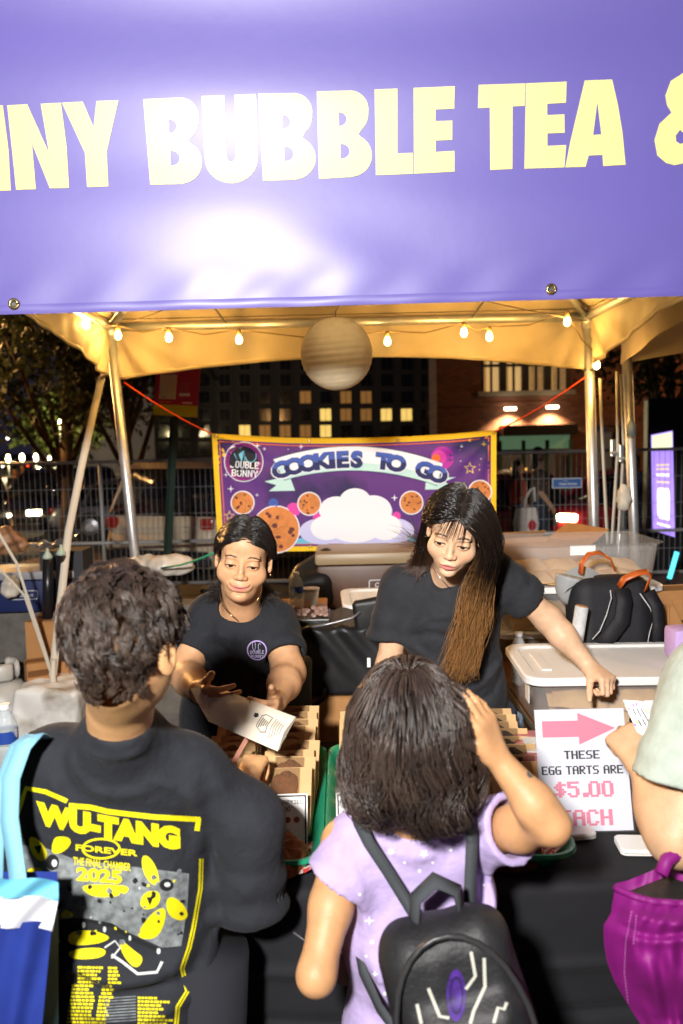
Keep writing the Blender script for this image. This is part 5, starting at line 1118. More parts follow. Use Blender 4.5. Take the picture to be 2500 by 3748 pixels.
# ---- girl with a backpack, back to the camera
def girl():
    hd = Head(P(1492, 2668, 1.31), yaw=178, pitch=10, roll=0, size=0.95)
    per = thing('person', 'girl in lilac t-shirt with shoulder length wavy brown hair, one hand raised to her head', 'person', (hd.c.x, 1.38, 0))
    b = SDF(); hd.build(b, face=False)
    nb_ = P(1500, 3030, 1.36); shl, shr = P(1262, 3085, 1.38), P(1782, 3040, 1.38)
    b.chain([hd(0, 0.03, -0.05), P(1500, 2900, 1.34), nb_], [0.046, 0.045, 0.055], 0.03); b.rc(shl, shr, 0.038, 0.038, 0.05); b.rc(nb_ + V((0, 0.05, -0.08)), P(1520, 3600, 1.41), 0.045, 0.06, 0.03)
    el, wl = P(1158, 3570, 1.24), P(1215, 3440, 1.42); er, wr = P(2016, 3020, 1.22), P(1818, 2772, 1.25)
    b.chain([shl, shl.lerp(el, 0.5), el], [0.040, 0.036, 0.029], 0.02).chain([el, wl], [0.030, 0.022], 0.02).chain([shr, shr.lerp(er, 0.55), er], [0.040, 0.037, 0.029], 0.02).chain([er, er.lerp(wr, 0.3), wr], [0.0285, 0.032, 0.0205], 0.02)
    hand(b, wl, P(1235, 3395, 1.52) - wl, V((0.3, -0.3, 0.9)), thumb=1, s=0.80, curl=((40, 50, 30),) * 4)
    hand(b, wr, P(1752, 2590, 1.245) - wr, V((0.7, -0.7, 0.14)), thumb=-1, s=0.78, curl=((18, 22, 12), (14, 20, 12), (14, 22, 14), (20, 26, 16)), spread=1.5, th=(0.62, 0.70, -0.25), thc=6)
    v, f = body_mesh(b, (-0.14, 1.1, 0.55), (0.42, 1.75, 1.45), 0.0045)
    ql = hd.local(v); hair_ = (ql[:, 2] > -0.055) & ((ql[:, 1] > -0.02) | (ql[:, 2] > 0.03)) & (np.linalg.norm(ql, axis=1) < 0.14)
    col = np.tile(np.array((0.60, 0.315, 0.150), np.float32), (len(v), 1)); col[hair_] = (0.04, 0.026, 0.02); npmesh('body', v, f, skin_m, per, col=col)
    t = SDF(); c1, c2 = P(1515, 3230, 1.405), P(1540, 3620, 1.40)
    t.box(c1, (0.128, 0.088, 0.14), 0.08, k=0.05).box(c2, (0.130, 0.095, 0.20), 0.085, k=0.08).box(P(1545, 3900, 1.40), (0.14, 0.10, 0.15), 0.09, k=0.06)
    t.rc(P(1350, 3070, 1.375), P(1690, 3050, 1.375), 0.050, 0.050, 0.05).rc(nb_ + V((0, 0.01, 0)), c1, 0.058, 0.08, 0.05)
    t.fn(folds([([(1280, 3150), (1330, 3300), (1340, 3450)], 0.006, 0.012), ([(1800, 3130), (1810, 3250), (1830, 3400)], 0.007, 0.012), ([(1770, 3120), (1780, 3300)], -0.006, 0.012), ([(1350, 3480), (1400, 3600), (1390, 3720)], 0.007, 0.014), ([(1840, 3300), (1800, 3420)], 0.005, 0.012), ([(1400, 3080), (1480, 3140), (1600, 3130)], 0.004, 0.012)], 1.3, yc=1.4), mode='add')
    t.fn(lambda p: 0.003 * vnoise(p, 17, 19) + 0.0015 * vnoise(p, 40, 20), mode='add')
    sleeve(t, [shl + V((0.02, 0, 0)), shl.lerp(el, 0.30)], [0.046, 0.060], seed=8, tilt=(-0.55, -0.1, -0.8), amp=0.001, thick=0.011); sleeve(t, [shr + V((-0.02, 0, 0)), shr.lerp(er, 0.44)], [0.048, 0.062], seed=9, amp=0.001, thick=0.011)
    nk = SDF(); nk.rc(P(1500, 2900, 1.34), nb_ + V((0, 0, 0.035)), 0.056, 0.056, 0.02); t.fn(nk, 0.005, 'sub')
    v, f = snet(t, (-0.14, 1.15, 0.5), (0.42, 1.62, 1.25), 0.005); tee = npmesh('t_shirt', v, f, knit('lilac_cotton', rgb(184, 166, 212)), per)
    bvh = BVHTree.FromPolygons([q.co.copy() for q in tee.data.vertices], [tuple(p.vertices) for p in tee.data.polygons]); cp_ = V((0, 0, CH))
    def onb(u, v):
        d = (P(u, v, 1.3) - cp_).normalized(); h = bvh.ray_cast(cp_, d, 3.0); return None if h[0] is None else h[0] - d * 0.0012
    wm = mat('white_print', rgb(246, 244, 250), 0.8)
    for x, y, r, n_, k_ in ((1430, 3118, 18, 8, 0.3), (1552, 3125, 16, 5, 0.5), (1650, 3112, 7, 12, 0.9), (1481, 3158, 5, 10, 0.9), (1584, 3158, 5, 10, 0.9), (1536, 3188, 6, 12, 0.9), (1352, 3370, 20, 4, 0.3), (1317, 3274, 6, 10, 0.9), (1362, 3448, 8, 10, 0.8), (1405, 3476, 9, 10, 0.9), (1372, 3565, 12, 4, 0.5), (1410, 3637, 9, 8, 0.7), (1770, 3240, 5, 10, 0.9), (1340, 3500, 5, 10, .9)): decal('print', poly2d([star(x, y, r, n_, k_)]), onb, wm, tee, 12)
    # wavy layered hair to the shoulders
    hm = hair_mat('wavy_brown_hair', (0.010, 0.0065, 0.0055), (0.085, 0.055, 0.042), rough=0.36)
    cs_ = SDF(); hd.build(cs_, face=False, ears=False); c2_ = SDF(); hd.build(c2_, face=False, ears=False); c2_.rc(P(1350, 3075, 1.375), P(1690, 3055, 1.375), 0.058, 0.058, 0.05).rc(P(1500, 2900, 1.34), nb_, 0.05, 0.06, 0.03)
    region = lambda q: (q[:, 2] > -0.045) & ((q[:, 1] > -0.01) | (q[:, 2] > 0.03))
    roots = scalp_points(hd, cs_, 5200, region, 22); q = hd.local(roots); N = len(roots); g = np.random.default_rng(8); NC = 85; cen = q[g.integers(0, N, NC)]; cid = np.argmin(((q[:, None] - cen[None]) ** 2).sum(2), 1)
    ph = g.uniform(0, 6.28, NC)[cid] + g.normal(0, 0.35, N); Mh = np.array(hd.M, np.float32); crown = np.array([0.005, 0.01, 0.112])
    out = q - crown; out[:, 2] *= 0.3; out /= np.linalg.norm(out, axis=1, keepdims=True) + 1e-6; outw = (out @ Mh.T).astype(np.float32); outw[:, 2] = 0; lay = g.uniform(0, 1, NC)[cid] * 0.6 + g.random(N) * 0.4
    zend = (P(1500, 2925, 1.3).z + 0.085 * (lay - 0.35)).astype(np.float32); amp = g.uniform(0.4, 1.0, NC)[cid].astype(np.float32); cj = g.normal(0, 0.12, (NC, 3))[cid].astype(np.float32)
    ctr = np.array(hd(0, 0.02, 0), np.float32)
    def field(p, i):
        r = p - ctr; r[:, 2] = 0; rn = np.linalg.norm(r, axis=1, keepdims=True) + 1e-6; r /= rn; dn = np.zeros_like(p); dn[:, 2] = -1
        flare = np.where(i < 5, 0.9 - 0.1 * i, np.where(i < 14, 0.07, -0.10)); d = dn + r * flare + cj * (i > 3) * 0.6
        w_ = amp * np.clip((i - 4) / 8, 0, 1); tang = np.stack([-r[:, 1], r[:, 0], np.zeros(len(p), np.float32)], 1)
        d += tang * (w_ * np.sin(i * 0.75 + ph))[:, None] + r * (0.6 * w_ * np.cos(i * 0.75 + ph))[:, None]
        curl = np.clip((zend + 0.035 - p[:, 2]) / 0.035, 0, 1)[:, None]; d += (-r * 1.1 + np.array([0, 0, 0.75], np.float32)) * curl; return d
    stp = (np.maximum(roots[:, 2] - zend, 0.05) / 24 * 1.42).astype(np.float32)
    ST = grow(roots, 25, stp, field, c2_, (0.004 + 0.016 * g.random(N)).astype(np.float32))
    strands('hair', ST, 0.00098, hm, per, col=g.random(NC)[cid] * 0.65 + g.random(N) * 0.35, taper=0.5)
    tat = mat('tattoo_ink', rgb(86, 96, 92), 0.7)
    bb = BVHTree.FromPolygons([q.co.copy() for q in per.children[0].data.vertices], [tuple(p.vertices) for p in per.children[0].data.polygons])
    def ons(u, v):
        d = (P(u, v, 1.3) - cp_).normalized(); h = bb.ray_cast(cp_, d, 3.0); return None if h[0] is None else h[0] - d * 0.0008
    decal('temporary_tattoo', poly2d([[(1930, 2818), (1945, 2812), (1956, 2826), (1954, 2842), (1938, 2848), (1928, 2836)]]), ons, tat, per, 6)
    for x0 in (0.08, 0.20): MB().tube([(x0, 1.40, 0.62), (x0, 1.39, 0.35), (x0, 1.38, 0.06)], [0.068, 0.052, 0.045], 14).build('leg', mat('girl_leg', (0.60, 0.315, 0.15), 0.5), per, smooth=True); MB().box((x0, 1.43, 0.035), (0.038, 0.10, 0.034), bev=0.02).build('shoe', mat('white_shoe', (0.6, 0.6, 0.6), 0.5), per, smooth=True)
    # backpack
    bpk = thing('backpack', 'black leather-look mini backpack with pale zigzag lines on the girl', 'backpack', tuple(P(1650, 3700, 1.15)))
    M = Matrix.Rotation(R(-14), 3, 'Y') @ Matrix.Rotation(R(-12), 3, 'X'); c = P(1700, 3740, 1.165); blk = mat('black_faux_leather', (0.016, 0.016, 0.018), 0.55, var=0.2, vscale=30, bump=0.35, bscale=110)
    s = SDF(); s.box(c, (0.108, 0.060, 0.165), 0.055, M, k=0.03).box(c + M @ V((0.005, -0.045, -0.055)), (0.086, 0.040, 0.11), 0.035, M, k=0.02)
    s.fn(lambda p: 0.004 * vnoise(p, 24, 31) + 0.0022 * vnoise(p, 60, 32), mode='add'); v, f = snet(s, np.array(c) - 0.26, np.array(c) + 0.26, 0.0045); bag = npmesh('bag_body', v, f, blk, bpk)
    bb2 = BVHTree.FromPolygons([q.co.copy() for q in bag.data.vertices], [tuple(p.vertices) for p in bag.data.polygons])
    def onk(off):
        def fn(u, v):
            d = (P(u, v, 1.1) - cp_).normalized(); h = bb2.ray_cast(cp_, d, 3.0); return None if h[0] is None else h[0] - d * off
        return fn
    Zk = lambda pts: [(1000 + x * 0.638, 2750 + y * 0.638) for x, y in pts]; pale = mat('pale_piping', rgb(190, 190, 178), 0.6); pur = mat('purple_patch', rgb(64, 30, 120), 0.6, var=0.5, vscale=90)
    for ln_ in ([(1135, 1150), (1160, 1290), (1105, 1365)], [(1210, 1185), (1215, 1350), (1150, 1490), (1130, 1565)], [(890, 1360), (955, 1520), (1010, 1530)], [(825, 1450), (850, 1565)], [(1265, 1560), (1290, 1470), (1325, 1480), (1340, 1440)]): decal('piping', poly2d([stroke(Zk(ln_), 12)]), onk(0.0015), pale, bpk, 8)
    decal('patch', poly2d([Zk(circ(1050, 1400, 56, 150, 26))]), onk(0.0012), pur, bpk, 10); decal('patch', poly2d([[Zk(circ(1050, 1400, 40, 110, 26)), Zk(circ(1050, 1400, 30, 92, 26))]]), onk(0.0022), mat('dark_purple', rgb(34, 16, 70), 0.6), bpk, 10)
    for zz, am in ((0.075, 0.003),):
        MB().tube([c + M @ V((0.102 * math.cos(a), -0.066 if abs(math.sin(a)) < 2 else 0, 0.155 * math.sin(a))) for a in [R(x) for x in range(-60, 241, 12)]], 0.005, 6).build('zip', mat('zip_black', (0.03, 0.03, 0.032), 0.35), bpk, smooth=True)
    MB().tube([c + M @ V((0.078 * math.cos(a) + 0.004, -0.098, -0.05 + 0.09 * math.sin(a))) for a in [R(x) for x in range(10, 171, 10)]], 0.003, 6).build('zip', mat('zip_metal', (0.35, 0.35, 0.36), 0.3, 0.9), bpk, smooth=True); MB().box(c + M @ V((0.085, -0.104, -0.05)), (0.004, 0.002, 0.014), M=M).build('zip_puller', mat('zip_metal', (0.35, 0.35, 0.36), 0.3, 0.9), bpk)
    web = mat('grey_webbing', rgb(62, 66, 70), 0.8, weave=0.8)
    sp1 = [P(1300, 2985, 1.375), P(1312, 3010, 1.300), P(1350, 3085, 1.280), P(1420, 3190, 1.278), P(1500, 3320, 1.272), P(1580, 3450, 1.22)]; sp2 = [P(1722, 2960, 1.38), P(1725, 2985, 1.300), P(1728, 3060, 1.278), P(1722, 3200, 1.276), P(1716, 3340, 1.26), P(1700, 3450, 1.21)]
    for sp in (sp1, sp2): MB().strap(sp, 0.0195, 0.003, nrm=(0, -1, 0.25)).build('shoulder_strap', web, bpk, smooth=True)
    MB().strap([P(1515, 3430, 1.19), P(1520, 3290, 1.20), P(1590, 3222, 1.20), P(1675, 3260, 1.20), P(1700, 3400, 1.19)], 0.026, 0.004, nrm=[(-1, -0.3, 0.2), (-0.7, -0.5, 0.5), (0, -0.6, 0.8), (0.7, -0.5, 0.5), (1, -0.3, 0.2)]).build('grab_handle', web, bpk, smooth=True)
    MB().strap([P(1290, 3340, 1.36), P(1330, 3560, 1.30), P(1390, 3690, 1.25), P(1440, 3760, 1.20)], 0.018, 0.003, nrm=(-0.5, -1, 0.2)).build('lower_strap', web, bpk, smooth=True)
    # cup in her other hand
    cupc = P(1262, 3490, 1.50); cup = thing('drink_cup', 'small clear cup of orange drink held low by the girl', 'cup', tuple(cupc))
    MB().lathe([(0.026, -0.05), (0.036, 0.05)], cupc, 20, cap=False).build('cup_wall', clear_film('clear_cup', (0.8, 0.75, 0.7), 0.7, 0.1), cup, smooth=True)
    MB().lathe([(0.001, -0.048), (0.025, -0.048), (0.033, 0.03), (0.001, 0.03)], cupc, 20).build('drink', mat('orange_drink', rgb(190, 80, 20), 0.2), cup, smooth=True)
    MB().tube([cupc + V((0.01, 0, -0.04)), cupc + V((-0.10, -0.02, 0.06))], 0.003, 8).build('straw', mat('black_straw', (0.03, 0.03, 0.035), 0.4), cup, smooth=True)
    return per, tee, hd
GIRL = girl()
# ---- customer at the right edge: sleeve, forearm, hand with a card
def customer():
    per = thing('person', 'customer in pale sage t-shirt at the right edge holding out a card', 'person', (0.75, 1.3, 0))
    b = SDF(); sh, el, wr = P(2650, 2560, 1.42), P(2480, 3055, 1.36), P(2352, 2800, 1.47)
    b.chain([sh, el], [0.055, 0.050], 0.03).chain([el, el.lerp(wr, 0.35), wr], [0.050, 0.046, 0.0275], 0.035)
    b.rc(sh, P(2900, 2560, 1.42), 0.06, 0.06, 0.05); hd = Head(P(2810, 1990, 1.44), yaw=170, pitch=10); hd.build(b, face=False); hd.ell(b, (0, -0.099, -0.03), (0.011, 0.012, 0.012), k=0.01); b.chain([hd(0, 0.03, -0.05), P(2790, 2400, 1.43), P(2780, 2560, 1.42)], [0.052, 0.055, 0.07], 0.03)
    hand(b, wr, P(2282, 2700, 1.53) - wr, V((-0.35, -0.60, 0.70)), thumb=1, s=0.95, curl=((48, 88, 50), (52, 90, 50), (56, 92, 50), (60, 92, 50)), spread=3, th=(0.70, 0.66, 0.05), thc=4)
    v, f = body_mesh(b, (0.38, 1.2, 0.85), (1.05, 1.75, 1.85), 0.005); npmesh('body', v, f, skin_m, per, col=np.tile(np.array((0.60, 0.37, 0.215), np.float32), (len(v), 1)))
    t = SDF(); t.rc(P(2720, 2560, 1.42), P(2760, 3600, 1.42), 0.13, 0.15, 0.05); t.fn(lambda p: 0.004 * vnoise(p, 15, 41), mode='add')
    sleeve(t, [P(2620, 2520, 1.42), P(2478, 2850, 1.37)], [0.085, 0.078], seed=12, tilt=(-0.15, -0.1, -1), amp=0.002, thick=0.014)
    v, f = snet(t, (0.40, 1.15, 0.6), (1.1, 1.7, 1.62), 0.006); npmesh('t_shirt', v, f, knit('sage_cotton', rgb(176, 186, 174)), per)
    MB().tube([(0.82, 1.42, 0.9), (0.82, 1.42, 0.06)], [0.12, 0.07], 14).build('trouser_leg', mat('dark_trousers', rgb(30, 32, 40), 0.85, weave=0.4), per, smooth=True)
    cs_ = SDF(); hd.build(cs_, face=False, ears=False); rt = scalp_points(hd, cs_, 1800, lambda q: (q[:, 2] > -0.05) & ((q[:, 1] > -0.01) | (q[:, 2] > 0.04)), 31); c0 = np.array(hd(0, 0.02, 0.02), np.float32)
    def fd(p, i): d = (p - c0) * 3; d[:, 2] = -0.6; return d
    strands('hair', grow(rt, 9, 0.011, fd, cs_, 0.006), 0.0012, hair_mat('customer_hair', (0.012, 0.008, 0.007), (0.05, 0.035, 0.028)), per)
    cd_ = thing('loyalty_card', 'white card splashed with bright paint colours held between two fingers', 'card', tuple(P(2340, 2640, 1.5)))
    q = [P(2280, 2562, 1.545), P(2352, 2568, 1.53), P(2420, 2670, 1.50), P(2342, 2700, 1.51)]
    nn = (q[1] - q[0]).cross(q[3] - q[0]).normalized() * 0.0006
    MB().add([p + nn for p in q] + [p - nn for p in q], [(0, 1, 2, 3), (7, 6, 5, 4), (0, 4, 5, 1), (1, 5, 6, 2), (2, 6, 7, 3), (3, 7, 4, 0)]).build('card_sheet', mat('white_card', rgb(238, 240, 246), 0.35), cd_)
    nn = nn if nn.y < 0 else -nn
    bil = lambda u, v: q[0].lerp(q[1], u).lerp(q[3].lerp(q[2], u), v) + nn * 1.8
    rr = random.Random(11); cols = [rgb(190, 60, 170), rgb(120, 200, 220), rgb(236, 220, 90), rgb(110, 80, 190), rgb(150, 215, 190), rgb(230, 80, 160)]
    for i in range(16):
        e = rr.random(); u, v = (rr.choice((rr.uniform(0.02, 0.18), rr.uniform(0.82, 0.97))), rr.uniform(0.05, 0.95)) if e < 0.7 else (rr.uniform(0.1, 0.9), rr.uniform(0.03, 0.15))
        decal('paint_splash', poly2d([star(u, v, rr.uniform(0.05, 0.1), 6, rr.uniform(0.5, 0.8), rr.uniform(0, 90))]), (lambda i: lambda a, b_: bil(min(max(a, 0), 1), min(max(b_, 0), 1)) + nn * (0.3 * i * 0.2))(i), mat('splash%d' % (i % 6), cols[i % 6], 0.5), cd_)
    ik = mat('black_card_ink', rgb(20, 20, 24), 0.5)
    for r in range(3): decal('lettering', (lambda s_: ([(y_, x_) for x_, y_ in s_[0]], s_[1]))(text2d(('MBCC', 'SWEET', 'CARD')[r] if False else '', 0, 0, 0.1)) if False else poly2d([[(0.25 + 0.2 * r, 0.22), (0.34 + 0.2 * r, 0.22), (0.34 + 0.2 * r, 0.42 + 0.08 * r), (0.25 + 0.2 * r, 0.42 + 0.08 * r)], [(0.25 + 0.2 * r, 0.55), (0.34 + 0.2 * r, 0.55), (0.34 + 0.2 * r, 0.75), (0.25 + 0.2 * r, 0.75)]]), lambda a, b_: bil(a, b_) + nn * 1.5, ik, cd_)
customer()
# ------------------------------------------------------------------ counter
TZ = 0.75
blackcloth = mat('black_tablecloth', rgb(30, 30, 34), 0.8, var=0.12, vscale=8, weave=0.5, sheen=0.05, spec=0.3)
ply = mat('folding_table_plastic', (0.55, 0.55, 0.53), 0.5)
ct = thing('counter_table', 'folding table hidden under a black cloth at the front of the stall', 'table', (0.05, 1.96, 0))
MB().box((0.05, 1.965, TZ - 0.028), (1.24, 0.35, 0.022), bev=0.008).build('tabletop', ply, ct)
for x in (-1.05, 1.15):
    for y in (1.72, 2.22): MB().tube([(x, y, TZ - 0.05), (x, y, 0)], 0.014, 8).build('leg', darksteel, ct, smooth=True)
cl = MB(); FY_, BY_ = 1.605, 2.325
def cloth(u, v):
    x = -1.25 + 2.6 * u; L = 0.46; s = v * (0.72 + L)
    cr = 0.004 * math.sin(x * 9 + s * 3) * 0.5 + 0.003 * math.sin(x * 23)
    if s < 0.72: return (x, BY_ - s, TZ + 0.0015 * math.sin(x * 7 + s * 9) + 0.001)
    d = s - 0.72; a = min(d / 0.03, 1.0) * PI / 2
    fold = 0.012 * math.sin(x * 5.5 + 1.2) * min(d * 4, 1) + 0.010 * math.exp(-((d - 0.19) / 0.012) ** 2) - 0.010 * math.exp(-((d - 0.30) / 0.014) ** 2) + 0.008 * math.exp(-((d - 0.36) / 0.015) ** 2)
    return (x, FY_ - 0.019 * math.sin(a) - fold + cr, TZ - 0.019 * (1 - math.cos(a)) - max(d - 0.03, 0))
cl.grid(cloth, 150, 130); tc = tag(cl.build('tablecloth', blackcloth, smooth=True), 'black cloth draped over the front counter table', 'tablecloth')
# ------------------------------------------------------------------ trays
teal = mat('green_tray_plastic', rgb(28, 140, 104), 0.28, var=0.05, vscale=12, spec=0.5)
def rrect(hx, hy, r, n=6):
    out = []
    for cx, cy, a0 in ((hx - r, hy - r, 0), (-hx + r, hy - r, 90), (-hx + r, -hy + r, 180), (hx - r, -hy + r, 270)):
        out += [(cx + r * math.cos(R(a0 + 90 * i / n)), cy + r * math.sin(R(a0 + 90 * i / n))) for i in range(n + 1)]
    return out
def tray_mesh(hx, hy, h=0.045):
    m = MB(); rings = []
    for dx, z, r in ((-0.030, 0.004, 0.045), (-0.028, 0.008, 0.045), (-0.010, h - 0.006, 0.055), (-0.002, h, 0.06), (0.004, h, 0.06), (0.006, h - 0.008, 0.06), (0.002, h - 0.010, 0.06), (-0.004, h - 0.010, 0.058), (-0.024, 0.004, 0.05), (-0.028, 0.0, 0.05)):
        rings.append([V((x, y, z)) for x, y in rrect(hx + dx, hy + dx, r)])
    m.loft(rings, cap=False); n = len(rings[0]); m.f.append(tuple(range(n))); m.f.append(tuple(9 * n + i for i in range(n))[::-1]); return m
TR = ((-0.229, 0.168, 'green plastic tray of bagged cookies in front of the boy'), (0.068, 0.118, 'green plastic tray of bagged cookies in the middle of the counter'), (0.345, 0.145, 'green plastic tray with chocolate cookies beside the price sign'))
for x, hx, lb in TR: tag(tray_mesh(hx, 0.325).build('food_tray', teal, auto=50), lb, 'tray', 'green trays on the counter').location = (x, 1.945, TZ + 0.004)
# ------------------------------------------------------------------ kraft bags of cookies
kraft = mat('kraft_paper', rgb(206, 168, 118), 0.7, var=0.06, vscale=40, bump=0.15, bscale=60); film = clear_film('window_film', (0.35, 0.28, 0.20), 0.88, 0.10)
def cookie_mat(nm, col, chip):
    return mat(nm, col, 0.75, var=0.22, vscale=55, bump=0.9, bscale=70, stain=(chip, 38.0, 0.60))
ck = cookie_mat('cookie_golden', rgb(150, 92, 48), rgb(70, 36, 20)); ck2 = cookie_mat('cookie_chocolate', rgb(62, 34, 22), rgb(26, 14, 10))
def cookie_mesh(r, h, seed=0):
    rr = random.Random(seed); ph = [rr.uniform(0, 6.28) for _ in range(6)]; m = MB(); n = 30; rings = []
    for q, z in ((0.80, 0.0), (0.97, 0.18), (1.0, 0.42), (0.93, 0.68), (0.75, 0.88), (0.5, 0.97), (0.25, 1.0), (0.04, 1.0)):
        ring = []
        for j in range(n):
            a = 2 * PI * j / n; k = 1 + 0.035 * math.sin(3 * a + ph[0]) + 0.025 * math.sin(5 * a + ph[1]) + 0.012 * math.sin(11 * a + ph[2]); lump = 0.17 * h * (math.sin(q * 9 + 4 * a + ph[3]) + math.sin(7 * a + q * 5 + ph[4]))
            ring.append(V((r * q * k * math.cos(a), r * q * k * math.sin(a), h * z + (lump if z > 0.3 else 0))))
        rings.append(ring)
    return m.loft(rings)
BW, BH, BD = 0.064, 0.155, 0.016
def bag_proto():
    o = thing('cookie_bag', 'kraft paper bag with a clear window and a cookie inside, standing in a green tray', 'bag', (0, 0, 0), group='bagged cookies in the trays')
    m = MB(); rings = []
    for z, d, w_ in ((0, BD, 0.95), (0.01, BD * 1.05, 0.98), (0.06, BD, 1.0), (0.11, BD * 0.9, 1.0), (0.135, BD * 0.7, 1.0), (BH, BD * 0.45, 1.0)):
        rings.append([V((-BW * w_, -d, z)), V((-BW * 0.55, -d * 1.15, z)), V((BW * 0.55, -d * 1.15, z)), V((BW * w_, -d, z)), V((BW * w_, d, z)), V((-BW * w_, d, z))])
    m.loft(rings); m.build('paper', kraft, o, local=True)
    m = MB().grid(lambda u, v: (-0.036 + 0.072 * u, -float(np.interp(0.040 + 0.112 * v, [0, 0.06, 0.11, 0.135, 0.155], [BD * 1.15, BD * 1.15, BD * 1.04, BD * 0.8, BD * 0.52])) - 0.0095 - 0.003 * math.sin(PI * u) - 0.0009 * math.sin(17 * u + 9 * v), 0.040 + 0.112 * v), 10, 10)
    m.build('window', film, o, local=True, smooth=True)
    c = cookie_mesh(0.034, 0.012, 2).build('cookie', ck, o, local=True, smooth=True); c.rotation_euler = (R(82), 0, 0); c.location = (0, -0.0115, 0.108); c.scale = (1, 1.15, 1)
    return o
proto = bag_proto(); first = True
def place(o, loc, rot, cm=None):
    global first
    if first: first = False; r = o
    else:
        r = o.copy(); COL.objects.link(r)
        for ch in o.children:
            c = ch.copy(); COL.objects.link(c); c.parent = r
            if cm and 'cookie' in ch.name: c.data = ch.data.copy(); c.data.materials[0] = cm
    r.location = loc; r.rotation_euler = rot; return r
rr = random.Random(4); bagrows = []
for x0, ys, cm, lb in ((-0.148, range(9), None, 'golden cookie bag, right row in the tray by the boy'), (-0.300, range(9), None, 'golden cookie bag, left row in the tray by the boy'), (0.045, range(8), None, 'kraft cookie bag in the middle tray'), (0.275, range(8), ck2, 'chocolate cookie bag, left row in the price sign tray'), (0.415, range(8), ck2, 'chocolate cookie bag, right row in the price sign tray')):
    for i in ys:
        o = place(proto, (x0 + rr.uniform(-0.006, 0.006), 1.80 + i * 0.056 + rr.uniform(-0.006, 0.006), TZ + 0.013), (R(-34 + rr.uniform(-6, 6)), R(rr.uniform(-3, 3)), R(rr.uniform(-5, 5))), cm); o['label'] = lb + ', ' + ('frontmost', 'second', 'third', 'fourth', 'fifth', 'sixth', 'seventh', 'eighth', 'rearmost')[i] + ' of the row'; o['group'] = 'bagged cookies in the trays'
# price cards
def price_card(x, y, wd, lines, lb):
    M = Matrix.Rotation(R(-22), 3, 'X'); c = V((x, y, TZ + 0.012)); o = thing('price_card', lb, 'price card', tuple(c), group='cookie price cards')
    h = 0.115; surf = lambda off: (lambda u, v: c + M @ V((u, -0.002 - off, v)))
    MB().box(c + M @ V((0, 0, h / 2)), (wd / 2, 0.0015, h / 2), M=M).build('card', mat('white_paper', rgb(236, 234, 230), 0.5), o)
    ik = mat('black_ink_print', rgb(36, 34, 44), 0.6)
    decal('border', poly2d([[[(-wd / 2 + 0.003, 0.003), (wd / 2 - 0.003, 0.003), (wd / 2 - 0.003, h - 0.003), (-wd / 2 + 0.003, h - 0.003)], [(-wd / 2 + 0.0065, 0.0065), (wd / 2 - 0.0065, 0.0065), (wd / 2 - 0.0065, h - 0.0065), (-wd / 2 + 0.0065, h - 0.0065)]]]), surf(0.0006), ik, o)
    z = h - 0.022
    for t, hh in lines: decal('lettering', pix2d(t, 0, z, hh, 0.86, 0.1), surf(0.0006), ik, o); z -= hh + 0.0075
    for i in range(4): decal('cookie_icon', poly2d([circ((i - 1.5) * 0.0205, z - 0.001, 0.0068, n=14)]), surf(0.0006), mat('icon_brown', rgb(150, 84, 60), 0.6), o)
    decal('lettering', pix2d('OPEN', 0, z - 0.028, 0.008, 1, 0.1), surf(0.0006), ik, o)
price_card(-0.150, 1.745, 0.112, (('HUUUGE COOKIES', 0.0085), ('$5.00', 0.010)), 'small white HUUUGE COOKIES price card in the tray by the boy'); price_card(0.028, 1.745, 0.112, (('HUUUGE COOKIES', 0.0085), ('$5.00', 0.010)), 'small white HUUUGE price card half hidden behind the girl')
# display cookies on checked paper
paperm = bpy.data.materials.new('checked_paper'); paperm.use_nodes = True
n_ = paperm.node_tree.nodes; chk = n_.new('ShaderNodeTexChecker'); chk.inputs[1].default_value = (0.72, 0.66, 0.6, 1); chk.inputs[2].default_value = (0.62, 0.05, 0.05, 1); chk.inputs[3].default_value = 70; tcx = n_.new('ShaderNodeTexCoord'); paperm.node_tree.links.new(tcx.outputs['Object'], chk.inputs[0]); paperm.node_tree.links.new(chk.outputs[0], n_['Principled BSDF'].inputs['Base Color'])
for x, y, m_, lb, rad in ((-0.150, 1.675, ck, 'large golden display cookie at the front of the tray by the boy', 0.060), (0.352, 1.685, ck2, 'large dark chocolate display cookie topped with orange crumbs', 0.070)):
    pm = MB().grid(lambda u, v: (x - 0.11 + 0.22 * u, y - 0.045 + 0.12 * v, TZ + 0.012 + 0.045 * max(0, (u - 0.72) / 0.28) ** 1.6 + 0.03 * max(0, (0.2 - u) / 0.2) ** 1.5 + 0.004 * math.sin(u * 9 + v * 7)), 16, 8).build('liner_paper', paperm, smooth=True)
    tag(pm, 'red and white checked liner paper under the ' + ('golden' if m_ is ck else 'chocolate') + ' display cookie', 'paper', 'checked liner papers')
    c = cookie_mesh(rad, 0.034, int(x * 100)).build('display_cookie', m_, smooth=True); c.location = (x, y, TZ + 0.019); c.rotation_euler = (R(18), 0, 0); tag(c, lb, 'cookie')
    if m_ is ck2:
        for i in range(12):
            a, q = rr.uniform(0, 6.28), rad * 0.62 * math.sqrt(rr.random()); b = cookie_mesh(0.0075, 0.006, i).build('crumb', mat('orange_crumb', rgb(214, 112, 34), 0.7, bump=0.6, bscale=200), c, local=True, smooth=True); b.location = (q * math.cos(a), q * math.sin(a), 0.035); b.rotation_euler = (rr.uniform(-.4, .4), rr.uniform(-.4, .4), rr.uniform(0, 6))
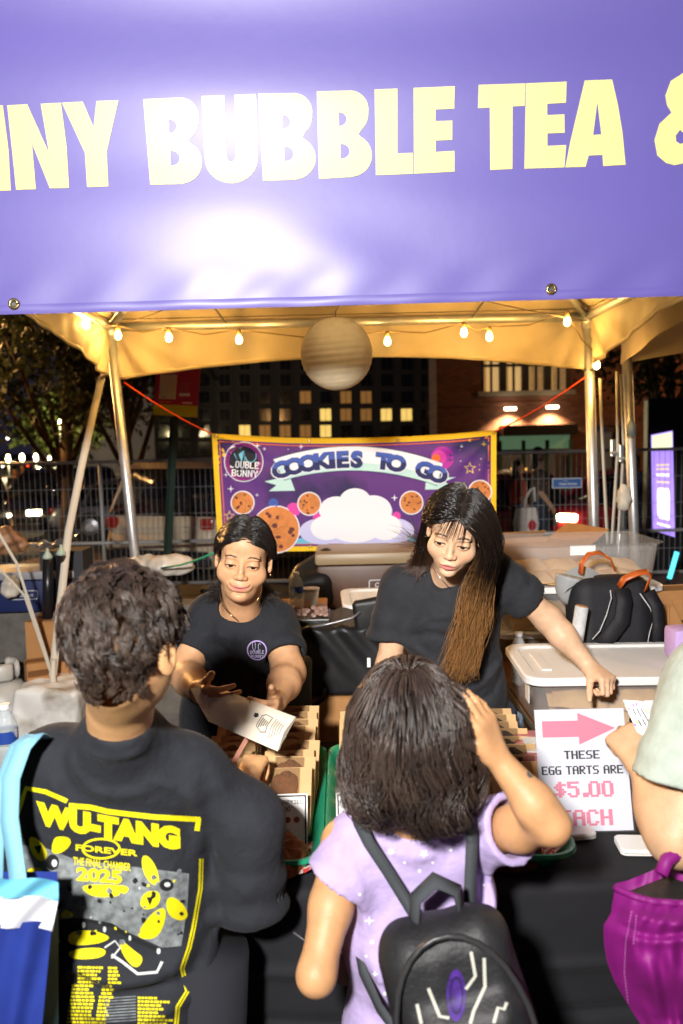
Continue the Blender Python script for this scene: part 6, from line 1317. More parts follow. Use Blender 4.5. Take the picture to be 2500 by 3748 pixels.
# ------------------------------------------------------------------ egg tart sign, readers, cash box
es = thing('price_sign', 'white acrylic sign with pink arrow reading THESE EGG TARTS ARE $5.00 EACH', 'sign', tuple(P(2150, 3041, 1.80)))
e0 = P(1980, 3037, 1.80); e1 = P(2322, 3041, 1.80); e2 = P(2283, 2581, 1.885); e3 = P(1951, 2582, 1.885)
e0.z = e1.z = TZ + 0.006; ex = (e1 - e0); W_ = 0.216; ex = ex.normalized(); ey = ((e3 + e2) / 2 - (e0 + e1) / 2).normalized(); H_ = 0.279; c0 = (e0 + e1) / 2 - ex * W_ / 2; en = ex.cross(ey).normalized()
sg = lambda off: (lambda u, v: c0 + ex * u + ey * v + en * off)
M_ = Matrix((ex, en, ey)).transposed()
MB().box(c0 + ex * W_ / 2 + ey * H_ / 2, (W_ / 2, 0.0012, H_ / 2), M=M_).build('paper_sheet', mat('white_sheet', rgb(212, 214, 222), 0.45), es)
MB().box(c0 + ex * W_ / 2 + ey * H_ / 2 + en * 0.0046, (W_ / 2 + 0.003, 0.0015, H_ / 2 + 0.002), M=M_).build('acrylic_front', clear_film('clear_acrylic', (0.95, 0.95, 0.97), 0.975, 0.03), es)
MB().box(c0 + ex * W_ / 2 + V((0, 0.035, 0.0)), (W_ / 2, 0.04, 0.0015)).build('acrylic_foot', clear_film('clear_acrylic', (0.95, 0.95, 0.97), 0.975, 0.03), es)
pk = mat('pink_ink', rgb(214, 118, 142), 0.6); ik = mat('charcoal_ink', rgb(24, 22, 28), 0.6); fx = lambda x: (x - 468) / (1090 - 468) * W_
decal('arrow', poly2d([[(0.016, 0.252), (0.103, 0.252), (0.103, 0.270), (0.192, 0.233), (0.103, 0.196), (0.103, 0.214), (0.016, 0.214)]]), sg(0.0020), pk, es)
decal('lettering', pix2d('THESE', 0.107, 0.163, 0.0195, 0.98, 0.42), sg(0.0020), ik, es); decal('lettering', pix2d('EGG TARTS ARE', 0.112, 0.128, 0.0195, 0.90, 0.42), sg(0.0020), ik, es)
decal('lettering', pix2d('$5.00', 0.112, 0.076, 0.036, 0.95, 0.42), sg(0.0020), pk, es); decal('lettering', pix2d('EACH', 0.106, 0.012, 0.036, 0.98, 0.42), sg(0.0020), pk, es)
wpl = mat('white_plastic', rgb(232, 230, 226), 0.3, spec=0.5)
for x, y, rz, lb in ((2108, 3040, 0.10, 'white square card reader below the egg tart sign'), (2322, 3096, -0.08, 'white square card reader nearest the customer')):
    p = PZ(x, y, TZ + 0.01); o = thing('card_reader', lb, 'card reader', (p.x, p.y, TZ + 0.003), rz, 'card readers on the counter')
    m = MB(); m.loft([[V((a, b, z)) for a, b in rrect(0.038 + d, 0.036 + d, 0.012)] for d, z in ((-0.003, 0), (0, 0.003), (0, 0.006))]); m.build('base', wpl, o, local=True, auto=40)
    m = MB(); m.loft([[V((a, b, z)) for a, b in rrect(0.036, 0.034, 0.011)] for z in (0.006, 0.0085)]); m.build('card_slot', mat('grey_slot', (0.35, 0.34, 0.33), 0.5), o, local=True)
    m = MB(); m.loft([[V((a, b, z)) for a, b in rrect(0.038 + d, 0.036 + d, 0.012)] for d, z in ((0, 0.0085), (0, 0.013), (-0.002, 0.0155))]); m.build('top_shell', wpl, o, local=True, auto=40)
pinkm = mat('pink_painted_metal', rgb(206, 120, 130), 0.35, spec=0.5); p = P(1955, 2740, 1.99)
cb = thing('cash_box', 'pink metal cash box behind the egg tart sign', 'box', (p.x + 0.035, 2.02, TZ), -0.08)
MB().box((0, 0, 0.055), (0.075, 0.10, 0.052), bev=0.012).build('box_body', pinkm, cb, local=True, auto=40); MB().box((0, 0, 0.122), (0.077, 0.102, 0.012), bev=0.009).build('lid', pinkm, cb, local=True, auto=40); MB().box((0, -0.015, 0.1365), (0.055, 0.05, 0.0015)).build('paper_slip', mat('white_paper', rgb(236, 234, 230), 0.5), cb, local=True)
dk = thing('small_sign', 'small dark sign with white numerals by the customer', 'sign', tuple(P(2395, 2700, 2.1)))
dc = P(2385, 2700, 2.10); MB().box(dc, (0.06, 0.004, 0.055)).build('panel', mat('dark_panel', (0.05, 0.04, 0.05), 0.5), dk); MB().box(dc - V((0, -0.02, 0.055 + (dc.z - 0.055 - TZ) / 2)), (0.012, 0.004, (dc.z - 0.055 - TZ) / 2)).build('stand', mat('dark_panel', (0.05, 0.04, 0.05), 0.5), dk)
decal('lettering', text2d('00', 0.015, -0.02, 0.042, 0.03), lambda u, v: dc + V((u, -0.0055, v)), mat('white_ink', rgb(206, 210, 208), 0.8), dk)
# ------------------------------------------------------------------ side table with storage bins
wood = bpy.data.materials.new('worn_wood'); wood.use_nodes = True; n_ = wood.node_tree.nodes; L_ = wood.node_tree.links; wv = n_.new('ShaderNodeTexNoise'); mp = n_.new('ShaderNodeMapping'); tx = n_.new('ShaderNodeTexCoord'); mp.inputs['Scale'].default_value = (30, 2.5, 30); L_.new(tx.outputs['Object'], mp.inputs[0]); L_.new(mp.outputs[0], wv.inputs[0]); wv.inputs['Detail'].default_value = 9; wv.inputs['Scale'].default_value = 1.2
cr = n_.new('ShaderNodeValToRGB'); cr.color_ramp.elements[0].color = (0.07, 0.022, 0.008, 1); cr.color_ramp.elements[1].color = (0.30, 0.12, 0.045, 1); cr.color_ramp.elements[0].position = 0.3; cr.color_ramp.elements[1].position = 0.75; L_.new(wv.outputs[0], cr.inputs[0]); L_.new(cr.outputs[0], n_['Principled BSDF'].inputs['Base Color']); n_['Principled BSDF'].inputs['Roughness'].default_value = 0.38
st = thing('side_table', 'worn brown wooden table along the right side holding the bins', 'table', (1.0, 3.3, 0))
sideL = 0.62; MB().box((1.05, 3.30, TZ - 0.010), (0.43, 0.87, 0.009), bev=0.003).build('tabletop', wood, st); MB().box((1.05, 3.30, TZ - 0.030), (0.432, 0.872, 0.0105), bev=0.002).build('edge_trim', mat('metal_trim', (0.32, 0.31, 0.25), 0.4, 0.7, var=0.2, vscale=20), st)
for x in (0.68, 1.42):
    for y in (2.5, 4.1): MB().tube([(x, y, TZ - 0.03), (x, y, 0)], 0.015, 8).build('leg', darksteel, st, smooth=True)
clearp = clear_film('clear_bin_plastic', (0.80, 0.78, 0.76), 0.80, 0.12); lidw = mat('white_lid_plastic', rgb(232, 231, 230), 0.35, spec=0.45); labelm = mat('white_label', rgb(238, 238, 236), 0.55); bluel = mat('blue_label', rgb(30, 140, 190), 0.55)
def storage_bin(c, hx, hy, h, rz, lb, lid=True, packs=6, pk_lb='kraft packet of cookies inside a clear bin', lbl=None):
    o = thing('storage_bin', lb, 'storage bin', c, rz, 'clear storage bins'); m = MB(); rings = [[V((a, b, z)) for a, b in rrect(hx + d, hy + d, 0.05)] for d, z in ((-0.035, 0.0), (-0.028, 0.004), (-0.010, h - 0.012), (0.0, h - 0.008), (0.006, h))]
    m.loft(rings, cap=False); m.f.append(tuple(range(len(rings[0])))); m.build('bin_body', clearp, o, local=True, auto=50)
    if lid:
        m = MB(); m.loft([[V((a, b, z)) for a, b in rrect(hx + d, hy + d, 0.055)] for d, z in ((0.012, h - 0.014), (0.014, h - 0.012), (0.014, h + 0.006), (0.008, h + 0.012), (-0.022, h + 0.012), (-0.030, h + 0.004))]); m.build('lid', lidw, o, local=True, auto=35)
        m = MB(); m.box((-hx + 0.075, 0, h + 0.0055), (0.016, hy * 0.5, 0.003), bev=0.002).build('lid_latch', lidw, o, local=True)
    if lbl:
        for (x, z, w_, hh, mm) in lbl: MB().box((x, -hy - 0.0015 + 0.022 * (1 - z / h), z), (w_, 0.0012, hh)).build('label', mm, o, local=True)
    Mr = Matrix.Rotation(rz, 3, 'Z'); q = random.Random(int(hx * 1000 + c[0] * 77 + c[2] * 31))
    for i in range(packs):
        k = i % 4; r = i // 4; w_ = (hx - 0.05) / 2.1; x = -hx + 0.05 + w_ * (0.75 + 1.05 * k) * 1.0; y = -hy + 0.085 + 0.10 * (r % 2); z = 0.010 + 0.036 * (i // 4)
        pm = MB().grid(lambda u, v: (-0.085 + 0.17 * u, -0.06 + 0.12 * v, 0.030 * (math.sin(PI * u) * math.sin(PI * v)) ** 0.55 + 0.003 * math.sin(13 * u + 5 * v)), 12, 8).grid(lambda u, v: (-0.085 + 0.17 * u, 0.06 - 0.12 * v, 0.0), 2, 2)
        ob = pm.build('cookie_packet', kraft, smooth=True); pos = V(c) + Mr @ V((min(x, hx - 0.13), y, z)); ob.location = pos; ob.rotation_euler = (R(q.uniform(10, 26)), R(q.uniform(-10, 10)), rz + R(q.uniform(-14, 14))); tag(ob, pk_lb, 'packet', pk_lb + 's')
    return o
b1 = storage_bin((0.99, 2.645, TZ + 0.001), 0.40, 0.205, 0.165, R(-2), 'clear bin with a white lid under the leaning fist', packs=16, pk_lb='kraft packet of cookies in the bin under the fist', lbl=((0.02, 0.065, 0.062, 0.030, labelm), (-0.015, 0.049, 0.02, 0.005, bluel)))
lp = lambda u, v: V((0.99, 2.645, TZ)) + Matrix.Rotation(R(-2), 3, 'Z') @ V((u, -0.205 + 0.0085, v)); decal('handwriting', join2d(text2d('BBCC', 0.045, 0.075, 0.011, 0.004), text2d('F', 0.055, 0.050, 0.011, 0.004)), lp, ik, b1); MB().box((-0.389, -0.10, 0.10), (0.001, 0.03, 0.032)).build('label', labelm, b1, local=True)
storage_bin((0.98, 3.45, TZ + 0.001), 0.34, 0.20, 0.115, 0.02, 'lowest clear bin of the stack behind the black backpack', packs=8, pk_lb='kraft packet of cookies in the lowest stacked bin')
storage_bin((0.98, 3.45, TZ + 0.137), 0.34, 0.20, 0.165, 0.0, 'middle clear bin of the stack behind the black backpack', packs=8, pk_lb='kraft packet of cookies in the middle stacked bin', lbl=((0.10, 0.10, 0.055, 0.033, labelm), (0.075, 0.085, 0.028, 0.012, bluel), (0.115, 0.13, 0.025, 0.016, labelm)))
storage_bin((0.985, 3.45, TZ + 0.326), 0.34, 0.21, 0.165, 0.01, 'open clear bin on top of the stack behind the black backpack', lid=False, packs=8, pk_lb='kraft packet of cookies in the open top bin', lbl=((0.0, 0.14, 0.052, 0.020, labelm),))
cardb = mat('cardboard', rgb(170, 122, 74), 0.8, var=0.08, vscale=15, bump=0.08, bscale=80)
def carton(c, hx, hy, hz, rz, lb, flaps=False, tape=True, name='cardboard_box'):
    o = thing(name, lb, 'box', (c[0], c[1], c[2]), rz, 'cardboard boxes'); t = 0.004; m = MB()
    for p_, h_ in (((0, -hy, hz), (hx, t, hz)), ((0, hy, hz), (hx, t, hz)), ((-hx, 0, hz), (t, hy - t, hz)), ((hx, 0, hz), (t, hy - t, hz))): MB().box(p_, h_).build('side_panel', cardb, o, local=True)
    MB().box((0, 0, t), (hx - t, hy - t, t * 0.9)).build('bottom_panel', cardb, o, local=True)
    if flaps:
        for s in (-1, 1):
            MB().box((s * (hx + hy * 0.30), 0, 2 * hz + hy * 0.16), (hy * 0.36, hy - t, 0.002), M=Matrix.Rotation(s * R(-35), 3, 'Y')).build('flap', cardb, o, local=True); MB().box((0, s * (hy + hy * 0.3), 2 * hz - 0.06 * hy), (hx - t, hy * 0.34, 0.002), M=Matrix.Rotation(s * R(-40), 3, 'X')).build('flap', cardb, o, local=True)
    else:
        for s in (-1, 1): MB().box((0, s * (hy / 2), 2 * hz + 0.002), (hx, hy / 2 - 0.001, 0.0018)).build('flap', cardb, o, local=True)
        if tape: MB().box((0, 0, 2 * hz + 0.0046), (hx, 0.024, 0.0005)).build('tape', mat('brown_tape', rgb(110, 70, 36), 0.35), o, local=True); MB().box((0, -hy - t - 0.0006, hz * 1.02), (hx, 0.0004, 0.018)).build('tape', mat('brown_tape', rgb(110, 70, 36), 0.35), o, local=True)
    return o
carton((0.10, 3.02, 0.0), 0.30, 0.20, 0.190, 0.03, 'cardboard box on the ground under the black insulated bag'); carton((0.10, 3.02, 0.390), 0.31, 0.20, 0.183, -0.02, 'cardboard box stacked directly below the black insulated bag')
carton((0.92, 4.0, TZ), 0.24, 0.20, 0.20, 0.25, 'open cardboard box standing behind the clear bins', flaps=True); carton((1.36, 3.15, TZ), 0.13, 0.14, 0.14, 0.1, 'tan cardboard box right of the black backpack', flaps=True)
# black backpack with orange handles, cling film, bottle
bpC = V((P(2205, 2230, 2.95).x, 2.98, TZ)); nyl = mat('black_nylon', (0.014, 0.014, 0.018), 0.6, var=0.2, vscale=80, weave=0.6, spec=0.35); tan_ = mat('tan_leather', rgb(186, 88, 34), 0.4, var=0.1, bump=0.1, bscale=120); greyl = mat('grey_lining', rgb(150, 152, 154), 0.4, bump=0.4, bscale=30)
bp2 = thing('backpack', 'open black backpack with tan leather handles and grey lining on the side table', 'backpack', tuple(bpC))
s = SDF(); Mb = Matrix.Rotation(R(-8), 3, 'X'); s.box(bpC + V((0.035, 0, 0.195)), (0.155, 0.085, 0.215), 0.07, Mb, k=0.02); s.fn(lambda p: 0.004 * vnoise(p, 18, 51), mode='add')
top_ = bpC + V((-0.06, 0.03, 0.44)); s.ell(top_, (0.09, 0.055, 0.16), Matrix.Rotation(R(24), 3, 'Y'), k=0.01, sub=True)
v, f = snet(s, np.array(bpC) - np.array((0.26, 0.25, 0.1)), np.array(bpC) + np.array((0.3, 0.25, 0.52)), 0.005); npmesh('bag_body', v, f, nyl, bp2)
s2 = SDF(); s2.ell(top_ - V((0, -0.004, 0.012)), (0.088, 0.054, 0.150), Matrix.Rotation(R(24), 3, 'Y')); s2.fn(plane_cut(bpC + V((0, 0, 0.375)), (0.25, 0, 1)), mode='cut')
v, f = snet(s2, np.array(bpC) + np.array((-0.25, -0.1, 0.15)), np.array(bpC) + np.array((0.1, 0.15, 0.45)), 0.006); npmesh('lining', v, f, greyl, bp2)
MB().grid(lambda u, v: tuple(bpC + V((-0.135 + 0.21 * u, -0.045 + 0.13 * v + 0.015 * math.sin(4 * u), 0.352 + 0.075 * math.sin(PI * min(1, u * 0.9 + 0.1)) * (0.55 + 0.45 * v) - 0.03 * math.sin(PI * v)))), 14, 8).build('lining_flap', greyl, bp2, smooth=True)
MB().strap([P(2125, 2100, 2.99), P(2130, 2060, 2.99), P(2155, 2028, 2.99), P(2195, 2022, 2.99), P(2235, 2046, 2.99), P(2252, 2092, 2.98)], 0.024, 0.004, nrm=[(-1, -.5, 0), (-1, -.5, .3), (-.5, -.5, 1), (.2, -.5, 1), (1, -.5, .4), (1, -.5, 0)]).build('handle', tan_, bp2, smooth=True)
MB().strap([P(2265, 2148, 2.88), P(2285, 2118, 2.86), P(2330, 2098, 2.86), P(2368, 2092, 2.86), P(2384, 2108, 2.86), P(2372, 2135, 2.87), P(2362, 2162, 2.88)], 0.026, 0.004, nrm=[(-1, -.8, .6), (-.5, -.8, 1), (0, -.8, 1), (.3, -.8, 1), (1, -.8, 0), (1, -.8, -.3), (1, -.8, -.3)]).build('handle', tan_, bp2, smooth=True)
refl = mat('reflective_piping', rgb(190, 192, 194), 0.35)
for pts in ([P(2234, 2160, 2.865), P(2238, 2190, 2.86), P(2220, 2250, 2.86), P(2195, 2310, 2.86), P(2168, 2340, 2.86)], [P(2342, 2172, 2.865), P(2380, 2225, 2.862), P(2392, 2265, 2.86), P(2376, 2320, 2.86), P(2370, 2365, 2.86)]):
    MB().tube(pts, 0.0022, 6).build('piping', refl, bp2, smooth=True)
MB().strap([P(2275, 2155, 2.865), P(2285, 2200, 2.845), P(2275, 2270, 2.84), P(2230, 2330, 2.85), P(2195, 2360, 2.86)], 0.055, 0.012, nrm=(0.1, -1, 0.3)).build('shoulder_strap', nyl, bp2, smooth=True)
MB().strap([P(2375, 2165, 2.865), P(2405, 2220, 2.85), P(2412, 2290, 2.85), P(2405, 2360, 2.86)], 0.045, 0.012, nrm=(0.2, -1, 0.3)).build('shoulder_strap', nyl, bp2, smooth=True)
a_, b_ = P(2110, 2345, 2.80), P(2130, 2220, 2.80); cf = thing('cling_film_roll', 'roll of cling film standing against the black backpack', 'roll', tuple(a_)); ax_ = (b_ - a_).normalized(); a_ = a_ - ax_ * ((a_.z - TZ - 0.003) / ax_.z); MB().tube([a_, b_], 0.0235, 18).build('film', mat('wrapped_film', rgb(200, 202, 204), 0.2, var=0.12, vscale=60, bump=0.2, bscale=120), cf, smooth=True); MB().tube([a_ + ax_ * 0.01, b_ + ax_ * 0.004], 0.019, 16).build('core', cardb, cf)
def bottle(p, r, h, lb, lab=rgb(40, 70, 150)):
    o = thing('water_bottle', lb, 'bottle', tuple(p), group='plastic water bottles'); pet = clear_film('pet_plastic', (0.85, 0.9, 0.92), 0.72, 0.04)
    prof = [(r * 0.85, 0), (r, 0.008)]
    for i in range(14): prof.append((r * (0.97 + 0.03 * math.cos(i * 2.2)), 0.012 + h * 0.42 * i / 14))
    prof += [(r * 0.98, h * 0.45), (r * 0.98, h * 0.66), (r * 0.9, h * 0.72), (r * 0.6, h * 0.85), (r * 0.40, h * 0.91), (r * 0.40, h * 0.95)]
    MB().lathe(prof, p, 24, cap=False).build('bottle_wall', pet, o, smooth=True); MB().lathe([(r * 1.005, h * 0.47), (r * 1.005, h * 0.64)], p, 24, cap=False).build('label', mat('bottle_label', lab, 0.4, stain=(rgb(225, 225, 230), 25.0, 0.55)), o, smooth=True)
    MB().lathe([(r * 0.45, h * 0.93), (r * 0.46, h * 0.94), (r * 0.46, h), (0.001, h)], p, 18).build('cap', mat('white_cap', rgb(236, 236, 240), 0.4), o); MB().lathe([(0.001, 0.006), (r * 0.92, 0.008), (r * 0.94, h * 0.62), (0.001, h * 0.62)], p, 20).build('water', clear_film('water_fill', (0.75, 0.8, 0.8), 0.82, 0.02), o, smooth=True)
pb = PZ(1872, 2470, TZ); bottle(V((0.66, 2.96, TZ)), 0.031, 0.20, 'clear water bottle on the side table beside the leaning vendor'); bl = P(12, 2700, 2.2); bottle(V((bl.x, 2.22, TZ + 0.003)), 0.033, 0.205, 'clear water bottle at the left end of the counter', rgb(200, 50, 50))
lilac = mat('lilac_strap', rgb(190, 160, 214), 0.5); hd_ = thing('tote_handle_bag', 'small lilac handled bag on the lidded bin beside the customer', 'bag', tuple(P(2470, 2500, 2.6)))
MB().strap([P(2456, 2520, 2.50), P(2432, 2470, 2.52), P(2440, 2438, 2.54), P(2475, 2428, 2.56), P(2540, 2430, 2.58)], 0.016, 0.004, nrm=[(-1, -.6, 0)] * 2 + [(-.5, -.6, 1)] + [(0, -.6, 1)] * 2).build('handle', lilac, hd_, smooth=True); MB().box(V((P(2530, 2500, 2.56).x, 2.60, TZ + 0.24)), (0.06, 0.05, 0.055), bev=0.02).build('bag_body', lilac, hd_, auto=40)
# ------------------------------------------------------------------ black insulated bag and things behind it
ib = thing('insulated_bag', 'big black insulated delivery bag with an open silver lined lid', 'bag', (0.06, 2.92, 0.762)); nyb = mat('black_bag_nylon', (0.010, 0.010, 0.011), 0.45, var=0.2, vscale=12, bump=0.5, bscale=9, spec=0.4)
s = SDF(); c_ = V((0.00, 2.98, 0.762 + 0.128)); s.box(c_, (0.20, 0.17, 0.128), 0.02, k=0.01); s.fn(lambda p: 0.006 * np.sin((p[:, 0] * 0.9 + p[:, 2]) * 48 + 2 * np.sin(p[:, 0] * 11)) * np.clip((p[:, 2] - 0.80) * 6, 0, 1) + 0.004 * vnoise(p, 13, 61), mode='add')
v, f = snet(s, np.array(c_) - 0.28, np.array(c_) + 0.28, 0.007); npmesh('bag_body', v, f, nyb, ib)
lidp = [P(1318, 2265, 2.82), P(1312, 2205, 2.86), P(1330, 2188, 2.9), P(1400, 2250, 2.86), P(1425, 2300, 2.85), P(1400, 2520, 2.83), P(1350, 2520, 2.81)]
q = P(1375, 2350, 2.84); s = SDF(); s.box(q, (0.065, 0.022, 0.165), 0.018, Matrix.Rotation(R(-8), 3, 'Y'), k=0.01); s.fn(lambda p: 0.004 * vnoise(p, 22, 62), mode='add'); v, f = snet(s, np.array(q) - 0.22, np.array(q) + 0.22, 0.006); npmesh('lid_flap', v, f, nyb, ib)
MB().grid(lambda u, v: tuple(P(1325 + 90 * u, 2190 + 25 * u + 75 * v * u + 8 * math.sin(8 * u), 2.93 - 0.06 * v)), 8, 4).build('silver_lining', mat('silver_foil', (0.6, 0.6, 0.6), 0.3, 0.8, bump=0.5, bscale=40), ib, smooth=True)
MB().tube([P(1115, 2300, 2.80), P(1200, 2285, 2.80), P(1290, 2262, 2.80), P(1318, 2240, 2.81)], 0.005, 6).build('zip', mat('zip_grey', (0.2, 0.2, 0.21), 0.3, 0.5), ib, smooth=True)
MB().strap([P(1195, 2520, 2.79), P(1180, 2560, 2.78), P(1150, 2580, 2.78), P(1105, 2595, 2.78)], 0.016, 0.003, nrm=(0.3, -1, 0.2)).build('strap', nyb, ib, smooth=True); MB().box(P(1350, 2425, 2.795), (0.006, 0.001, 0.017)).build('tag', labelm, ib)
bk2 = thing('rear_table', 'low back table across the rear of the stall', 'table', (0.0, 3.65, 0)); MB().box((0.05, 3.62, 0.745), (0.52, 0.34, 0.018), bev=0.005).build('tabletop', ply, bk2)
for x in (-0.4, 0.5):
    for y in (3.35, 3.9): MB().tube([(x, y, 0.73), (x, y, 0)], 0.014, 8).build('leg', darksteel, bk2, smooth=True)
storage_bin((0.24, 3.52, 0.765), 0.235, 0.19, 0.215, 0.03, 'clear bin with a raised white lid behind the black insulated bag', packs=4, pk_lb='kraft packet in the bin behind the insulated bag')
bottle(P(1087, 2232, 3.3), 0.030, 0.16, 'small water bottle behind the shoulder of the bag-holding vendor'); bx_ = P(1087, 2232, 3.3); carton((bx_.x + 0.02, 3.42, 0.764), 0.10, 0.16, (bx_.z - 0.77) / 2 - 0.002, 0.0, 'low brown carton under the small bottle and tub')
tb = P(1138, 2222, 3.35); tub = thing('plastic_tub', 'frosted plastic tub beside the small water bottle', 'tub', tuple(tb)); MB().lathe([(0.030, 0), (0.036, 0.075)], tb, 20).build('tub_body', mat('frosted_tub', (0.6, 0.55, 0.5), 0.35), tub, smooth=True); MB().lathe([(0.038, 0.073), (0.039, 0.083), (0.001, 0.084)], tb, 20).build('lid', mat('frosted_tub', (0.6, 0.55, 0.5), 0.35), tub)
def cooler(c, hx, hy, hz, rz, col, lidc, lb, txt):
    o = thing('cooler', lb, 'cooler', c, rz, 'picnic coolers'); MB().box((0, 0, hz * 0.78), (hx, hy, hz * 0.78), bev=0.025).build('cooler_body', mat('cooler_' + lb[:5], col, 0.45, var=0.08), o, local=True, auto=40); MB().box((0, 0, hz * 1.78), (hx * 1.02, hy * 1.03, hz * 0.215), bev=0.02).build('lid', mat('coolerlid_' + lb[:5], lidc, 0.4), o, local=True, auto=40)
    for sx in (-1, 1): MB().tube([(sx * hx * 1.03, -hy * 0.5, hz * 0.9), (sx * hx * 1.12, -hy * 0.4, hz * 0.8), (sx * hx * 1.12, hy * 0.4, hz * 0.8), (sx * hx * 1.03, hy * 0.5, hz * 0.9)], 0.01, 8).build('handle', mat('coolerlid_' + lb[:5], lidc, 0.4), o, local=True, smooth=True)
    Mr = Matrix.Rotation(rz, 3, 'Z'); sf = lambda off: (lambda u, v: V(c) + Mr @ V((u, -hy - off, v))); wm = mat('cooler_logo', rgb(190, 194, 204), 0.5); zc = hz * 0.85; k_ = 0.085
    decal('logo_frame', poly2d([[rr2(0, zc, k_, 0.028), rr2(0, zc, k_ - 0.005, 0.023)]]), sf(0.002), wm, o); decal('lettering', text2d(txt, 0, zc - 0.011, 0.024, 0.02, shear=0.2, sx=0.9), sf(0.002), wm, o)
def rr2(cx, cy, hx, hy): return [(cx + a, cy + b) for a, b in rrect(hx, hy, min(hx, hy) * 0.45, 4)]
cooler((0.22, 4.35, 0.80), 0.36, 0.2, 0.15, 0.0, rgb(80, 52, 34), rgb(150, 130, 100), 'brown picnic cooler half hidden under the printed banner', 'Coleman')
MB_ = thing('cooler_stand', 'dark low trestle under the brown picnic cooler', 'trestle', (0.22, 4.35, 0)); MB().box((0.22, 4.35, 0.78), (0.5, 0.25, 0.016)).build('board', wood, MB_)
for x in (-0.2, 0.64):
    for y in (4.15, 4.55): MB().tube([(x, y, 0.765), (x, y, 0)], 0.02, 8).build('leg', darksteel, MB_, smooth=True)
dk2 = thing('duffel_bag', 'dark duffel bag on the trestle behind the stall', 'bag', tuple(P(1120, 2110, 4.2))); s = SDF(); q = V((-0.16, 4.25, 0.90)); s.box(q, (0.13, 0.12, 0.11), 0.08, k=0.02); s.rc(q + V((-0.05, -0.02, 0.1)), q + V((0.07, 0.03, 0.16)), 0.04, 0.05, 0.04); s.fn(lambda p: 0.01 * vnoise(p, 18, 71), mode='add'); v, f = snet(s, np.array(q) - 0.28, np.array(q) + 0.28, 0.01); npmesh('bag_body', v, f, nyb, dk2)
tray_ = thing('foil_tray_food', 'black tray of brown baked pieces on the insulated bag', 'tray', tuple(P(1130, 2270, 2.9))); q = V((-0.125, 2.95, 1.028)); MB().box(q, (0.075, 0.09, 0.012), bev=0.006).build('tray_body', mat('black_tray', (0.02, 0.02, 0.02), 0.4), tray_)
for i in range(26): cc = cookie_mesh(0.011, 0.012, i % 5); o = cc.build('piece', mat('snack', rgb(150, 120, 110), 0.6, var=0.4, vscale=60), tray_, smooth=True); 
for i, o in enumerate([c for c in tray_.children if c.name.startswith('piece')]): o.matrix_parent_inverse = Matrix.Identity(4); o.location = V((q.x - 0.062 + 0.124 * rr.random(), q.y - 0.078 + 0.156 * rr.random(), q.z + 0.012 + 0.004 * rr.random())) - V(tray_.location)
# ------------------------------------------------------------------ paper bag being handed over, tote, purple bag
pbag = thing('paper_bag', 'flat white-bottomed kraft paper bag being handed over the counter', 'bag', tuple(P(900, 2620, 1.95)))
A, B, C, D_ = P(695, 2520, 1.99), P(772, 2506, 2.02), P(1085, 2625, 1.84), P(1016, 2750, 1.78); E_ = P(762, 2640, 1.92); F_ = P(1060, 2650, 1.80)
wpap = mat('white_kraft_paper', rgb(226, 214, 196), 0.65, var=0.04, vscale=30, bump=0.3, bscale=22)
def quadsurf(a, b, c, d, bulge, nrm, n=16):
    return lambda u, v: tuple(a.lerp(b, u).lerp(d.lerp(c, u), v) + nrm * (bulge * math.sin(PI * u) * math.sin(PI * v) + 0.003 * math.sin(7 * u + 4 * v) * math.sin(PI * v) + 0.002 * math.sin(19 * u * v)))
nr = (C - A).cross(E_ - A).normalized(); nr = nr if nr.y < 0 else -nr
fr = quadsurf(B, C, D_, E_, 0.016, nr); bkf = quadsurf(B, C, D_, E_, -0.012, nr)
MB().grid(fr, 30, 16).build('front_sheet', wpap, pbag, smooth=True); MB().grid(bkf, 20, 10).build('back_sheet', wpap, pbag, smooth=True)
MB().grid(quadsurf(A, B, B.lerp(E_, 0.5), E_, 0.004, nr), 8, 8).build('open_flap', wpap, pbag, smooth=True)
tn = P(1078, 2655, 1.80); MB().add([C, D_, D_.lerp(C, 0.5) + nr * 0.018, C + nr * 0.006], [(0, 1, 2), (0, 2, 3)]).build('bottom_fold', mat('white_kraft_paper', rgb(226, 214, 196), 0.65), pbag)
pf = lambda u, v: V(fr(u, v)) + nr * 0.0012
decal('bag_print', poly2d([[(0.60, 0.30), (0.64, 0.28), (0.655, 0.36), (0.63, 0.42), (0.60, 0.40)]]), pf, mat('black_ink_print', rgb(36, 34, 44), 0.6), pbag, 0.04)
decal('bag_print', poly2d([[[(0.68, 0.30), (0.72, 0.22), (0.80, 0.24), (0.80, 0.68), (0.74, 0.74), (0.68, 0.62)], [(0.69, 0.32), (0.725, 0.245), (0.79, 0.262), (0.79, 0.66), (0.74, 0.71), (0.69, 0.605)]]]), pf, mat('grey_print', rgb(120, 116, 112), 0.7), pbag, 0.04)
for k_ in range(4):
    xx = 0.705 + 0.022 * k_; decal('bag_print', poly2d([[(xx, 0.34 + 0.02 * k_), (xx + 0.009, 0.34 + 0.02 * k_), (xx + 0.009, 0.62 - 0.03 * k_), (xx, 0.62 - 0.03 * k_)]]), pf, mat('black_ink_print', rgb(36, 34, 44), 0.6), pbag, 0.04)
for k_ in range(5):
    xx = 0.835 + 0.024 * k_; decal('bag_print', poly2d([[(xx, 0.24 + 0.02 * k_), (xx + 0.007, 0.24 + 0.02 * k_), (xx + 0.007, 0.80 - 0.05 * k_), (xx, 0.80 - 0.05 * k_)]]), pf, mat('grey_print', rgb(120, 116, 112), 0.7), pbag, 0.04)
tote = thing('tote_bag', 'blue tote bag with light blue straps and white band on the shoulder of the boy', 'bag', tuple(P(90, 3700, 1.22)))
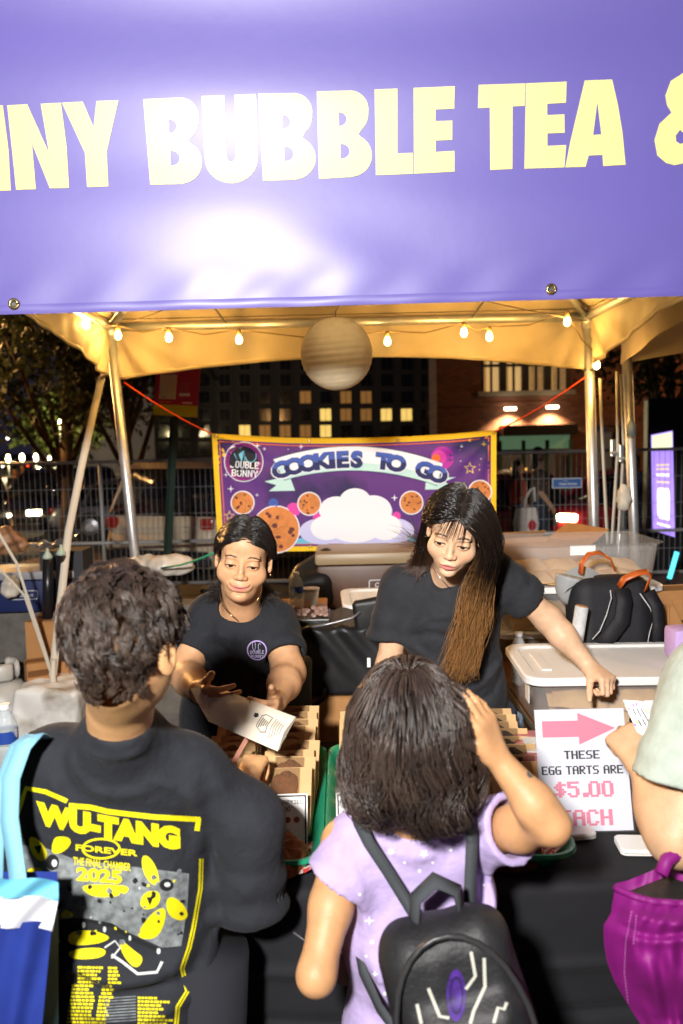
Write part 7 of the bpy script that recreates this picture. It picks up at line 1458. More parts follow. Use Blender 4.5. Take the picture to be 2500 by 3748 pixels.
lb_ = mat('light_blue_webbing', rgb(132, 190, 216), 0.7, weave=0.6); lbf = mat('light_blue_fabric', rgb(110, 190, 220), 0.7, weave=0.4); nvy = mat('blue_fabric', rgb(36, 56, 140), 0.6, var=0.1, bump=0.2, bscale=20); wf = mat('white_fabric', rgb(222, 224, 232), 0.7); dgr = mat('dark_green_fabric', rgb(30, 56, 60), 0.6, var=0.4, vscale=18)
def band(y0, y1, m_, nm, D0=1.20, xr0=214, xr1=210):
    MB().grid(lambda u, v: tuple(P(-60 + (xr0 + (xr1 - xr0) * v + 60) * u, (y0 + (y1 - y0) * v) + 34 * (u - 0.2) * (1 if nm != 'lower_panel' else 0.3) + 10 * math.sin(u * 6), D0 - 0.012 * math.sin(PI * u * 0.9 + 0.3) - 0.006 * math.sin(u * 11 + v * 4))), 24, 14).build(nm, m_, tote, smooth=True)
band(3205, 3275, lbf, 'top_band', xr1=214); band(3270, 3385, wf, 'white_band', xr0=214, xr1=190); band(3375, 3900, nvy, 'lower_panel', xr0=190, xr1=140)
MB().grid(lambda u, v: tuple(P(150 + 64 * u + (10 - 45 * v) * (1 - u), 3300 + 600 * v + 30 * u, 1.204 + 0.05 * u - 0.006 * math.sin(9 * v))), 8, 20).build('side_panel', dgr, tote, smooth=True)
MB().grid(lambda u, v: tuple(P(-60 + 270 * u, 3190 + 710 * v, 1.27)), 6, 6).build('back_panel', nvy, tote, smooth=True)
MB().strap([P(160, 2705, 1.40), P(130, 2690, 1.345), P(85, 2730, 1.325), P(40, 2850, 1.305), P(35, 3000, 1.285), P(55, 3130, 1.25), P(72, 3260, 1.205)], 0.031, 0.003, nrm=[(0, -.3, 1), (-.2, -.8, 1), (-.2, -1, .4), (0, -1, .2), (0, -1, .1), (0, -1, 0), (0, -1, 0)]).build('strap', lb_, tote, smooth=True)
MB().strap([P(150, 2700, 1.41), P(118, 2690, 1.36), P(60, 2740, 1.34), P(8, 2880, 1.32), P(-15, 3050, 1.30), P(-20, 3250, 1.26)], 0.028, 0.003, nrm=[(0, -.3, 1), (-.2, -.8, 1), (-.2, -1, .4), (0, -1, .2), (0, -1, .1), (0, -1, 0)]).build('strap', lb_, tote, smooth=True)
pur = mat('magenta_nylon', rgb(126, 22, 112), 0.58, var=0.08, vscale=10, bump=0.15, bscale=40, spec=0.4); hb = thing('handbag', 'magenta nylon bag hanging from the arm of the customer', 'bag', tuple(P(2400, 3700, 1.25)))
LCx = [3160, 3234, 3278, 3344, 3394, 3460, 3526, 3598, 3664, 3748, 3900]; LCv = [2262, 2250, 2246, 2236, 2208, 2212, 2224, 2252, 2296, 2351, 2450]
rim = lambda x: float(np.interp(x, [2200, 2252, 2324, 2390, 2500, 2700], [3236, 3245, 3278, 3295, 3303, 3290])); tedge = lambda x: float(np.interp(x, [2200, 2252, 2296, 2351, 2445, 2500, 2700], [3240, 3234, 3223, 3201, 3162, 3184, 3240]))
def bagf(u, v, off=0.0, back=False):
    x = 2250 + 470 * u; y0 = (tedge if back else rim)(x); y = y0 + (3900 - y0) * v; xl = float(np.interp(y, LCx, LCv)); x = xl + (2720 - xl) * u; y0 = (tedge if back else rim)(x); y = y0 + (3900 - y0) * v
    e = math.sin(PI / 2 * min(1, u * 2.6)); bul = 0.085 * e * (0.35 + 0.65 * math.sin(PI * min(1, v * 1.25 + 0.1)))
    wr = 0.010 * math.exp(-((v - 0.10 - 0.06 * u) / 0.035) ** 2) - 0.012 * math.exp(-((v - 0.18 - 0.04 * math.sin(u * 5)) / 0.03) ** 2) + 0.009 * math.exp(-((v - 0.27 + 0.08 * u) / 0.04) ** 2)
    wr += 0.006 * math.sin(u * 26 + 5 * v + 2 * math.sin(v * 9)) * min(1, v * 3) + 0.004 * math.sin(u * 11 - v * 19 + 1.5 * math.sin(u * 8)) + 0.003 * math.sin(u * 47 + v * 13)
    return tuple(P(x, y, 1.285 + off - (bul * (0.2 if back else 1)) - wr * e))
hbb = MB().grid(lambda u, v: bagf(u, v), 90, 80).build('bag_front', pur, hb, smooth=True); MB().grid(lambda u, v: bagf(u, v, 0.11, True), 40, 30).build('bag_back', pur, hb, smooth=True)
MB().grid(lambda u, v: tuple(V(bagf(u, 0.035 + 0.02 * v)).lerp(V(bagf(u, 0.06, 0.10, True)), v)), 30, 6).build('shade_sheet', mat('opening_shade', (0.012, 0.010, 0.012), 0.7), hb, smooth=True)  # dark sheet across the opening stands in for the shade inside
MB().tube([V(bagf(u / 30, 0.004)) + V((0, -0.002, 0)) for u in range(31)], 0.006, 8).build('rim_seam', pur, hb, smooth=True)
bb3 = BVHTree.FromPolygons([x.co.copy() for x in hbb.data.vertices], [tuple(p.vertices) for p in hbb.data.polygons])
def onh(u, v):
    d = (P(u, v, 1.1) - V((0, 0, CH))).normalized(); h = bb3.ray_cast(V((0, 0, CH)), d, 3.0); return None if h[0] is None else h[0] - d * 0.001
stt = mat('pink_stitch', rgb(190, 120, 180), 0.6)
for ln_ in ([(2312, 3335), (2290, 3450), (2285, 3560), (2300, 3680)], [(2330, 3350), (2318, 3460)]):
    for i in range(len(ln_) - 1):
        for k_ in range(10):
            a0, a1 = k_ / 10, k_ / 10 + 0.06; L0 = lambda t: (ln_[i][0] + (ln_[i + 1][0] - ln_[i][0]) * t, ln_[i][1] + (ln_[i + 1][1] - ln_[i][1]) * t)
            decal('stitch', poly2d([stroke([L0(a0), L0(a1)], 3.5)]), onh, stt, hb)
MB().tube([P(2420, 3200, 1.30), P(2440, 3150, 1.31), P(2500, 3110, 1.32), P(2580, 3130, 1.33)], 0.012, 8).build('handle', pur, hb, smooth=True)
# ------------------------------------------------------------------ left rear of the stall: barrier, cooler, gas bottle, weights
conc = mat('rough_concrete', (0.12, 0.11, 0.098), 0.9, var=0.25, vscale=12, bump=0.8, bscale=40, stain=((0.10, 0.085, 0.07), 4.0, 0.55))
br = thing('concrete_barrier', 'grey concrete road barrier behind the left tent pole', 'barrier', (-1.7, 4.95, 0)); prof = [(-0.28, 0), (0.28, 0), (0.28, 0.08), (0.14, 0.30), (0.10, 0.70), (-0.10, 0.70), (-0.14, 0.30), (-0.28, 0.08)]
MB().loft([[V((x, 4.95 + a, z)) for a, z in prof] for x in (-3.4, -2.4, -1.4, -0.62)]).build('barrier_body', conc, br)
cc = P(60, 2180, 4.85); cooler((-1.93, 4.90, 0.702), 0.30, 0.17, 0.125, 0.05, rgb(26, 38, 84), rgb(140, 140, 146), 'navy picnic cooler on the concrete barrier at the left edge', 'Coleman')
blk2 = mat('black_cylinder', (0.012, 0.012, 0.014), 0.3)
for x, y0, y1, lb in ((175, 2045, 2265, 'tall black dispenser tube left of the pair by the cooler'), (225, 2032, 2250, 'tall black dispenser tube right of the pair by the cooler')):
    a, b = P(x, y1, 4.55), P(x, y0, 4.55); o = thing('dispenser_tube', lb, 'dispenser', tuple(a), group='black dispenser tubes'); MB().tube([a, b], 0.030, 16).build('tube', blk2, o, smooth=True); MB().lathe([(0.026, 0), (0.030, 0.012), (0.018, 0.03), (0.008, 0.045), (0.008, 0.06), (0.001, 0.062)], b, 14).build('lid', mat('pale_green_cap', rgb(170, 186, 168), 0.5), o, smooth=True)
crate_t = P(200, 2262, 4.55); carton((crate_t.x, 4.60, 0.0), 0.14, 0.13, crate_t.z / 2 - 0.003, 0.0, 'tall carton stand under the two black dispenser tubes')
carton((P(150, 2300, 4.40).x, 4.36, 0.395), 0.075, 0.06, 0.055, 0.5, 'small brown carton on top of the white covered weight')
foil = mat('crumpled_foil', (0.55, 0.55, 0.56), 0.25, 0.9, bump=0.8, bscale=35); fc = P(210, 1998, 4.7); ft = thing('foil_tray', 'crumpled aluminium foil tray on the things behind the boy', 'tray', tuple(fc)); MB().grid(lambda u, v: tuple(fc + V((-0.12 + 0.24 * u, 0.06 - 0.12 * v, 0.05 * (abs(2 * u - 1) ** 3 + abs(2 * v - 1) ** 3) * 0.6 + 0.012 * math.sin(u * 17 + v * 9) + 0.06 * u - 0.03))), 26, 16).build('foil', foil, ft, smooth=True)
stk = thing('plastic_crate', 'dark plastic crate under the crumpled foil tray', 'crate', (fc.x, 4.75, 0)); MB().box((fc.x, 4.85, 0.702 + (fc.z - 0.74) / 2), (0.13, 0.10, (fc.z - 0.74) / 2)).build('crate_body', mat('dark_crate', (0.03, 0.03, 0.035), 0.5), stk)
bagp = mat('thin_plastic_bag', (0.55, 0.50, 0.44), 0.35, var=0.2, vscale=18, bump=0.8, bscale=22)
def soft(name, lb, cat, c, r, m_, seed, h=0.012, group=None):
    o = thing(name, lb, cat, tuple(V(c) - V((0, 0, r[2]))), group=group); s = SDF(); s.ell(c, r, k=0.02); s.fn(lambda p: r[2] * 0.42 * vnoise(p, 22, seed) + r[2] * 0.22 * vnoise(p, 55, seed + 1), mode='add'); v, f = snet(s, np.array(c) - max(r) * 1.5, np.array(c) + max(r) * 1.5, h); npmesh('bag_body', v, f, m_, o); return o
soft('plastic_bag', 'tan plastic bag slumped on the cooler at the left edge', 'bag', P(20, 1975, 4.9), (0.13, 0.08, 0.075), mat('tan_plastic', rgb(150, 110, 80), 0.5, bump=0.6, bscale=25), 91); soft('plastic_bag', 'pale clear plastic bag in front of the cooler', 'bag', P(40, 2140, 4.62), (0.06, 0.05, 0.06), bagp, 93); soft('plastic_bag', 'crumpled clear bag on the barrier right of the curly hair', 'bag', P(610, 2060, 4.9), (0.16, 0.08, 0.07), bagp, 95); soft('plastic_bag', 'grey crumpled bag on the barrier beside the green rope', 'bag', P(520, 2075, 4.95), (0.10, 0.08, 0.07), bagp, 97)
# gas bottle
gp = P(20, 2590, 4.40); gb = thing('gas_bottle', 'white propane gas bottle with collar at the left edge', 'gas bottle', (gp.x - 0.02, 4.42, 0)); gm_ = mat('painted_gas_bottle', (0.52, 0.50, 0.46), 0.4, var=0.1, vscale=9)
g0 = V((gp.x - 0.02, 4.42, 0)); MB().lathe([(0.11, 0.0), (0.115, 0.035), (0.10, 0.04), (0.13, 0.07), (0.152, 0.12), (0.155, 0.28), (0.14, 0.33), (0.10, 0.37), (0.04, 0.385), (0.001, 0.39)], g0, 30).build('tank', gm_, gb, smooth=True)
cm_ = MB()
for k_ in range(3): cm_.tube([g0 + V((0.085 * math.cos(a), 0.085 * math.sin(a), 0.44 + 0.0 * k_)) for a in [R(120 * k_ + q) for q in range(5, 96, 10)]], 0.016, 8, flat=3.2)
cm_.build('collar', gm_, gb, smooth=True); MB().lathe([(0.02, 0.38), (0.02, 0.44), (0.032, 0.445), (0.032, 0.465), (0.001, 0.467)], g0, 14).build('valve', brass, gb, smooth=True)
lbm = mat('gas_label', rgb(210, 212, 216), 0.5, stain=(rgb(40, 80, 150), 22, 0.56)); MB().loft([[g0 + V((0.1575 * math.cos(a), 0.1575 * math.sin(a), z)) for a in [R(q) for q in range(-120, -20, 8)]] for z in (0.13, 0.27)], cap=False, close=False).build('label', lbm, gb, smooth=True)
# wrapped concrete weight and tie-down straps
wc = thing('tent_weight', 'concrete tent weight wrapped in a white plastic cover with straps', 'tent weight', (P(200, 2600, 4.3).x, 4.30, 0)); w0 = V((P(205, 2600, 4.3).x, 4.30, 0)); MB().box(w0 + V((0, 0, 0.10)), (0.16, 0.17, 0.10), bev=0.03).build('concrete_block', conc, wc, auto=40)
wp = mat('white_plastic_cover', rgb(228, 225, 220), 0.4, var=0.06, vscale=8, bump=0.35, bscale=12, stain=(rgb(150, 138, 122), 4, 0.6))
s = SDF(); s.box(w0 + V((0, 0, 0.25)), (0.175, 0.185, 0.16), 0.03, Matrix.Rotation(R(4), 3, 'Y'), k=0.02); s.fn(lambda p: 0.016 * vnoise(p, 13, 101) + 0.008 * vnoise(p, 34, 102) + 0.006 * np.sin((p[:, 0] + p[:, 2] * 0.4) * 46) * np.clip(1.2 - p[:, 2] * 2.5, 0, 1), mode='add'); s.fn(plane_cut(w0 + V((0, 0, 0.10)), (0.25, 0, -1)), mode='cut'); v, f = snet(s, np.array(w0) - np.array((0.3, 0.3, 0.0)), np.array(w0) + np.array((0.3, 0.3, 0.5)), 0.008); npmesh('plastic_cover', v, f, wp, wc)
webb = mat('white_tie_webbing', rgb(206, 196, 180), 0.7, weave=0.5); tip_ = w0 + V((0.0, -0.02, 0.44))
for pts, lb, wd in (([P(372, 1380, 4.98), P(300, 1700, 4.8), P(250, 1950, 4.6), tip_], 'white webbing strap from the left tent corner down to the wrapped weight', 0.042), ([P(-60, 1860, 4.0), P(60, 2060, 4.1), tip_], 'white rope from beyond the left edge to the wrapped weight, upper of two', 0.014), ([P(-60, 2020, 4.0), P(90, 2180, 4.15), tip_ + V((0, 0, -0.02))], 'white rope from beyond the left edge to the wrapped weight, lower of two', 0.012)):
    tag(MB().strap([pts[0].lerp(pts[1], t / 6) for t in range(7)] + [pts[1].lerp(pts[2], t / 6) for t in range(1, 7)] + ([pts[2].lerp(pts[3], t / 6) for t in range(1, 7)] if len(pts) > 3 else []), wd, 0.004, nrm=(0.3, -1, 0.1)).build('tie_strap', webb, smooth=True), lb, 'strap')
tag(MB().tube([tip_ + V((0, 0, -0.06)), tip_, tip_ + V((0.01, 0, 0.09))], [0.022, 0.017, 0.012], 8).build('strap_knot', webb, smooth=True), 'bundled knot of straps on top of the wrapped weight', 'knot')
tag(MB().tube([P(590, 2080, 4.7), P(660, 2068, 4.6), P(720, 2050, 4.5), P(790, 2020, 4.4)], 0.006, 8).build('rope', mat('green_rope', rgb(40, 150, 110), 0.5), smooth=True), 'thin green rope stretched behind the bag-holding vendor', 'rope')
# webbing, ratchets and a small tin at the right tent legs
for pts, lb in (([P(2196, 1385, 5.0), P(2205, 1600, 5.0), P(2225, 2000, 4.95)], 'slack white strap hanging against the right tent leg'), ([P(2258, 1360, 5.05), P(2262, 1640, 5.05), P(2240, 1990, 5.0)], 'white strap hanging midway between the two right tent legs'), ([P(2272, 1370, 5.08), P(2284, 1640, 5.08), P(2262, 2000, 5.05)], 'white strap hanging next to the neighbouring tent leg')):
    tag(MB().strap([pts[0].lerp(pts[1], t / 5) for t in range(6)] + [pts[1].lerp(pts[2], t / 5) for t in range(1, 6)], 0.026, 0.003, nrm=(0.5, -1, 0)).build('tie_strap', webb, smooth=True), lb, 'strap')
for x, y, lb in ((2244, 1640, 'left ratchet buckle on the straps at the right tent legs'), (2275, 1660, 'right ratchet buckle on the straps at the right tent legs')):
    c = P(x, y, 5.0); o = thing('ratchet_buckle', lb, 'buckle', tuple(c)); MB().box(c, (0.016, 0.01, 0.055), bev=0.006).build('frame', mat('zinc', (0.6, 0.6, 0.55), 0.3, 0.9), o); MB().tube([c + V((-0.02, -0.012, -0.03)), c + V((0.02, -0.012, -0.03))], 0.009, 8).build('spool', steel, o)
c = P(2300, 1575, 5.1); tn_ = thing('hanging_tag_can', 'small grey tin strapped to the neighbouring tent leg', 'tin', tuple(c)); MB().lathe([(0.030, -0.04), (0.030, 0.03), (0.014, 0.055), (0.008, 0.06)], c + V((0, -0.05, 0)), 14).build('tin_body', mat('grey_tin', rgb(120, 128, 122), 0.5), tn_, smooth=True)
c = P(2282, 1815, 5.0); soft('tied_cloth', 'white cloth bundle tied to the hanging strap', 'cloth', c, (0.03, 0.03, 0.07), webb, 111, 0.006)
# ------------------------------------------------------------------ fence
fence_m = mat('fence_galvanised', (0.36, 0.36, 0.36), 0.5, 0.25); FYD = 9.0
fz = P(300, 1690, FYD).z; fzr = P(2200, 1652, FYD).z; zt = (fz + fzr) / 2; fence_sign = None
for i, (xa, xb, lb) in enumerate(((-4.75, -1.40, 'wire mesh fence panel behind the left tent pole'), (-1.36, 1.50, 'wire mesh fence panel behind the printed banner'), (1.54, 4.9, 'wire mesh fence panel behind the right tent legs'))):
    o = thing('wire_fence', lb, 'fence', ((xa + xb) / 2, FYD, 0), group='wire fence panels')
    for z in (zt, zt - 0.92, 0.12): MB().tube([(xa, FYD, z), (xb, FYD, z)], 0.019, 10).build('rail', fence_m, o, smooth=True)
    for x in (xa, (xa + xb) / 2 - 0.02 if i else -2.72, xb): MB().tube([(x, FYD + 0.02, 0), (x, FYD + 0.02, zt)], 0.021, 10).build('post', fence_m, o, smooth=True)
    m = MB(); n = int((xb - xa) / 0.062)
    for k_ in range(1, n): m.tube([(xa + (xb - xa) * k_ / n, FYD - 0.021, 0.1), (xa + (xb - xa) * k_ / n, FYD - 0.021, zt)], 0.0026, 4)
    for z in (zt - 0.30, zt - 0.60, zt - 0.76, 0.4): m.tube([(xa, FYD - 0.027, z), (xb, FYD - 0.027, z)], 0.0026, 4)
    w_ = m.build('wire_mesh', fence_m, o); w_['kind'] = 'stuff'
    for x in (xa + 0.1, xb - 0.1): MB().box((x, FYD, 0.05), (0.09, 0.30, 0.05), bev=0.02).build('foot_block', conc, o)
c = P(2075, 1768, FYD - 0.05); fs = thing('fence_sign', 'small blue rectangular sign clipped to the fence', 'sign', tuple(c)); MB().box(c, (0.165, 0.004, 0.055)).build('panel', mat('white_sign', rgb(220, 224, 230), 0.5), fs); MB().box(c - V((0, 0.005, 0)), (0.157, 0.002, 0.047)).build('blue_face', mat('blue_sign', rgb(56, 96, 160), 0.5), fs); decal('lettering', text2d('Onsite Services', 0.01, -0.02, 0.026, 0.02, sx=0.9), lambda u, v: c + V((u, -0.0085, v)), mat('white_sign', rgb(220, 224, 230), 0.5), fs); decal('lettering', text2d('United', -0.02, 0.02, 0.012, 0.01), lambda u, v: c + V((u, -0.0085, v)), mat('white_sign', rgb(220, 224, 230), 0.5), fs)
# ------------------------------------------------------------------ street sign post
sp = thing('street_sign', 'maroon and yellow parking notice on a dark green square post', 'sign', (P(612, 2080, 6.4).x, 6.4, 0)); a, b = P(640, 1480, 6.4), P(612, 2060, 6.4); ft_ = b + (b - a) * (b.z / (a.z - b.z)); grn = mat('dark_green_post', rgb(34, 52, 46), 0.5, var=0.15, vscale=30); MB().tube([ft_, a + (a - b) * 0.35], 0.034, 4).build('post', grn, sp)
q = [P(577, 1290, 6.33), P(738, 1280, 6.33), P(722, 1528, 6.33), P(561, 1518, 6.33)]; sf = lambda off: (lambda u, v: q[0].lerp(q[1], u).lerp(q[3].lerp(q[2], u), v) - V((0, off, 0)))
sol = sf(0); bk_ = sf(-0.006); MB().add([sol(0, 0), sol(1, 0), sol(1, 1), sol(0, 1), bk_(0, 0), bk_(1, 0), bk_(1, 1), bk_(0, 1)], [(0, 1, 2, 3), (7, 6, 5, 4), (0, 4, 5, 1), (1, 5, 6, 2), (2, 6, 7, 3), (3, 7, 4, 0)]).build('sign_plate', mat('maroon_sign', rgb(176, 30, 78), 0.4), sp)
decal('yellow_band', poly2d([[(0, 0.83), (1, 0.83), (1, 1), (0, 1)]]), sf(0.002), mat('yellow_sign', rgb(206, 196, 20), 0.45), sp); decal('white_panel', poly2d([[(0.10, 0.36), (0.48, 0.36), (0.48, 0.74), (0.10, 0.74)]]), sf(0.002), mat('cream_panel', rgb(206, 196, 166), 0.5), sp); wsg = mat('pale_sign_ink', rgb(226, 206, 196), 0.5)
def stxt(t, x, y, h, m_, sx=1.0, al='LEFT'): vs, fs_ = text2d(t, 0, 0, h, 0.02, al, sx); decal('lettering', ([(x + a * 0.65, y - b) for a, b in vs], fs_), sf(0.003), m_, sp)
stxt('Walking Away.', 0.28, 0.30, 0.055, wsg, 1.1); stxt('Camera Pay', 0.15, 0.72, 0.026, mat('black_ink_print', rgb(36, 34, 44), 0.6), 1.1)
for k_ in range(4): decal('lettering', poly2d([[(0.56, 0.49 + 0.035 * k_), (0.80 - 0.03 * (k_ % 2), 0.49 + 0.035 * k_), (0.80 - 0.03 * (k_ % 2), 0.505 + 0.035 * k_), (0.56, 0.505 + 0.035 * k_)]]), sf(0.003), mat('dim_pink_ink', rgb(170, 90, 110), 0.5), sp)
decal('lettering', poly2d([[(0.56, 0.645), (0.80, 0.645), (0.80, 0.69), (0.56, 0.69)]]), sf(0.003), wsg, sp); decal('lettering', poly2d([[(0.64, 0.78), (0.86, 0.78), (0.86, 0.80), (0.64, 0.80)]]), sf(0.003), wsg, sp); decal('lettering', poly2d([[(0.12, 0.775), (0.38, 0.775), (0.38, 0.80), (0.12, 0.80)]]), sf(0.003), mat('orange_ink', rgb(214, 110, 40), 0.5), sp)
# ------------------------------------------------------------------ cars
tyre = mat('tyre', (0.02, 0.02, 0.02), 0.8); rimm = mat('rim', (0.4, 0.4, 0.42), 0.3, 0.9); cglass = mat('car_glass', (0.01, 0.012, 0.015), 0.06, spec=0.8); headl = mat('headlamp_lit', (1, 0.9, 0.6), 0.2, emit=(1, 0.86, 0.5), estr=30); taill = mat('tail_lamp', (0.16, 0.006, 0.006), 0.2, emit=(1, 0.08, 0.04), estr=0.06); chrome = mat('chrome', (0.7, 0.7, 0.7), 0.15, 1.0); platem = mat('number_plate', rgb(214, 206, 190), 0.5, stain=(rgb(150, 60, 50), 60, 0.58)); blkpl = mat('black_trim', (0.02, 0.02, 0.022), 0.5)
def car(name, lb, loc, rz, paint, suv=True, lights=True, plate=True):
    """length along local -y (front), wheels on z=0"""
    o = thing(name, lb, 'car', loc, rz, 'parked cars'); L, W, H, bl = 2.35, 0.93, (1.72 if suv else 1.45), (1.02 if suv else 0.88)
    st_ = [(-L, 0.42, 0.70, 0.74), (-L + 0.10, 0.30, 0.80, 0.88), (-L + 0.5, 0.25, 0.92, 0.97), (-1.15, 0.24, bl - 0.02, 1.0), (0.3, 0.24, bl, 1.0), (1.6, 0.24, bl + 0.02, 1.0), (L - 0.15, 0.30, bl, 0.95), (L, 0.42, bl - 0.25, 0.88)]
    rings = []
    for y, z0, z1, k_ in st_:
        w_ = W * k_; rings.append([V((sx * w_ * a, y, z0 + (z1 - z0) * t)) for sx, pts in ((1, ((0.80, 0), (0.97, 0.16), (1.0, 0.5), (0.95, 0.88), (0.78, 1.0))), (-1, ((0.78, 1.0), (0.95, 0.88), (1.0, 0.5), (0.97, 0.16), (0.80, 0)))) for a, t in pts])
    MB().loft(rings).build('body', paint, o, local=True, auto=50)
    rear = 2.15 if suv else 1.55; cab = [(-1.15, -0.35, 0.78), (-0.2, 1.0, 0.70)]
    gl = MB(); gl.loft([[V((sx * W * k_, y, z)) for sx, y in ((1, y0), (1, y1), (-1, y1), (-1, y0))] for z, y0, y1, k_ in ((bl - 0.03, -1.12, rear + 0.08, 0.90), (H - 0.10, -0.30, rear - 0.22, 0.74))]); gl.build('windows', cglass, o, local=True, auto=30)
    MB().loft([[V((sx * W * k_, y, z)) for sx, y in ((1, y0), (1, y1), (-1, y1), (-1, y0))] for z, y0, y1, k_ in ((H - 0.11, -0.36, rear - 0.18, 0.765), (H - 0.03, -0.22, rear - 0.28, 0.72), (H, 0.05, rear - 0.5, 0.62))]).build('roof', paint, o, local=True, auto=40)
    for sx in (-1, 1):
        for ya, yb in (((-1.06, bl), (-0.28, H - 0.09)), ((0.45, bl), (0.45, H - 0.09)), ((rear + 0.02, bl), (rear - 0.22, H - 0.09))): MB().tube([(sx * W * 0.905, ya[0], ya[1]), (sx * W * 0.755, yb[0], yb[1])], 0.035, 6).build('window_pillar', paint, o, local=True)
        MB().box((sx * W * 1.05, -0.85, bl + 0.10), (0.09, 0.05, 0.065), bev=0.03).build('mirror', paint, o, local=True, auto=40)
        hl_ = MB().box((sx * W * 0.70, -L + 0.03, 0.75), (0.16, 0.06, 0.06), bev=0.03, rz=sx * 0.35).build('headlight', headl if lights else mat('headlamp_off', (0.5, 0.5, 0.5), 0.1), o, local=True, auto=40)
        MB().box((sx * W * 0.80, L - 0.06, bl - 0.12), (0.09, 0.05, 0.075), bev=0.03, rz=-sx * 0.3).build('tail_light', taill, o, local=True, auto=40)
        for y in (-1.45, 1.42):
            w_ = MB(); w_.lathe([(0.20, -0.10), (0.33, -0.11), (0.355, -0.07), (0.355, 0.07), (0.33, 0.11), (0.20, 0.10)], (0, 0, 0), 24, cap=False, M=Matrix.Rotation(R(90), 3, 'Y')); wo = w_.build('wheel', tyre, o, local=True, smooth=True); wo.location = (sx * (W - 0.09), y, 0.355)
            r_ = MB().lathe([(0.21, 0.085 * sx), (0.10, 0.11 * sx), (0.001, 0.11 * sx)], (0, 0, 0), 16, cap=True, M=Matrix.Rotation(R(90), 3, 'Y')).build('rim', rimm, wo, local=True)
    MB().box((0, -L - 0.0, 0.70), (W * 0.50, 0.03, 0.10), bev=0.015).build('grille', blkpl, o, local=True); MB().box((0, -L + 0.02, 0.40), (W * 0.85, 0.06, 0.10), bev=0.03).build('bumper', blkpl, o, local=True); MB().box((0, -L - 0.035, 0.70), (W * 0.45, 0.006, 0.012)).build('trim_strip', chrome, o, local=True); MB().box((0, L - 0.01, 0.45), (W * 0.85, 0.06, 0.10), bev=0.03).build('bumper', blkpl, o, local=True)
    if plate: MB().box((0, -L - 0.052, 0.52), (0.155, 0.006, 0.078), bev=0.004).build('number_plate', platem, o, local=True)
    return o
pb_ = mat('car_paint_black', (0.012, 0.012, 0.014), 0.18, coat=0.6); po = mat('car_paint_dark_orange', (0.10, 0.03, 0.008), 0.25, coat=0.6); pw = mat('car_paint_cream', (0.60, 0.50, 0.36), 0.35, coat=0.6); pr_ = mat('car_paint_red', (0.30, 0.012, 0.016), 0.2, coat=0.6); pg = mat('car_paint_grey', (0.15, 0.15, 0.16), 0.25, coat=0.6)
def at(x, D): return (P(x, 1874, D).x, D, gz(D))
car('parked_car', 'black suv facing the stall with both headlights on behind the left fence', at(208, 21.0), R(-8), pb_); car('parked_car', 'dark car with an orange glowing roof cut by the left edge', at(-260, 14.0), R(10), po, True, False, False)
car('parked_car', 'cream suv seen from behind through the fence left of the banner', at(890, 12.6), R(158), pw, True, False, False); car('parked_car', 'grey car parked further along behind the cream suv', at(560, 20.0), R(100), pg, False, False, False)
car('parked_car', 'red car with lit headlights behind the walking woman', at(2330, 14.5), R(-62), pr_, False, True, False); car('parked_car', 'dark red car parked behind the right edge of the banner', at(1700, 14.0), R(-75), mat('car_paint_maroon', (0.06, 0.008, 0.010), 0.2, coat=0.6), False, False, False); car('parked_car', 'distant oncoming car with dazzling headlights far down the street', at(70, 92.0), R(0), pb_, True, True, False)
for i, (x, D) in enumerate(((215, 60), (245, 50), (232, 75), (195, 84))): car('parked_car', ('dark hatchback', 'grey sedan', 'black saloon', 'small dark suv')[i] + ' in the far row of parked cars, ' + ('second nearest', 'nearest', 'third nearest', 'farthest')[i], at(x, D), R(6), pg if i % 2 else pb_, i == 3, i in (0, 2), False)
# ------------------------------------------------------------------ street lamps and their light
lampm = mat('street_lamp_globe', (1, 0.95, 0.7), 0.3, emit=(1.0, 0.90, 0.55), estr=9); lpost = mat('lamp_post', (0.03, 0.035, 0.03), 0.5)
for i, (x, y, D, e, hh) in enumerate(((30, 1678, 62, 1500, 0.30), (81, 1674, 62, 1500, 0.30), (132, 1674, 62, 1500, 0.30), (183, 1678, 66, 1500, 0.22), (221, 1548, 40, 2500, 0.16), (243, 1576, 46, 1500, 0.13), (-420, 1000, 15, 5200, 0.16), (3300, 1000, 19, 1000, 0.16))):  # the last lamp is unseen, added to brighten the brick shop
    c = P(x, y, D); o = thing('street_lamp', ('first', 'second', 'third', 'fourth')[i] + ' glowing lamp from the left edge along the far street' if i < 4 else ('higher of two round lamps among the left trees', 'lower of two round lamps among the left trees', 'sodium street lamp just beyond the left edge', 'added sodium lamp unseen beyond the right edge, brightening the brick shop')[i - 4], 'street lamp', (c.x, D, gz(D)), group='street lamps')
    MB().lathe([(0.02, -hh), (hh * 0.45, -hh * 0.8), (hh * 0.5, 0), (hh * 0.4, hh * 0.8), (0.02, hh)], c, 14).build('globe', lampm, o, smooth=True); MB().tube([(c.x, D, gz(D)), (c.x, D, c.z - hh)], 0.06, 8).build('post', lpost, o, smooth=True)
    L_ = bpy.data.lights.new('lamp_light', 'POINT'); L_.energy = e; L_.color = (1, 0.78, 0.42) if i < 6 else (1, 0.50, 0.16); L_.shadow_soft_size = 0.2; lo_ = bpy.data.objects.new('lamp_light', L_); COL.objects.link(lo_); lo_.location = c + V((0, -0.5, 0))
rd = mat('road_asphalt', (0.14, 0.125, 0.105), 0.8, var=0.2, vscale=2); structure(MB().grid(lambda u, v: (-28 + 21 * u + (20 - 60 * u * 0 - 16) * v * 0 - 8 * v, 18 + 120 * v, -0.546), 2, 6).build('road', rd))
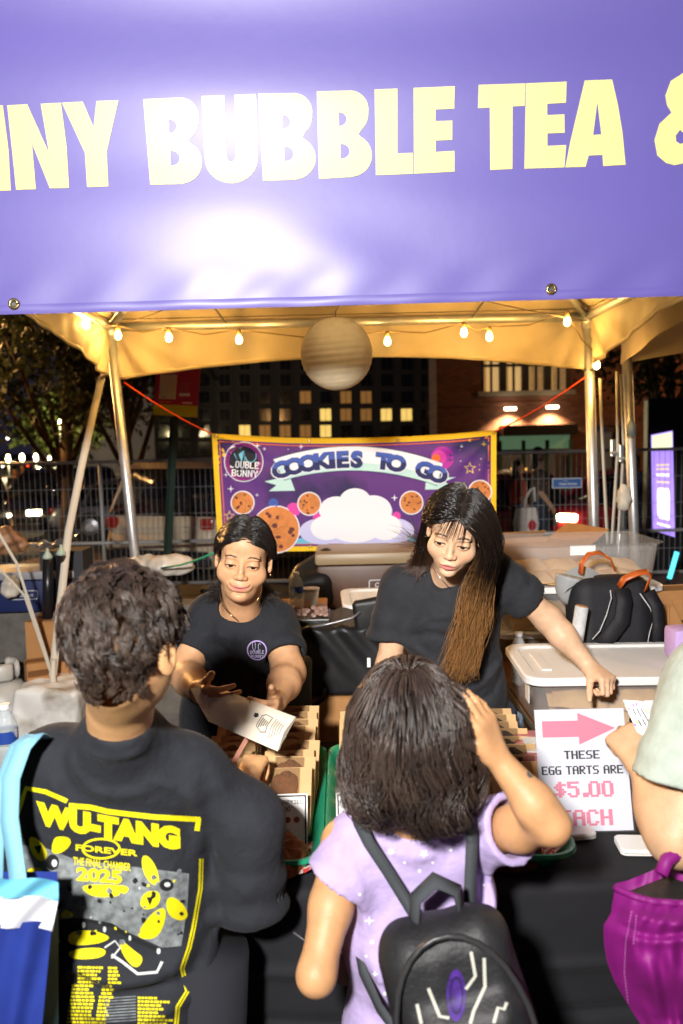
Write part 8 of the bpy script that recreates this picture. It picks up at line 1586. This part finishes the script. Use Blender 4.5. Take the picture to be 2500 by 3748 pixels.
structure(MB().add([(-12.6, 20, -0.542), (-12.45, 20, -0.542), (-19.8, 130, -0.542), (-20.2, 130, -0.542)], [(0, 1, 2, 3)]).build('road_marking', mat('road_paint', (0.6, 0.5, 0.2), 0.7)))
# ------------------------------------------------------------------ trees
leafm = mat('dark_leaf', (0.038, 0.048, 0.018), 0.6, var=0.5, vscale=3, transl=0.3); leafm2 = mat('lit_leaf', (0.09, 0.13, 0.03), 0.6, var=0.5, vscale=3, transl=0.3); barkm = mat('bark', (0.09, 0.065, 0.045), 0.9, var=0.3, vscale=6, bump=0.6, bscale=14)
def tree(lb, base, h, crown, n, leaf, size, seed, trunk=0.16, fork=True, group='trees'):
    g = np.random.default_rng(seed); o = thing('tree', lb, 'tree', tuple(base), group=group); b = V(base); m = MB(); top = b + V((g.normal(0, 0.2), g.normal(0, 0.2), h * 0.55)); m.tube([b, b.lerp(top, 0.4) + V((0.06, 0, 0)), top], [trunk, trunk * 0.75, trunk * 0.45], 10)
    tips = []
    for i in range(9):
        a = 2 * PI * i / 9 + g.uniform(-0.3, 0.3); st0 = b.lerp(top, g.uniform(0.35, 1.0)); e = V((crown[0] + 0.0, crown[1], crown[2])) ; tp = V((b.x + crown[0] * 0.75 * math.cos(a), b.y + crown[1] * 0.75 * math.sin(a), h + crown[2] * g.uniform(-0.5, 0.6) + b.z)); m.tube([st0, st0.lerp(tp, 0.5) + V((0, 0, 0.25)), tp], [trunk * 0.38, trunk * 0.22, trunk * 0.06], 6); tips.append(tp)
    m.build('trunk', barkm, o, smooth=True)
    NCl = 90; cc = g.normal(size=(NCl, 3)); cc /= np.linalg.norm(cc, axis=1, keepdims=True); cc *= g.uniform(0.35, 1.0, (NCl, 1)) ** 0.6; cc = cc * np.array(crown) + np.array((b.x, b.y, b.z + h)); k_ = g.integers(0, NCl, n); c = cc[k_] + g.normal(0, 1, (n, 3)) * np.array(crown) * 0.13
    u = g.normal(size=(n, 3)); u /= np.linalg.norm(u, axis=1, keepdims=True); w_ = np.cross(u, g.normal(size=(n, 3))); w_ /= np.linalg.norm(w_, axis=1, keepdims=True); s = size * g.uniform(0.6, 1.3, (n, 1))
    v = np.stack([c - u * s, c + w_ * s * 0.42, c + u * s, c - w_ * s * 0.42], 1).reshape(-1, 3); f = np.arange(4 * n).reshape(n, 4); cr_ = npmesh('crown', v, f, leaf, o, False); return o
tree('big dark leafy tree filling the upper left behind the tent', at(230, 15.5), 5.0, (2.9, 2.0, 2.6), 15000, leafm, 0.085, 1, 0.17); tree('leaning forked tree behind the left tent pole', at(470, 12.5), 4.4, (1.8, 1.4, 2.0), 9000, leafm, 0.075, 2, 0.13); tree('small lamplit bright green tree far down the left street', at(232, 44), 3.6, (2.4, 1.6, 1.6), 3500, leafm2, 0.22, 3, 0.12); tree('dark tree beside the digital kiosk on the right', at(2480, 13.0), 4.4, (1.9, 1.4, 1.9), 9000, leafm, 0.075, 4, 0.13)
# ------------------------------------------------------------------ far apartment block
apm = mat('dark_apartment_wall', (0.035, 0.032, 0.045), 0.8, var=0.2, vscale=0.4); apw = mat('dark_pane', (0.008, 0.009, 0.016), 0.1); frm = mat('window_frame_dark', (0.03, 0.03, 0.035), 0.5); lit = mat('lit_room_yellow', (1, 0.8, 0.4), 0.5, emit=(1, 0.66, 0.16), estr=0.9, var=0.5, vscale=2); dim = mat('lit_room_dim', (0.6, 0.3, 0.1), 0.5, emit=(0.8, 0.38, 0.10), estr=0.18)
ap = thing('apartment_block', 'dark apartment block far behind the banner with a few lit windows', 'building', (0, 60, -0.55)); x0, x1 = P(560, 1500, 60).x, P(1625, 1500, 60).x; zt_ = P(1000, 1180, 60).z
MB().box(((x0 + x1) / 2, 64, (zt_ - 0.95) / 2), ((x1 - x0) / 2, 3.9, (zt_ + 0.55) / 2)).build('wall', apm, ap)
litset = [(932, 1585, 1), (952, 1585, 2), (1165, 1518, 1), (1165, 1575, 1), (1240, 1465, 2), (1312, 1455, 2), (1245, 1532, 2), (1382, 1532, 1), (1455, 1534, 1), (1100, 1450, 2), (1120, 1580, 2), (1080, 1580, 2), (1335, 1530, 2)]
cols = [x for x in range(600, 1610, 74)]; rows = [1220, 1274, 1332, 1392, 1454, 1518, 1578, 1640, 1700]
for ry in rows:
    for cx_ in cols:
        st_ = 0
        for lx, ly_, k_ in litset:
            if abs(lx - cx_) < 37 and abs(ly_ - ry) < 31: st_ = k_ if st_ == 0 else min(st_, k_)
        p = P(cx_, ry, 60.0); wn = MB().box((p.x, 60.06, p.z), (0.47, 0.05, 0.50)).build('window', frm, ap); MB().box((p.x - 0.21, 59.99, p.z), (0.19, 0.02, 0.44)).build('pane', (apw, lit, dim)[st_], wn); MB().box((p.x + 0.21, 59.99, p.z), (0.19, 0.02, 0.44)).build('pane', (apw, lit, dim)[st_], wn)
MB().box(((x0 + x1) / 2, 59.8, zt_ + 0.15), ((x1 - x0) / 2 + 0.2, 4.3, 0.2)).build('parapet', apm, ap)
tw = thing('left_block', 'low dark building beyond the trees left of the banner', 'building', (P(500, 1500, 70).x, 72, -0.55)); MB().box((P(470, 1500, 70).x, 74, 3.0), (9, 3, 4)).build('wall', apm, tw); MB().box((P(470, 1500, 70).x, 73.8, 7.2), (9.2, 3.2, 0.2)).build('parapet', apm, tw)
# ------------------------------------------------------------------ brick shop, right
def brick_mat():
    m = bpy.data.materials.new('red_brick'); m.use_nodes = True; n = m.node_tree.nodes; L = m.node_tree.links; b = n['Principled BSDF']; co = n.new('ShaderNodeTexCoord'); mp = n.new('ShaderNodeMapping'); mp.inputs['Rotation'].default_value = (R(90), 0, 0); L.new(co.outputs['Object'], mp.inputs[0])
    t = n.new('ShaderNodeTexBrick'); t.inputs['Scale'].default_value = 1; t.inputs['Brick Width'].default_value = 0.22; t.inputs['Row Height'].default_value = 0.075; t.inputs['Mortar Size'].default_value = 0.010; t.inputs['Color1'].default_value = (0.22, 0.075, 0.04, 1); t.inputs['Color2'].default_value = (0.13, 0.045, 0.03, 1); t.inputs['Mortar'].default_value = (0.07, 0.05, 0.04, 1); L.new(mp.outputs[0], t.inputs[0]); L.new(t.outputs[0], b.inputs['Base Color']); b.inputs['Roughness'].default_value = 0.85
    bp = n.new('ShaderNodeBump'); bp.invert = True; bp.inputs['Strength'].default_value = 0.6; bp.inputs['Distance'].default_value = 0.01; L.new(t.outputs['Fac'], bp.inputs['Height']); L.new(bp.outputs[0], b.inputs['Normal']); return m
bm_ = brick_mat(); SD = 24.0; X0, X1 = P(1600, 1600, SD).x, P(2700, 1600, SD).x; sx = lambda px: P(px, 1600, SD).x; sz = lambda py, px=1900: P(px, py, SD).z
sh_ = thing('brick_shop', 'red brick shop building with lit upper windows and a green storefront', 'building', (X0, SD, -0.55)); zt2 = sz(1050)
ztop, zwb, zl, zg, zg2 = sz(1300), sz(1432), sz(1565), sz(1588), sz(1645)
def wall(xa, xb, za, zb, dy=0.0, m_=bm_, nm='wall'): MB().box(((xa + xb) / 2, SD + 1.0 + dy, (za + zb) / 2), ((xb - xa) / 2, 1.0, (zb - za) / 2)).build(nm, m_, sh_)
xw0, xw1 = sx(1762), sx(2090)
wall(X0, xw0, -0.55, zt2); wall(xw0, X1, zl, zwb); wall(xw0, X1, ztop + 0.9, zt2); wall(xw1, X1, zwb, ztop + 0.9); xs0, xs1 = sx(1828), sx(2092); wall(xw0, xs0, -0.55, zl - 0.003); wall(xs1, sx(2145), -0.55, zl - 0.003); wall(sx(2300), X1, -0.55, zl - 0.003)
MB().box(((xw0 + xw1) / 2, SD - 0.04, zwb - 0.06), ((xw1 - xw0) / 2 + 0.1, 0.08, 0.07)).build('sill', mat('stone_sill', (0.25, 0.22, 0.18), 0.8), sh_); MB().box(((X0 + X1) / 2, SD - 0.03, sz(1478)), ((X1 - X0) / 2 - 0.01, 0.03, 0.05)).build('string_course', bm_, sh_)
room = mat('lit_room_warm', (0.9, 0.7, 0.4), 0.7, emit=(1, 0.62, 0.24), estr=0.55, var=0.5, vscale=1.6); glz = clear_film('shop_glass', (0.6, 0.6, 0.6), 0.85, 0.03)
npan = 4; wd_ = (xw1 - xw0) / npan
for i in range(npan):
    xa = xw0 + wd_ * i; win = MB().box((xa + wd_ / 2, SD + 0.5, (zwb + ztop + 0.9) / 2), (wd_ / 2 - 0.03, 0.03, (ztop + 0.9 - zwb) / 2)).build('window', room if i < 2 else mat('lit_room_warm_dim', (0.5, 0.35, 0.2), 0.7, emit=(1, 0.55, 0.2), estr=0.22, var=0.9, vscale=2.2), sh_)
    MB().box((xa, SD + 0.15, (zwb + ztop + 0.9) / 2), (0.10, 0.10, (ztop + 0.9 - zwb) / 2)).build('mullion', frm, win); MB().box((xa + wd_ / 2, SD + 0.16, zwb + (ztop + 0.9 - zwb) * 0.40), (wd_ / 2 - 0.1, 0.05, 0.04)).build('glazing_bar', frm, win); MB().box((xa + wd_ / 2, SD + 0.17, (zwb + ztop + 0.9) / 2), (0.03, 0.05, (ztop + 0.9 - zwb) / 2)).build('glazing_bar', frm, win)
    MB().box((xa + wd_ * 0.22, SD + 0.42, (zwb + ztop + 0.9) / 2), (wd_ * 0.13, 0.03, (ztop + 0.9 - zwb) / 2 - 0.02)).build('curtain', mat('curtain', (0.5, 0.35, 0.15), 0.8, emit=(1, 0.55, 0.15), estr=0.35), win)
MB().box(((xs0 + xs1) / 2, SD - 0.30, (zl + zg) / 2), ((xs1 - xs0) / 2, 0.35, (zl - zg) / 2 + 0.06)).build('awning', mat('dark_awning', (0.02, 0.02, 0.02), 0.6), sh_); MB().box(((xs0 + xs1) / 2, SD + 0.15, (zg + zg2) / 2), ((xs1 - xs0) / 2 - 0.02, 0.05, (zg - zg2) / 2)).build('transom_panel', mat('green_shade', rgb(120, 156, 118), 0.7, emit=rgb(120, 156, 118), estr=0.35), sh_)
for i in range(4): x = xs0 + (xs1 - xs0) * (i + 0.02) / 3.04; MB().box((x, SD + 0.02, (zg - 0.95) / 2), (0.05, 0.05, (zg + 0.55) / 2)).build('shopfront_mullion', mat('green_frame', rgb(70, 100, 84), 0.5), sh_)
MB().box(((xs0 + xs1) / 2, SD + 0.10, (zg2 - 0.95) / 2), ((xs1 - xs0) / 2, 0.01, (zg2 + 0.55) / 2 - 0.01)).build('shop_glass', glz, sh_); MB().box(((xs0 + xs1) / 2, SD + 1.9, (zg2 - 0.95) / 2), ((xs1 - xs0) / 2, 0.05, (zg2 + 0.55) / 2)).build('shop_interior', mat('dim_shop_interior', (0.14, 0.11, 0.09), 0.8, var=0.6, vscale=1.5, emit=(0.5, 0.35, 0.22), estr=0.10), sh_); MB().box(((sx(2145) + sx(2300)) / 2, SD + 1.5, (zl - 0.95) / 2), ((sx(2300) - sx(2145)) / 2, 0.05, (zl + 0.55) / 2)).build('shop_interior', mat('dim_shop_interior', (0.14, 0.11, 0.09), 0.8), sh_)
for px, py in ((1868, 1496), (2022, 1490)):
    c = P(px, py, SD - 0.35); MB().box(c, (0.16, 0.10, 0.04), bev=0.02).build('wall_lamp', mat('wall_lamp_lit', (1, 0.95, 0.8), 0.3, emit=(1, 0.85, 0.55), estr=14), sh_)
    L_ = bpy.data.lights.new('wall_lamp_light', 'SPOT'); L_.energy = 700; L_.color = (1, 0.72, 0.36); L_.spot_size = R(120); L_.spot_blend = 0.6; L_.shadow_soft_size = 0.08; lo_ = bpy.data.objects.new('wall_lamp_light', L_); COL.objects.link(lo_); lo_.location = c + V((0, -0.02, -0.08)); lo_.rotation_euler = (R(18), 0, 0)
gl_ = mat('amber_reflection', (1, 0.6, 0.2), 0.3, emit=(1, 0.5, 0.08), estr=6); rb = random.Random(9); fl2 = thing('glow_reflections', 'amber reflections in the shop window built as glowing beads', 'reflections', (sx(1900), SD + 1.2, 0))
for i in range(12): c = P(1865 + rb.uniform(0, 130), 1700 + rb.uniform(0, 50), SD + 0.9); MB().lathe([(0.005, -0.05), (0.045, 0), (0.005, 0.05)], c, 10).build('bulb', gl_, fl2, smooth=True)  # each bulb here is a glowing bead standing in for a reflection
# ------------------------------------------------------------------ digital kiosk
KD = 9.9; kq = [P(2383, 1592, KD), P(2462, 1576, KD), P(2470, 1966, KD), P(2388, 1940, KD)]; ks = thing('digital_kiosk', 'tall black advertising kiosk with a glowing purple and white screen', 'kiosk', (kq[0].x + 0.15, KD, gz(KD))); k0, k1 = kq[0].x - 0.03, kq[1].x + 0.22
MB().box(((k0 + k1) / 2, KD + 0.10, (kq[0].z + 0.45 + gz(KD)) / 2), ((k1 - k0) / 2, 0.08, (kq[0].z + 0.45 - gz(KD)) / 2), bev=0.02).build('cabinet', mat('kiosk_black', (0.012, 0.012, 0.013), 0.3), ks)
ksf = lambda off: (lambda u, v: kq[0].lerp(kq[1], u).lerp(kq[3].lerp(kq[2], u), v) - V((0, off, 0))); ke = lambda nm, c, s: mat(nm, c, 0.4, emit=c, estr=s)
decal('screen', poly2d([[(0, 0), (1, 0), (1, 1), (0, 1)]]), ksf(0.002), ke('screen_purple', rgb(160, 130, 230), 1.5), ks); decal('screen_photo', poly2d([[(0.03, 0.01), (0.97, 0.01), (0.97, 0.15), (0.03, 0.17)]]), ksf(0.004), mat('screen_photo', (1, 1, 1), 0.4, emit=rgb(226, 226, 190), estr=1.4, var=0.4, vscale=14), ks)
decal('screen_phone', poly2d([rr2(0.52, 0.70, 0.28, 0.155)]), ksf(0.004), ke('screen_white', rgb(226, 236, 255), 2.0), ks); kt = ke('screen_yellow', rgb(240, 220, 120), 1.2)
for v0, t, m_, h in ((0.33, 'Your phone here', kt, 0.020), (0.37, 'made for tonight', kt, 0.020), (0.44, '#BAZ20', ke('screen_white', rgb(226, 236, 255), 2.0), 0.036), (0.50, 'Find out more', kt, 0.020), (0.93, 'ALL NIGHT', ke('screen_white', rgb(226, 236, 255), 2.0), 0.026)):
    decal('screen_line', poly2d([[(0.22, v0 - h), (0.80, v0 - h), (0.80, v0 - h * 0.25), (0.22, v0 - h * 0.25)]]), ksf(0.005), m_, ks)
c = P(2465, 2075, 7.5); gs = thing('light_stick', 'glowing cyan light stick leaning at the right edge', 'light stick', (c.x, 7.5, 0)); MB().tube([P(2450, 2118, 7.5), P(2478, 2020, 7.5)], 0.022, 10).build('tube', ke('cyan_glow', (0.10, 0.75, 0.95), 1.6), gs, smooth=True); MB().tube([P(2450, 2118, 7.5), (P(2450, 2118, 7.5).x - 0.1, 7.5, 0.0)], 0.02, 8).build('handle', blkpl, gs, smooth=True)
# ------------------------------------------------------------------ people in the street
def walker(lb, x, D, h, top, skirt, skin=(0.45, 0.25, 0.15), yaw=0, tote=False, hair=(0.02, 0.014, 0.012)):
    b0 = V(at(x, D)); o = thing('person', lb, 'person', tuple(b0)); k_ = h / 1.65; T = lambda a, b, c: b0 + Matrix.Rotation(yaw, 3, 'Z') @ V((a * k_, b * k_, c * k_)); s = SDF(); s.ell(T(0, 0, 1.54), (0.072 * k_, 0.09 * k_, 0.11 * k_), k=0.02).rc(T(0, 0.01, 1.32), T(0, 0, 1.50), 0.05 * k_, 0.05 * k_, 0.02)
    s.ell(T(0, -0.095, 1.53), (0.012, 0.015, 0.018), k=0.02)
    s.chain([T(-0.17, 0, 1.30), T(-0.24, -0.02, 1.05), T(-0.20, -0.16, 0.86)], [0.045 * k_, 0.038 * k_, 0.028 * k_], 0.02).chain([T(0.17, 0, 1.30), T(0.24, 0.02, 1.05), T(0.22, -0.10, 0.84)], [0.045 * k_, 0.038 * k_, 0.028 * k_], 0.02).rc(T(-0.17, 0, 1.3), T(0.17, 0, 1.3), 0.05 * k_, 0.05 * k_, 0.03).rc(T(0, 0, 1.3), T(0, 0, 0.9), 0.09 * k_, 0.10 * k_, 0.05)
    for sx_ in (-1, 1): s.chain([T(sx_ * 0.09, 0, 0.86), T(sx_ * 0.09, 0.08 * sx_, 0.46), T(sx_ * 0.09, 0.10 * sx_ + 0.03, 0.06)], [0.085 * k_, 0.06 * k_, 0.042 * k_], 0.03).rc(T(sx_ * 0.09, 0.10 * sx_ + 0.04, 0.05), T(sx_ * 0.09, 0.10 * sx_ - 0.10, 0.035), 0.04 * k_, 0.035 * k_, 0.02); s.ell(T(sx_ * 0.22, -0.19 if sx_ < 0 else -0.12, 0.80), (0.03, 0.045, 0.05), k=0.02)
    v, f = snet(s, np.array(b0) - np.array((0.5, 0.5, 0.05)), np.array(b0) + np.array((0.5, 0.5, 1.8)), 0.014 if h < 1.6 or D < 15 else 0.02); npmesh('body', v, f, skin_m, o, col=np.tile(np.array(skin, np.float32), (len(v), 1)))
    for nm, prims, m_ in (('top', [((-0.17, 0, 1.30), (0.17, 0, 1.30), 0.068, 0.068), ((0, 0, 1.25), (0, 0, 0.86), 0.125, 0.14), ((-0.17, 0, 1.3), (-0.225, -0.01, 1.1), 0.062, 0.06), ((0.17, 0, 1.3), (0.225, 0.01, 1.1), 0.062, 0.06)], top), ('trousers', [((0, 0, 0.92), (0, 0, 0.86), 0.135, 0.14), ((-0.09, 0, 0.86), (-0.09, -0.08, 0.46), 0.10, 0.075), ((-0.09, -0.08, 0.46), (-0.09, -0.07, 0.12), 0.075, 0.06), ((0.09, 0, 0.86), (0.09, 0.08, 0.46), 0.10, 0.075), ((0.09, 0.08, 0.46), (0.09, 0.13, 0.12), 0.075, 0.06)], skirt), ('hair', [((0, 0.025, 1.59), (0, 0.06, 1.42), 0.088, 0.07)], mat('hair_%d' % int(hair[0] * 1000), hair, 0.45, bump=0.6, bscale=90))):
        s = SDF(); [s.rc(T(*a), T(*b), ra * k_, rb_ * k_, 0.03) for a, b, ra, rb_ in prims]; s.fn(lambda p: 0.005 * vnoise(p, 20, 5), mode='add'); v, f = snet(s, np.array(b0) - np.array((0.5, 0.5, 0.05)), np.array(b0) + np.array((0.5, 0.5, 1.8)), 0.014 if D < 15 else 0.02); npmesh(nm, v, f, m_, o)
    return T
floral = mat('brown_floral_blouse', (0.05, 0.03, 0.022), 0.8, stain=((0.22, 0.13, 0.09), 26, 0.55)); navyc = mat('dark_jeans', (0.02, 0.024, 0.04), 0.8); redc = mat('red_top', (0.35, 0.05, 0.03), 0.8)
T = walker('woman in brown patterned blouse with a white tote walking behind the fence', 1975, 11.2, 1.66, floral, navyc, yaw=R(75), tote=True); tot = thing('tote_bag', 'white canvas tote with a red print on the woman behind the fence', 'bag', tuple(T(-0.26, 0.0, 0.62))); cv = mat('white_canvas', rgb(206, 198, 188), 0.8, bump=0.2, bscale=20); c = P(1925, 1890, 10.9)
MB().loft([[c + V((sx_ * w_, sy * d, z)) for sx_, sy in ((-1, -1), (1, -1), (1, 1), (-1, 1))] for z, w_, d in ((-0.26, 0.15, 0.05), (-0.1, 0.165, 0.06), (0.12, 0.13, 0.04))]).build('bag_body', cv, tot); MB().strap([c + V((-0.03, -0.03, 0.10)), c + V((-0.005, -0.05, 0.27)), c + V((0.06, -0.03, 0.37)), c + V((0.11, -0.01, 0.40)), c + V((0.13, 0.02, 0.2))], 0.03, 0.004, nrm=(-0.5, -1, 0.2)).build('strap', cv, tot, smooth=True); decal('print', poly2d([circ(0.07, -0.12, 0.055, 0.075)]), lambda u, v: c + V((u, -0.0635, v)), mat('red_print', rgb(176, 20, 40), 0.7), tot)
walker('person in an orange red top walking just left of the woman with the tote', 1900, 12.6, 1.55, redc, navyc, yaw=R(80)); walker('left one of two pedestrians standing in the street far left', 62, 26, 1.62, navyc, navyc, yaw=0.3); walker('right one of two pedestrians standing in the street far left', 92, 26, 1.75, mat('dark_red_coat', (0.08, 0.03, 0.03), 0.8), navyc, yaw=-0.3); walker('person in dark clothes standing behind the straps at the right', 2320, 12.2, 1.6, mat('slate_shirt', (0.05, 0.06, 0.10), 0.8), navyc, yaw=2.8)
# small town lights far off along the left street
twinkle = {k: mat('far_light_' + k, c, 0.3, emit=c, estr=e) for k, c, e in (('white', (1, 0.92, 0.7), 9), ('red', (1, 0.06, 0.03), 5), ('green', (0.7, 1, 0.3), 6), ('amber', (1, 0.5, 0.08), 7))}
for i, (x, y, k) in enumerate(((166, 1652, 'white'), (102, 1703, 'red'), (124, 1702, 'red'), (146, 1703, 'green'), (206, 1722, 'white'), (218, 1728, 'green'), (228, 1738, 'white'), (258, 1738, 'white'), (250, 1722, 'white'), (195, 1713, 'red'), (28, 1604, 'white'), (10, 1705, 'white'))):
    c = P(x, y, 80); r = 0.13; o = MB().lathe([(0.01, -r), (r * 0.8, -r * 0.6), (r, 0), (r * 0.8, r * 0.6), (0.01, r)], c, 10).build('traffic_light_lens' if k in ('red', 'green') else 'lamp_globe', twinkle[k], smooth=True)
    tag(o, 'tiny far ' + k + ' light down the left street, number-free dot ' + ('highest', 'left red', 'right red', 'left green', 'upper in the parked row', 'lower green in the parked row', 'lowest in the parked row', 'rightmost low', 'rightmost high', 'red in the parked row', 'lone one in the tree', 'at the left edge')[i], 'light', 'far street lights'); o['label'] = ('small white light highest above the far street', 'small red light left of its pair above the far street', 'small red light right of its pair above the far street', 'small green light beside the two red ones far off', 'white light uppermost in the far parked row', 'green light low in the far parked row', 'white light lowest in the far parked row', 'white light low at the right end of the far parked row', 'white light high at the right end of the far parked row', 'red light at the left end of the far parked row', 'faint white light alone in the dark left tree', 'white light at the left edge of the far street')[i]
